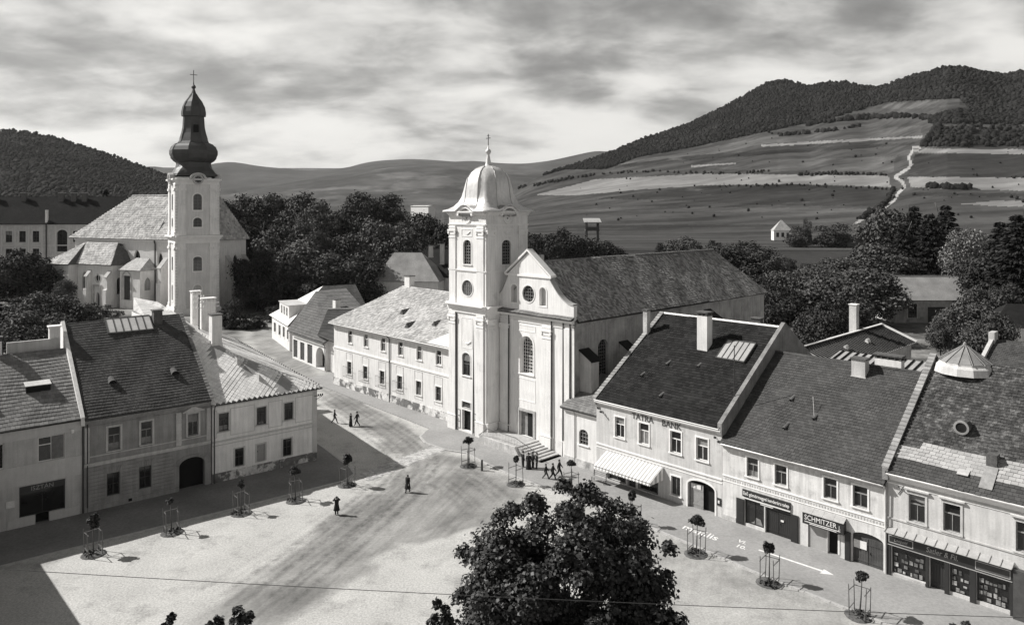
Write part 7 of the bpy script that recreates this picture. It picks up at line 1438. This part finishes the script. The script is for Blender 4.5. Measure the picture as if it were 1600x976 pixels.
# ball-crowned saplings with stake guards
ballm = leaf_mesh('crown', 51, 900, .46, .46, .42, .15, 16, 'leaf_ball', core=.3, lobe_r=(.35, .5)); ball2 = leaf_mesh('crown', 52, 800, .42, .42, .46, .15, 14, 'leaf_ball', core=.3, lobe_r=(.35, .5))
stem = MB().tube([(0, 0, 0), (.02, .01, 1.2), (0, 0, 2.45)], [.055, .045, .03], 7).mesh('trunk', 'bark', True)
soil = MB().lathe(0, 0, [(.95, .0), (.8, .07), (.4, .12), (.05, .13)], 14).mesh('soil_bed', 'soil'); tuft = leaf_mesh('weeds', 53, 120, .85, .85, .12, .16, 12, 'leaf_ball', core=.2)
postm = MB().tube([(0, 0, 0), (.01, 0, 1.0), (0, 0, 2.05)], [.036, .032, .028], 6).mesh('post', 'wood_stake'); railm = MB().box(-.55, .55, -.018, .018, -.025, .025).mesh('rail', 'wood_stake')
SAP = [(-32.82, 57.71), (-28.5, 61.61), (-24.09, 65.51), (-20.1, 68.39), (-16.14, 72.21), (-4.59, 77.62), (.38, 72.38), (5.71, 70.57), (10.28, 62.85), (14.45, 57.71), (18.62, 53.26), (23.12, 48.97)]
WHERE = ['nearest the dark lower-left corner', 'before the grey palace, second from the lower-left corner', 'before the arched carriage gate', 'in front of the corner house on the shaded pavement', 'at the street corner beside the corner house', 'before the church tower at the edge of the square', 'nearest the group by the church steps', 'half hidden above the large foreground tree', 'before the striped awning', 'next to the chalk writing on the pavement', 'before the shop house doorway, beside the chalk arrow', 'before the corner store at the lower right']
for i, (x, y) in enumerate(SAP):
    fr = LF if i < 5 else RF; rot = fr.a+random.uniform(-.15, .15); z0 = .0
    rt = bpy.data.objects.new('sapling', None); COL.objects.link(rt); rt.location = (x, y, z0); rt['label'] = 'ball-crowned sapling '+WHERE[i]; rt['category'] = 'sapling'; rt['group'] = 'saplings around the square'; rt.rotation_euler = (random.uniform(-.06, .06), random.uniform(-.06, .06), random.uniform(0, 6))
    c = bpy.data.objects.new('crown', ballm if i % 2 else ball2); c.location = (0, 0, 2.62); k = random.uniform(.8, 1.2)*(.75 if i == 1 else 1); c.scale = (k, k, k*random.uniform(.85, 1.1))
    for nm, o in (('crown', c), ('trunk', bpy.data.objects.new('trunk', stem)), ('soil_bed', bpy.data.objects.new('soil_bed', soil)), ('weeds', bpy.data.objects.new('weeds', tuft))):
        COL.objects.link(o); o.parent = rt
        if nm == 'weeds': o.location = (0, 0, .12)
    g = bpy.data.objects.new('tree_guard', None); COL.objects.link(g); g.location = (x, y, z0); g.rotation_euler = (0, 0, rot); g['label'] = 'wooden stake guard round the sapling '+WHERE[i]; g['category'] = 'tree guard'; g['group'] = 'tree guards around the square'
    for a, b in ((-.5, -.5), (.5, -.5), (.5, .5), (-.5, .5)):
        p = bpy.data.objects.new('post', postm); COL.objects.link(p); p.parent = g; p.location = (a, b, 0); p.rotation_euler = (random.uniform(-.05, .05), random.uniform(-.05, .05), 0); p.scale = (1, 1, random.uniform(.92, 1.06))
    for (a, b, q) in ((-.5, 0, math.pi/2), (.5, 0, math.pi/2), (0, .5, 0)):
        for z in (.5, 1.7):
            if z < 1 and q == 0: continue
            p = bpy.data.objects.new('rail', railm); COL.objects.link(p); p.parent = g; p.location = (a, b, z+random.uniform(-.08, .08)); p.rotation_euler = (0, random.uniform(-.06, .06), q)
# chalk writing on the pavement
def chalk(s, t, txt, size, sx, sh, label):
    o = text('chalk_writing', txt, size, 'paper', None, lambda u, d, z: (*RF.w(u, d), z), s, t, .116, .001, 'LEFT', sx, sh, flat=True, bold=.014)
    tag(o, label, 'writing')
chalk(12.9, -4.35, 'majális', 1.25, 1.0, -.15, 'white chalk word majális written on the pavement'); chalk(17.45, -3.25, 'VI.', .7, 1.0, -.1, 'white chalk numeral VI on the pavement'); chalk(17.75, -4.15, '10.', .75, 1.0, -.1, 'white chalk number 10 on the pavement')
mb = MB(); q = [(19.4, -3.45), (24.4, -3.24), (24.35, -3.6), (25.2, -3.12), (24.3, -2.75), (24.35, -3.02), (19.4, -3.27)]
mb.ext([(*RF.w(a, b), .112) for a, b in q], [(*RF.w(a, b), .118) for a, b in q]); tag(mb.build('chalk_arrow', 'paper'), 'long white chalk arrow pointing along the pavement', 'marking')
# short post
bo = thing('bollard', 'short dark wooden post standing near the sapling before the church tower', 'post', WF, -3.12, 76.29); MB().lathe(-3.12, 76.29, [(.12, 0), (.11, 1.0), (.13, 1.02), (.1, 1.12), (.02, 1.16)], 10).build('post', 'wood_dark', bo)

# ------------------------------------------------------------------ people
def person(x, y, face, pose, label, h=1.7, coat=None, hat=None, top='cloth_black', legs='cloth_black', phase=0.0, z=0.0, arms='down'):
    k = h/1.72; sw = .27*pose                       # stride
    J = {'pel': (0, 0, .95), 'wa': (0, .0, 1.08), 'ch': (0, .01, 1.3), 'nk': (0, 0, 1.47), 'hd': (0, .02, 1.58), 'ht': (0, .015, 1.70)}
    for sd, sg in (('L', -1), ('R', 1)):
        st_ = sg*sw
        J['hip'+sd] = (sg*.09, 0, .9); J['kn'+sd] = (sg*.1, st_*.55+(.06 if pose else .01), .5); J['an'+sd] = (sg*.1, st_*1.05-(.12 if st_ < 0 else -.02), .09+(.05 if st_ < 0 else 0)); J['to'+sd] = (sg*.11, st_*1.05+.16-(.12 if st_ < 0 else -.02), .035+(.01 if st_ < 0 else 0))
        J['sh'+sd] = (sg*.19, 0, 1.42)
        if arms == 'up': J['el'+sd] = (sg*.34, .1, 1.3); J['wr'+sd] = (sg*.12, .2, 1.52); J['ha'+sd] = (sg*.07, .2, 1.6)
        else: J['el'+sd] = (sg*.25, -st_*.4-.02, 1.15); J['wr'+sd] = (sg*.25, -st_*.8+.06, .92); J['ha'+sd] = (sg*.245, -st_*.85+.09, .84)
    rad_ = {'pel': .175, 'wa': .165, 'ch': .19, 'nk': .06, 'hd': .092, 'ht': .066, 'hip': .12, 'kn': .09, 'an': .065, 'to': .045, 'sh': .095, 'el': .07, 'wr': .045, 'ha': .036}
    E_ = [('pel', 'wa'), ('wa', 'ch'), ('ch', 'nk'), ('nk', 'hd'), ('hd', 'ht')]
    for sd in 'LR': E_ += [('pel', 'hip'+sd), ('hip'+sd, 'kn'+sd), ('kn'+sd, 'an'+sd), ('an'+sd, 'to'+sd), ('ch', 'sh'+sd), ('sh'+sd, 'el'+sd), ('el'+sd, 'wr'+sd), ('wr'+sd, 'ha'+sd)]
    keys = list(J); me = bpy.data.meshes.new('person'); me.from_pydata([J[q] for q in keys], [(keys.index(a), keys.index(b)) for a, b in E_], [])
    ob = bpy.data.objects.new('person_tmp', me); COL.objects.link(ob); md = ob.modifiers.new('s', 'SKIN'); sv = me.skin_vertices[0].data
    for i, q in enumerate(keys): r_ = rad_[q.rstrip('LR') if q not in ('hd', 'ht') else q]; sv[i].radius = (r_, r_*(.8 if q in ('ch', 'wa', 'pel') else 1)); sv[i].use_root = q == 'pel'
    ob.modifiers.new('d', 'SUBSURF').levels = 1
    dg = bpy.context.evaluated_depsgraph_get(); m2 = bpy.data.meshes.new_from_object(ob.evaluated_get(dg)); bpy.data.objects.remove(ob)
    vs_ = [tuple(v.co) for v in m2.vertices]; fs_ = [tuple(p.vertices) for p in m2.polygons]; mi = []
    for f in fs_:
        c = np.mean([vs_[i] for i in f], axis=0)
        hands = any(np.linalg.norm(c-np.array(J['ha'+s])) < .085 for s in 'LR')
        mi.append(2 if (c[2] > 1.49 and abs(c[0]) < .12 and arms != 'up') or (arms == 'up' and c[2] > 1.49 and abs(c[0]) < .1) or hands else (1 if c[2] < .93 else 0))
    mb = MB(); mb.add(vs_, fs_); mb.m = mi
    for s, sg in (('L', -1), ('R', 1)):              # fingers and thumb
        hx, hy, hz = J['ha'+s]; dz = 1 if arms == 'up' else -1
        for j, L in enumerate((.065, .075, .07, .055)): mb.tube([(hx, hy-.024+j*.016, hz+dz*.02), (hx-sg*.006, hy-.024+j*.017, hz+dz*(.02+L*.6)), (hx-sg*.02, hy-.022+j*.016, hz+dz*(.02+L))], [.008, .0075, .006], 5, 2)
        mb.tube([(hx, hy+.03, hz-dz*.01), (hx-sg*.02, hy+.055, hz+dz*.015), (hx-sg*.025, hy+.062, hz+dz*.04)], [.009, .008, .006], 5, 2)
    mb.add([(-.016, .1, 1.575), (.016, .1, 1.575), (0, .135, 1.575), (0, .1, 1.615)], [(0, 1, 2), (0, 2, 3), (1, 2, 3)], 2)     # nose
    for sg in (-1, 1): mb.box(sg*.034-.012, sg*.034+.012, .094, .106, 1.607, 1.619, 3); mb.box(sg*.088-.012, sg*.088+.012, -.01, .035, 1.57, 1.625, 2)
    mb.box(-.022, .022, .092, .104, 1.545, 1.552, 3)
    rt = thing('person', label, 'person', WF, x, y, z, 'people in the square'); rt.rotation_euler = (0, 0, face); rt.scale = (k, k, k); OFF[rt] = (0, 0, 0)
    b = mb.build('body', [top, legs, 'skin', 'hair'], rt, True)
    if coat:
        q = MB(); lo = coat; pr = [(.30, lo), (.27, lo+.12), (.22, .85), (.175, 1.06), (.185, 1.25), (.2, 1.38), (.1, 1.475)]
        q.lathe(0, .0, pr, 14, 0, lambda a, i: (1 if i > 3 else 1+.07*math.sin(a*5))*(.85 if abs(math.sin(a)) > .8 else 1)); q.build('coat', top, rt, True)
    if hat: q = MB().lathe(0, .015, [(.155, 1.66), (.15, 1.675), (.09, 1.68), (.092, 1.75), (.075, 1.785), (.02, 1.79)], 14); q.build('hat', 'cloth_black', rt, True)
    else: q = MB().lathe(0, -.005, [(.092, 1.56), (.104, 1.6), (.104, 1.66), (.085, 1.71), (.04, 1.735)], 12); q.v = [(a, b_-(.02 if c < 1.64 else 0), c) for a, b_, c in q.v]; q.build('hair', 'hair', rt, True)
    return rt
person(-22.46, 93.24, rad(-70), 1, 'person in dark clothes walking alone out of the corner house shadow', 1.72, legs='cloth_grey')
person(-20.13, 91.86, rad(100), 0, 'person in a long dark dress in the pair on the side street', 1.66, coat=.12)
person(-19.39, 92.14, rad(80), 1, 'person in dark jacket striding beside the long-dressed companion on the side street', 1.74, hat=True)
person(-15.54, 65.23, rad(20), 0, 'person in knee-length dark coat with raised hands on the pale gravel', 1.64, coat=.45, arms='up')
person(-9.98, 70.41, rad(150), .4, 'person in dark coat walking on the dirt road in the middle of the square', 1.68, coat=.4, hat=False)
person(1.14, 77.05, rad(-60), 0, 'leftmost person of the dark-suited group at the church steps', 1.74, hat=True)
person(1.73, 76.48, rad(170), 0, 'person in ankle-length dark robe among the group at the church steps', 1.76, coat=.1, hat=True)
person(2.2, 76.9, rad(120), 0, 'person in dark suit right behind the robed one at the church steps', 1.72, hat=True)
person(2.58, 76.67, rad(100), 0, 'rightmost person of the dark-suited group at the church steps', 1.75, hat=False)
person(3.4, 73.75, rad(-95), 1, 'leftmost of three persons walking along the pavement past the steps', 1.6, legs='cloth_grey')
person(4.09, 73.58, rad(-100), 1, 'middle one of three persons walking along the pavement past the steps', 1.72)
person(4.79, 74.46, rad(-100), 1, 'rightmost of three persons walking along the pavement past the steps', 1.78)
# telephone cable strung across the near side of the square, on poles outside the view
pw_ = thing('overhead_cable', 'single dark cable crossing the foreground of the square', 'cable', WF, -30, 30)
p0, p1 = Vector((-30, 30, 13.0)), Vector((30, 30, 10.15)); mb = MB().tube([tuple(p0.lerp(p1, i/30)-Vector((0, 0, 1.0*(1-(2*i/30-1)**2)*.35))) for i in range(31)], .013, 5); mb.build('cable', 'iron', pw_)
for p in (p0, p1): MB().tube([(p.x, p.y, 0), (p.x, p.y, p.z+.5)], [.14, .1], 8).build('pole', 'wood_dark', pw_)
# pole by the bend of the street
up = thing('utility_pole', 'slim wooden utility pole with insulators near the churchyard', 'pole', WF, -60.5, 150); MB().tube([(-60.5, 150, 0), (-60.5, 150, 8.5)], [.14, .1], 8).build('pole', 'wood_dark', up)
for z in (7.4, 8.1): MB().box(-61.3, -59.7, 149.9, 150.1, z, z+.12).build('crossarm', 'paint_white', up)
# ------------------------------------------------------------------ air
hz = MB().box(-24000, 24000, -1500, 24000, -1.7, 1500).build('haze', 'soil'); hz['kind'] = 'stuff'; hz['label'] = 'thin summer haze over the valley'
hm = bpy.data.materials.new('haze'); hm.use_nodes = True; ht = hm.node_tree; ht.nodes.clear(); ho = nn(ht, 'ShaderNodeOutputMaterial'); hv = nn(ht, 'ShaderNodeVolumePrincipled')
hv.inputs['Color'].default_value = (.9, .9, .89, 1); hv.inputs['Density'].default_value = 2.6e-5; hv.inputs['Anisotropy'].default_value = .3; ht.links.new(hv.outputs[0], ho.inputs['Volume'])
hz.data.materials.clear(); hz.data.materials.append(hm); hz.display_type = 'WIRE'
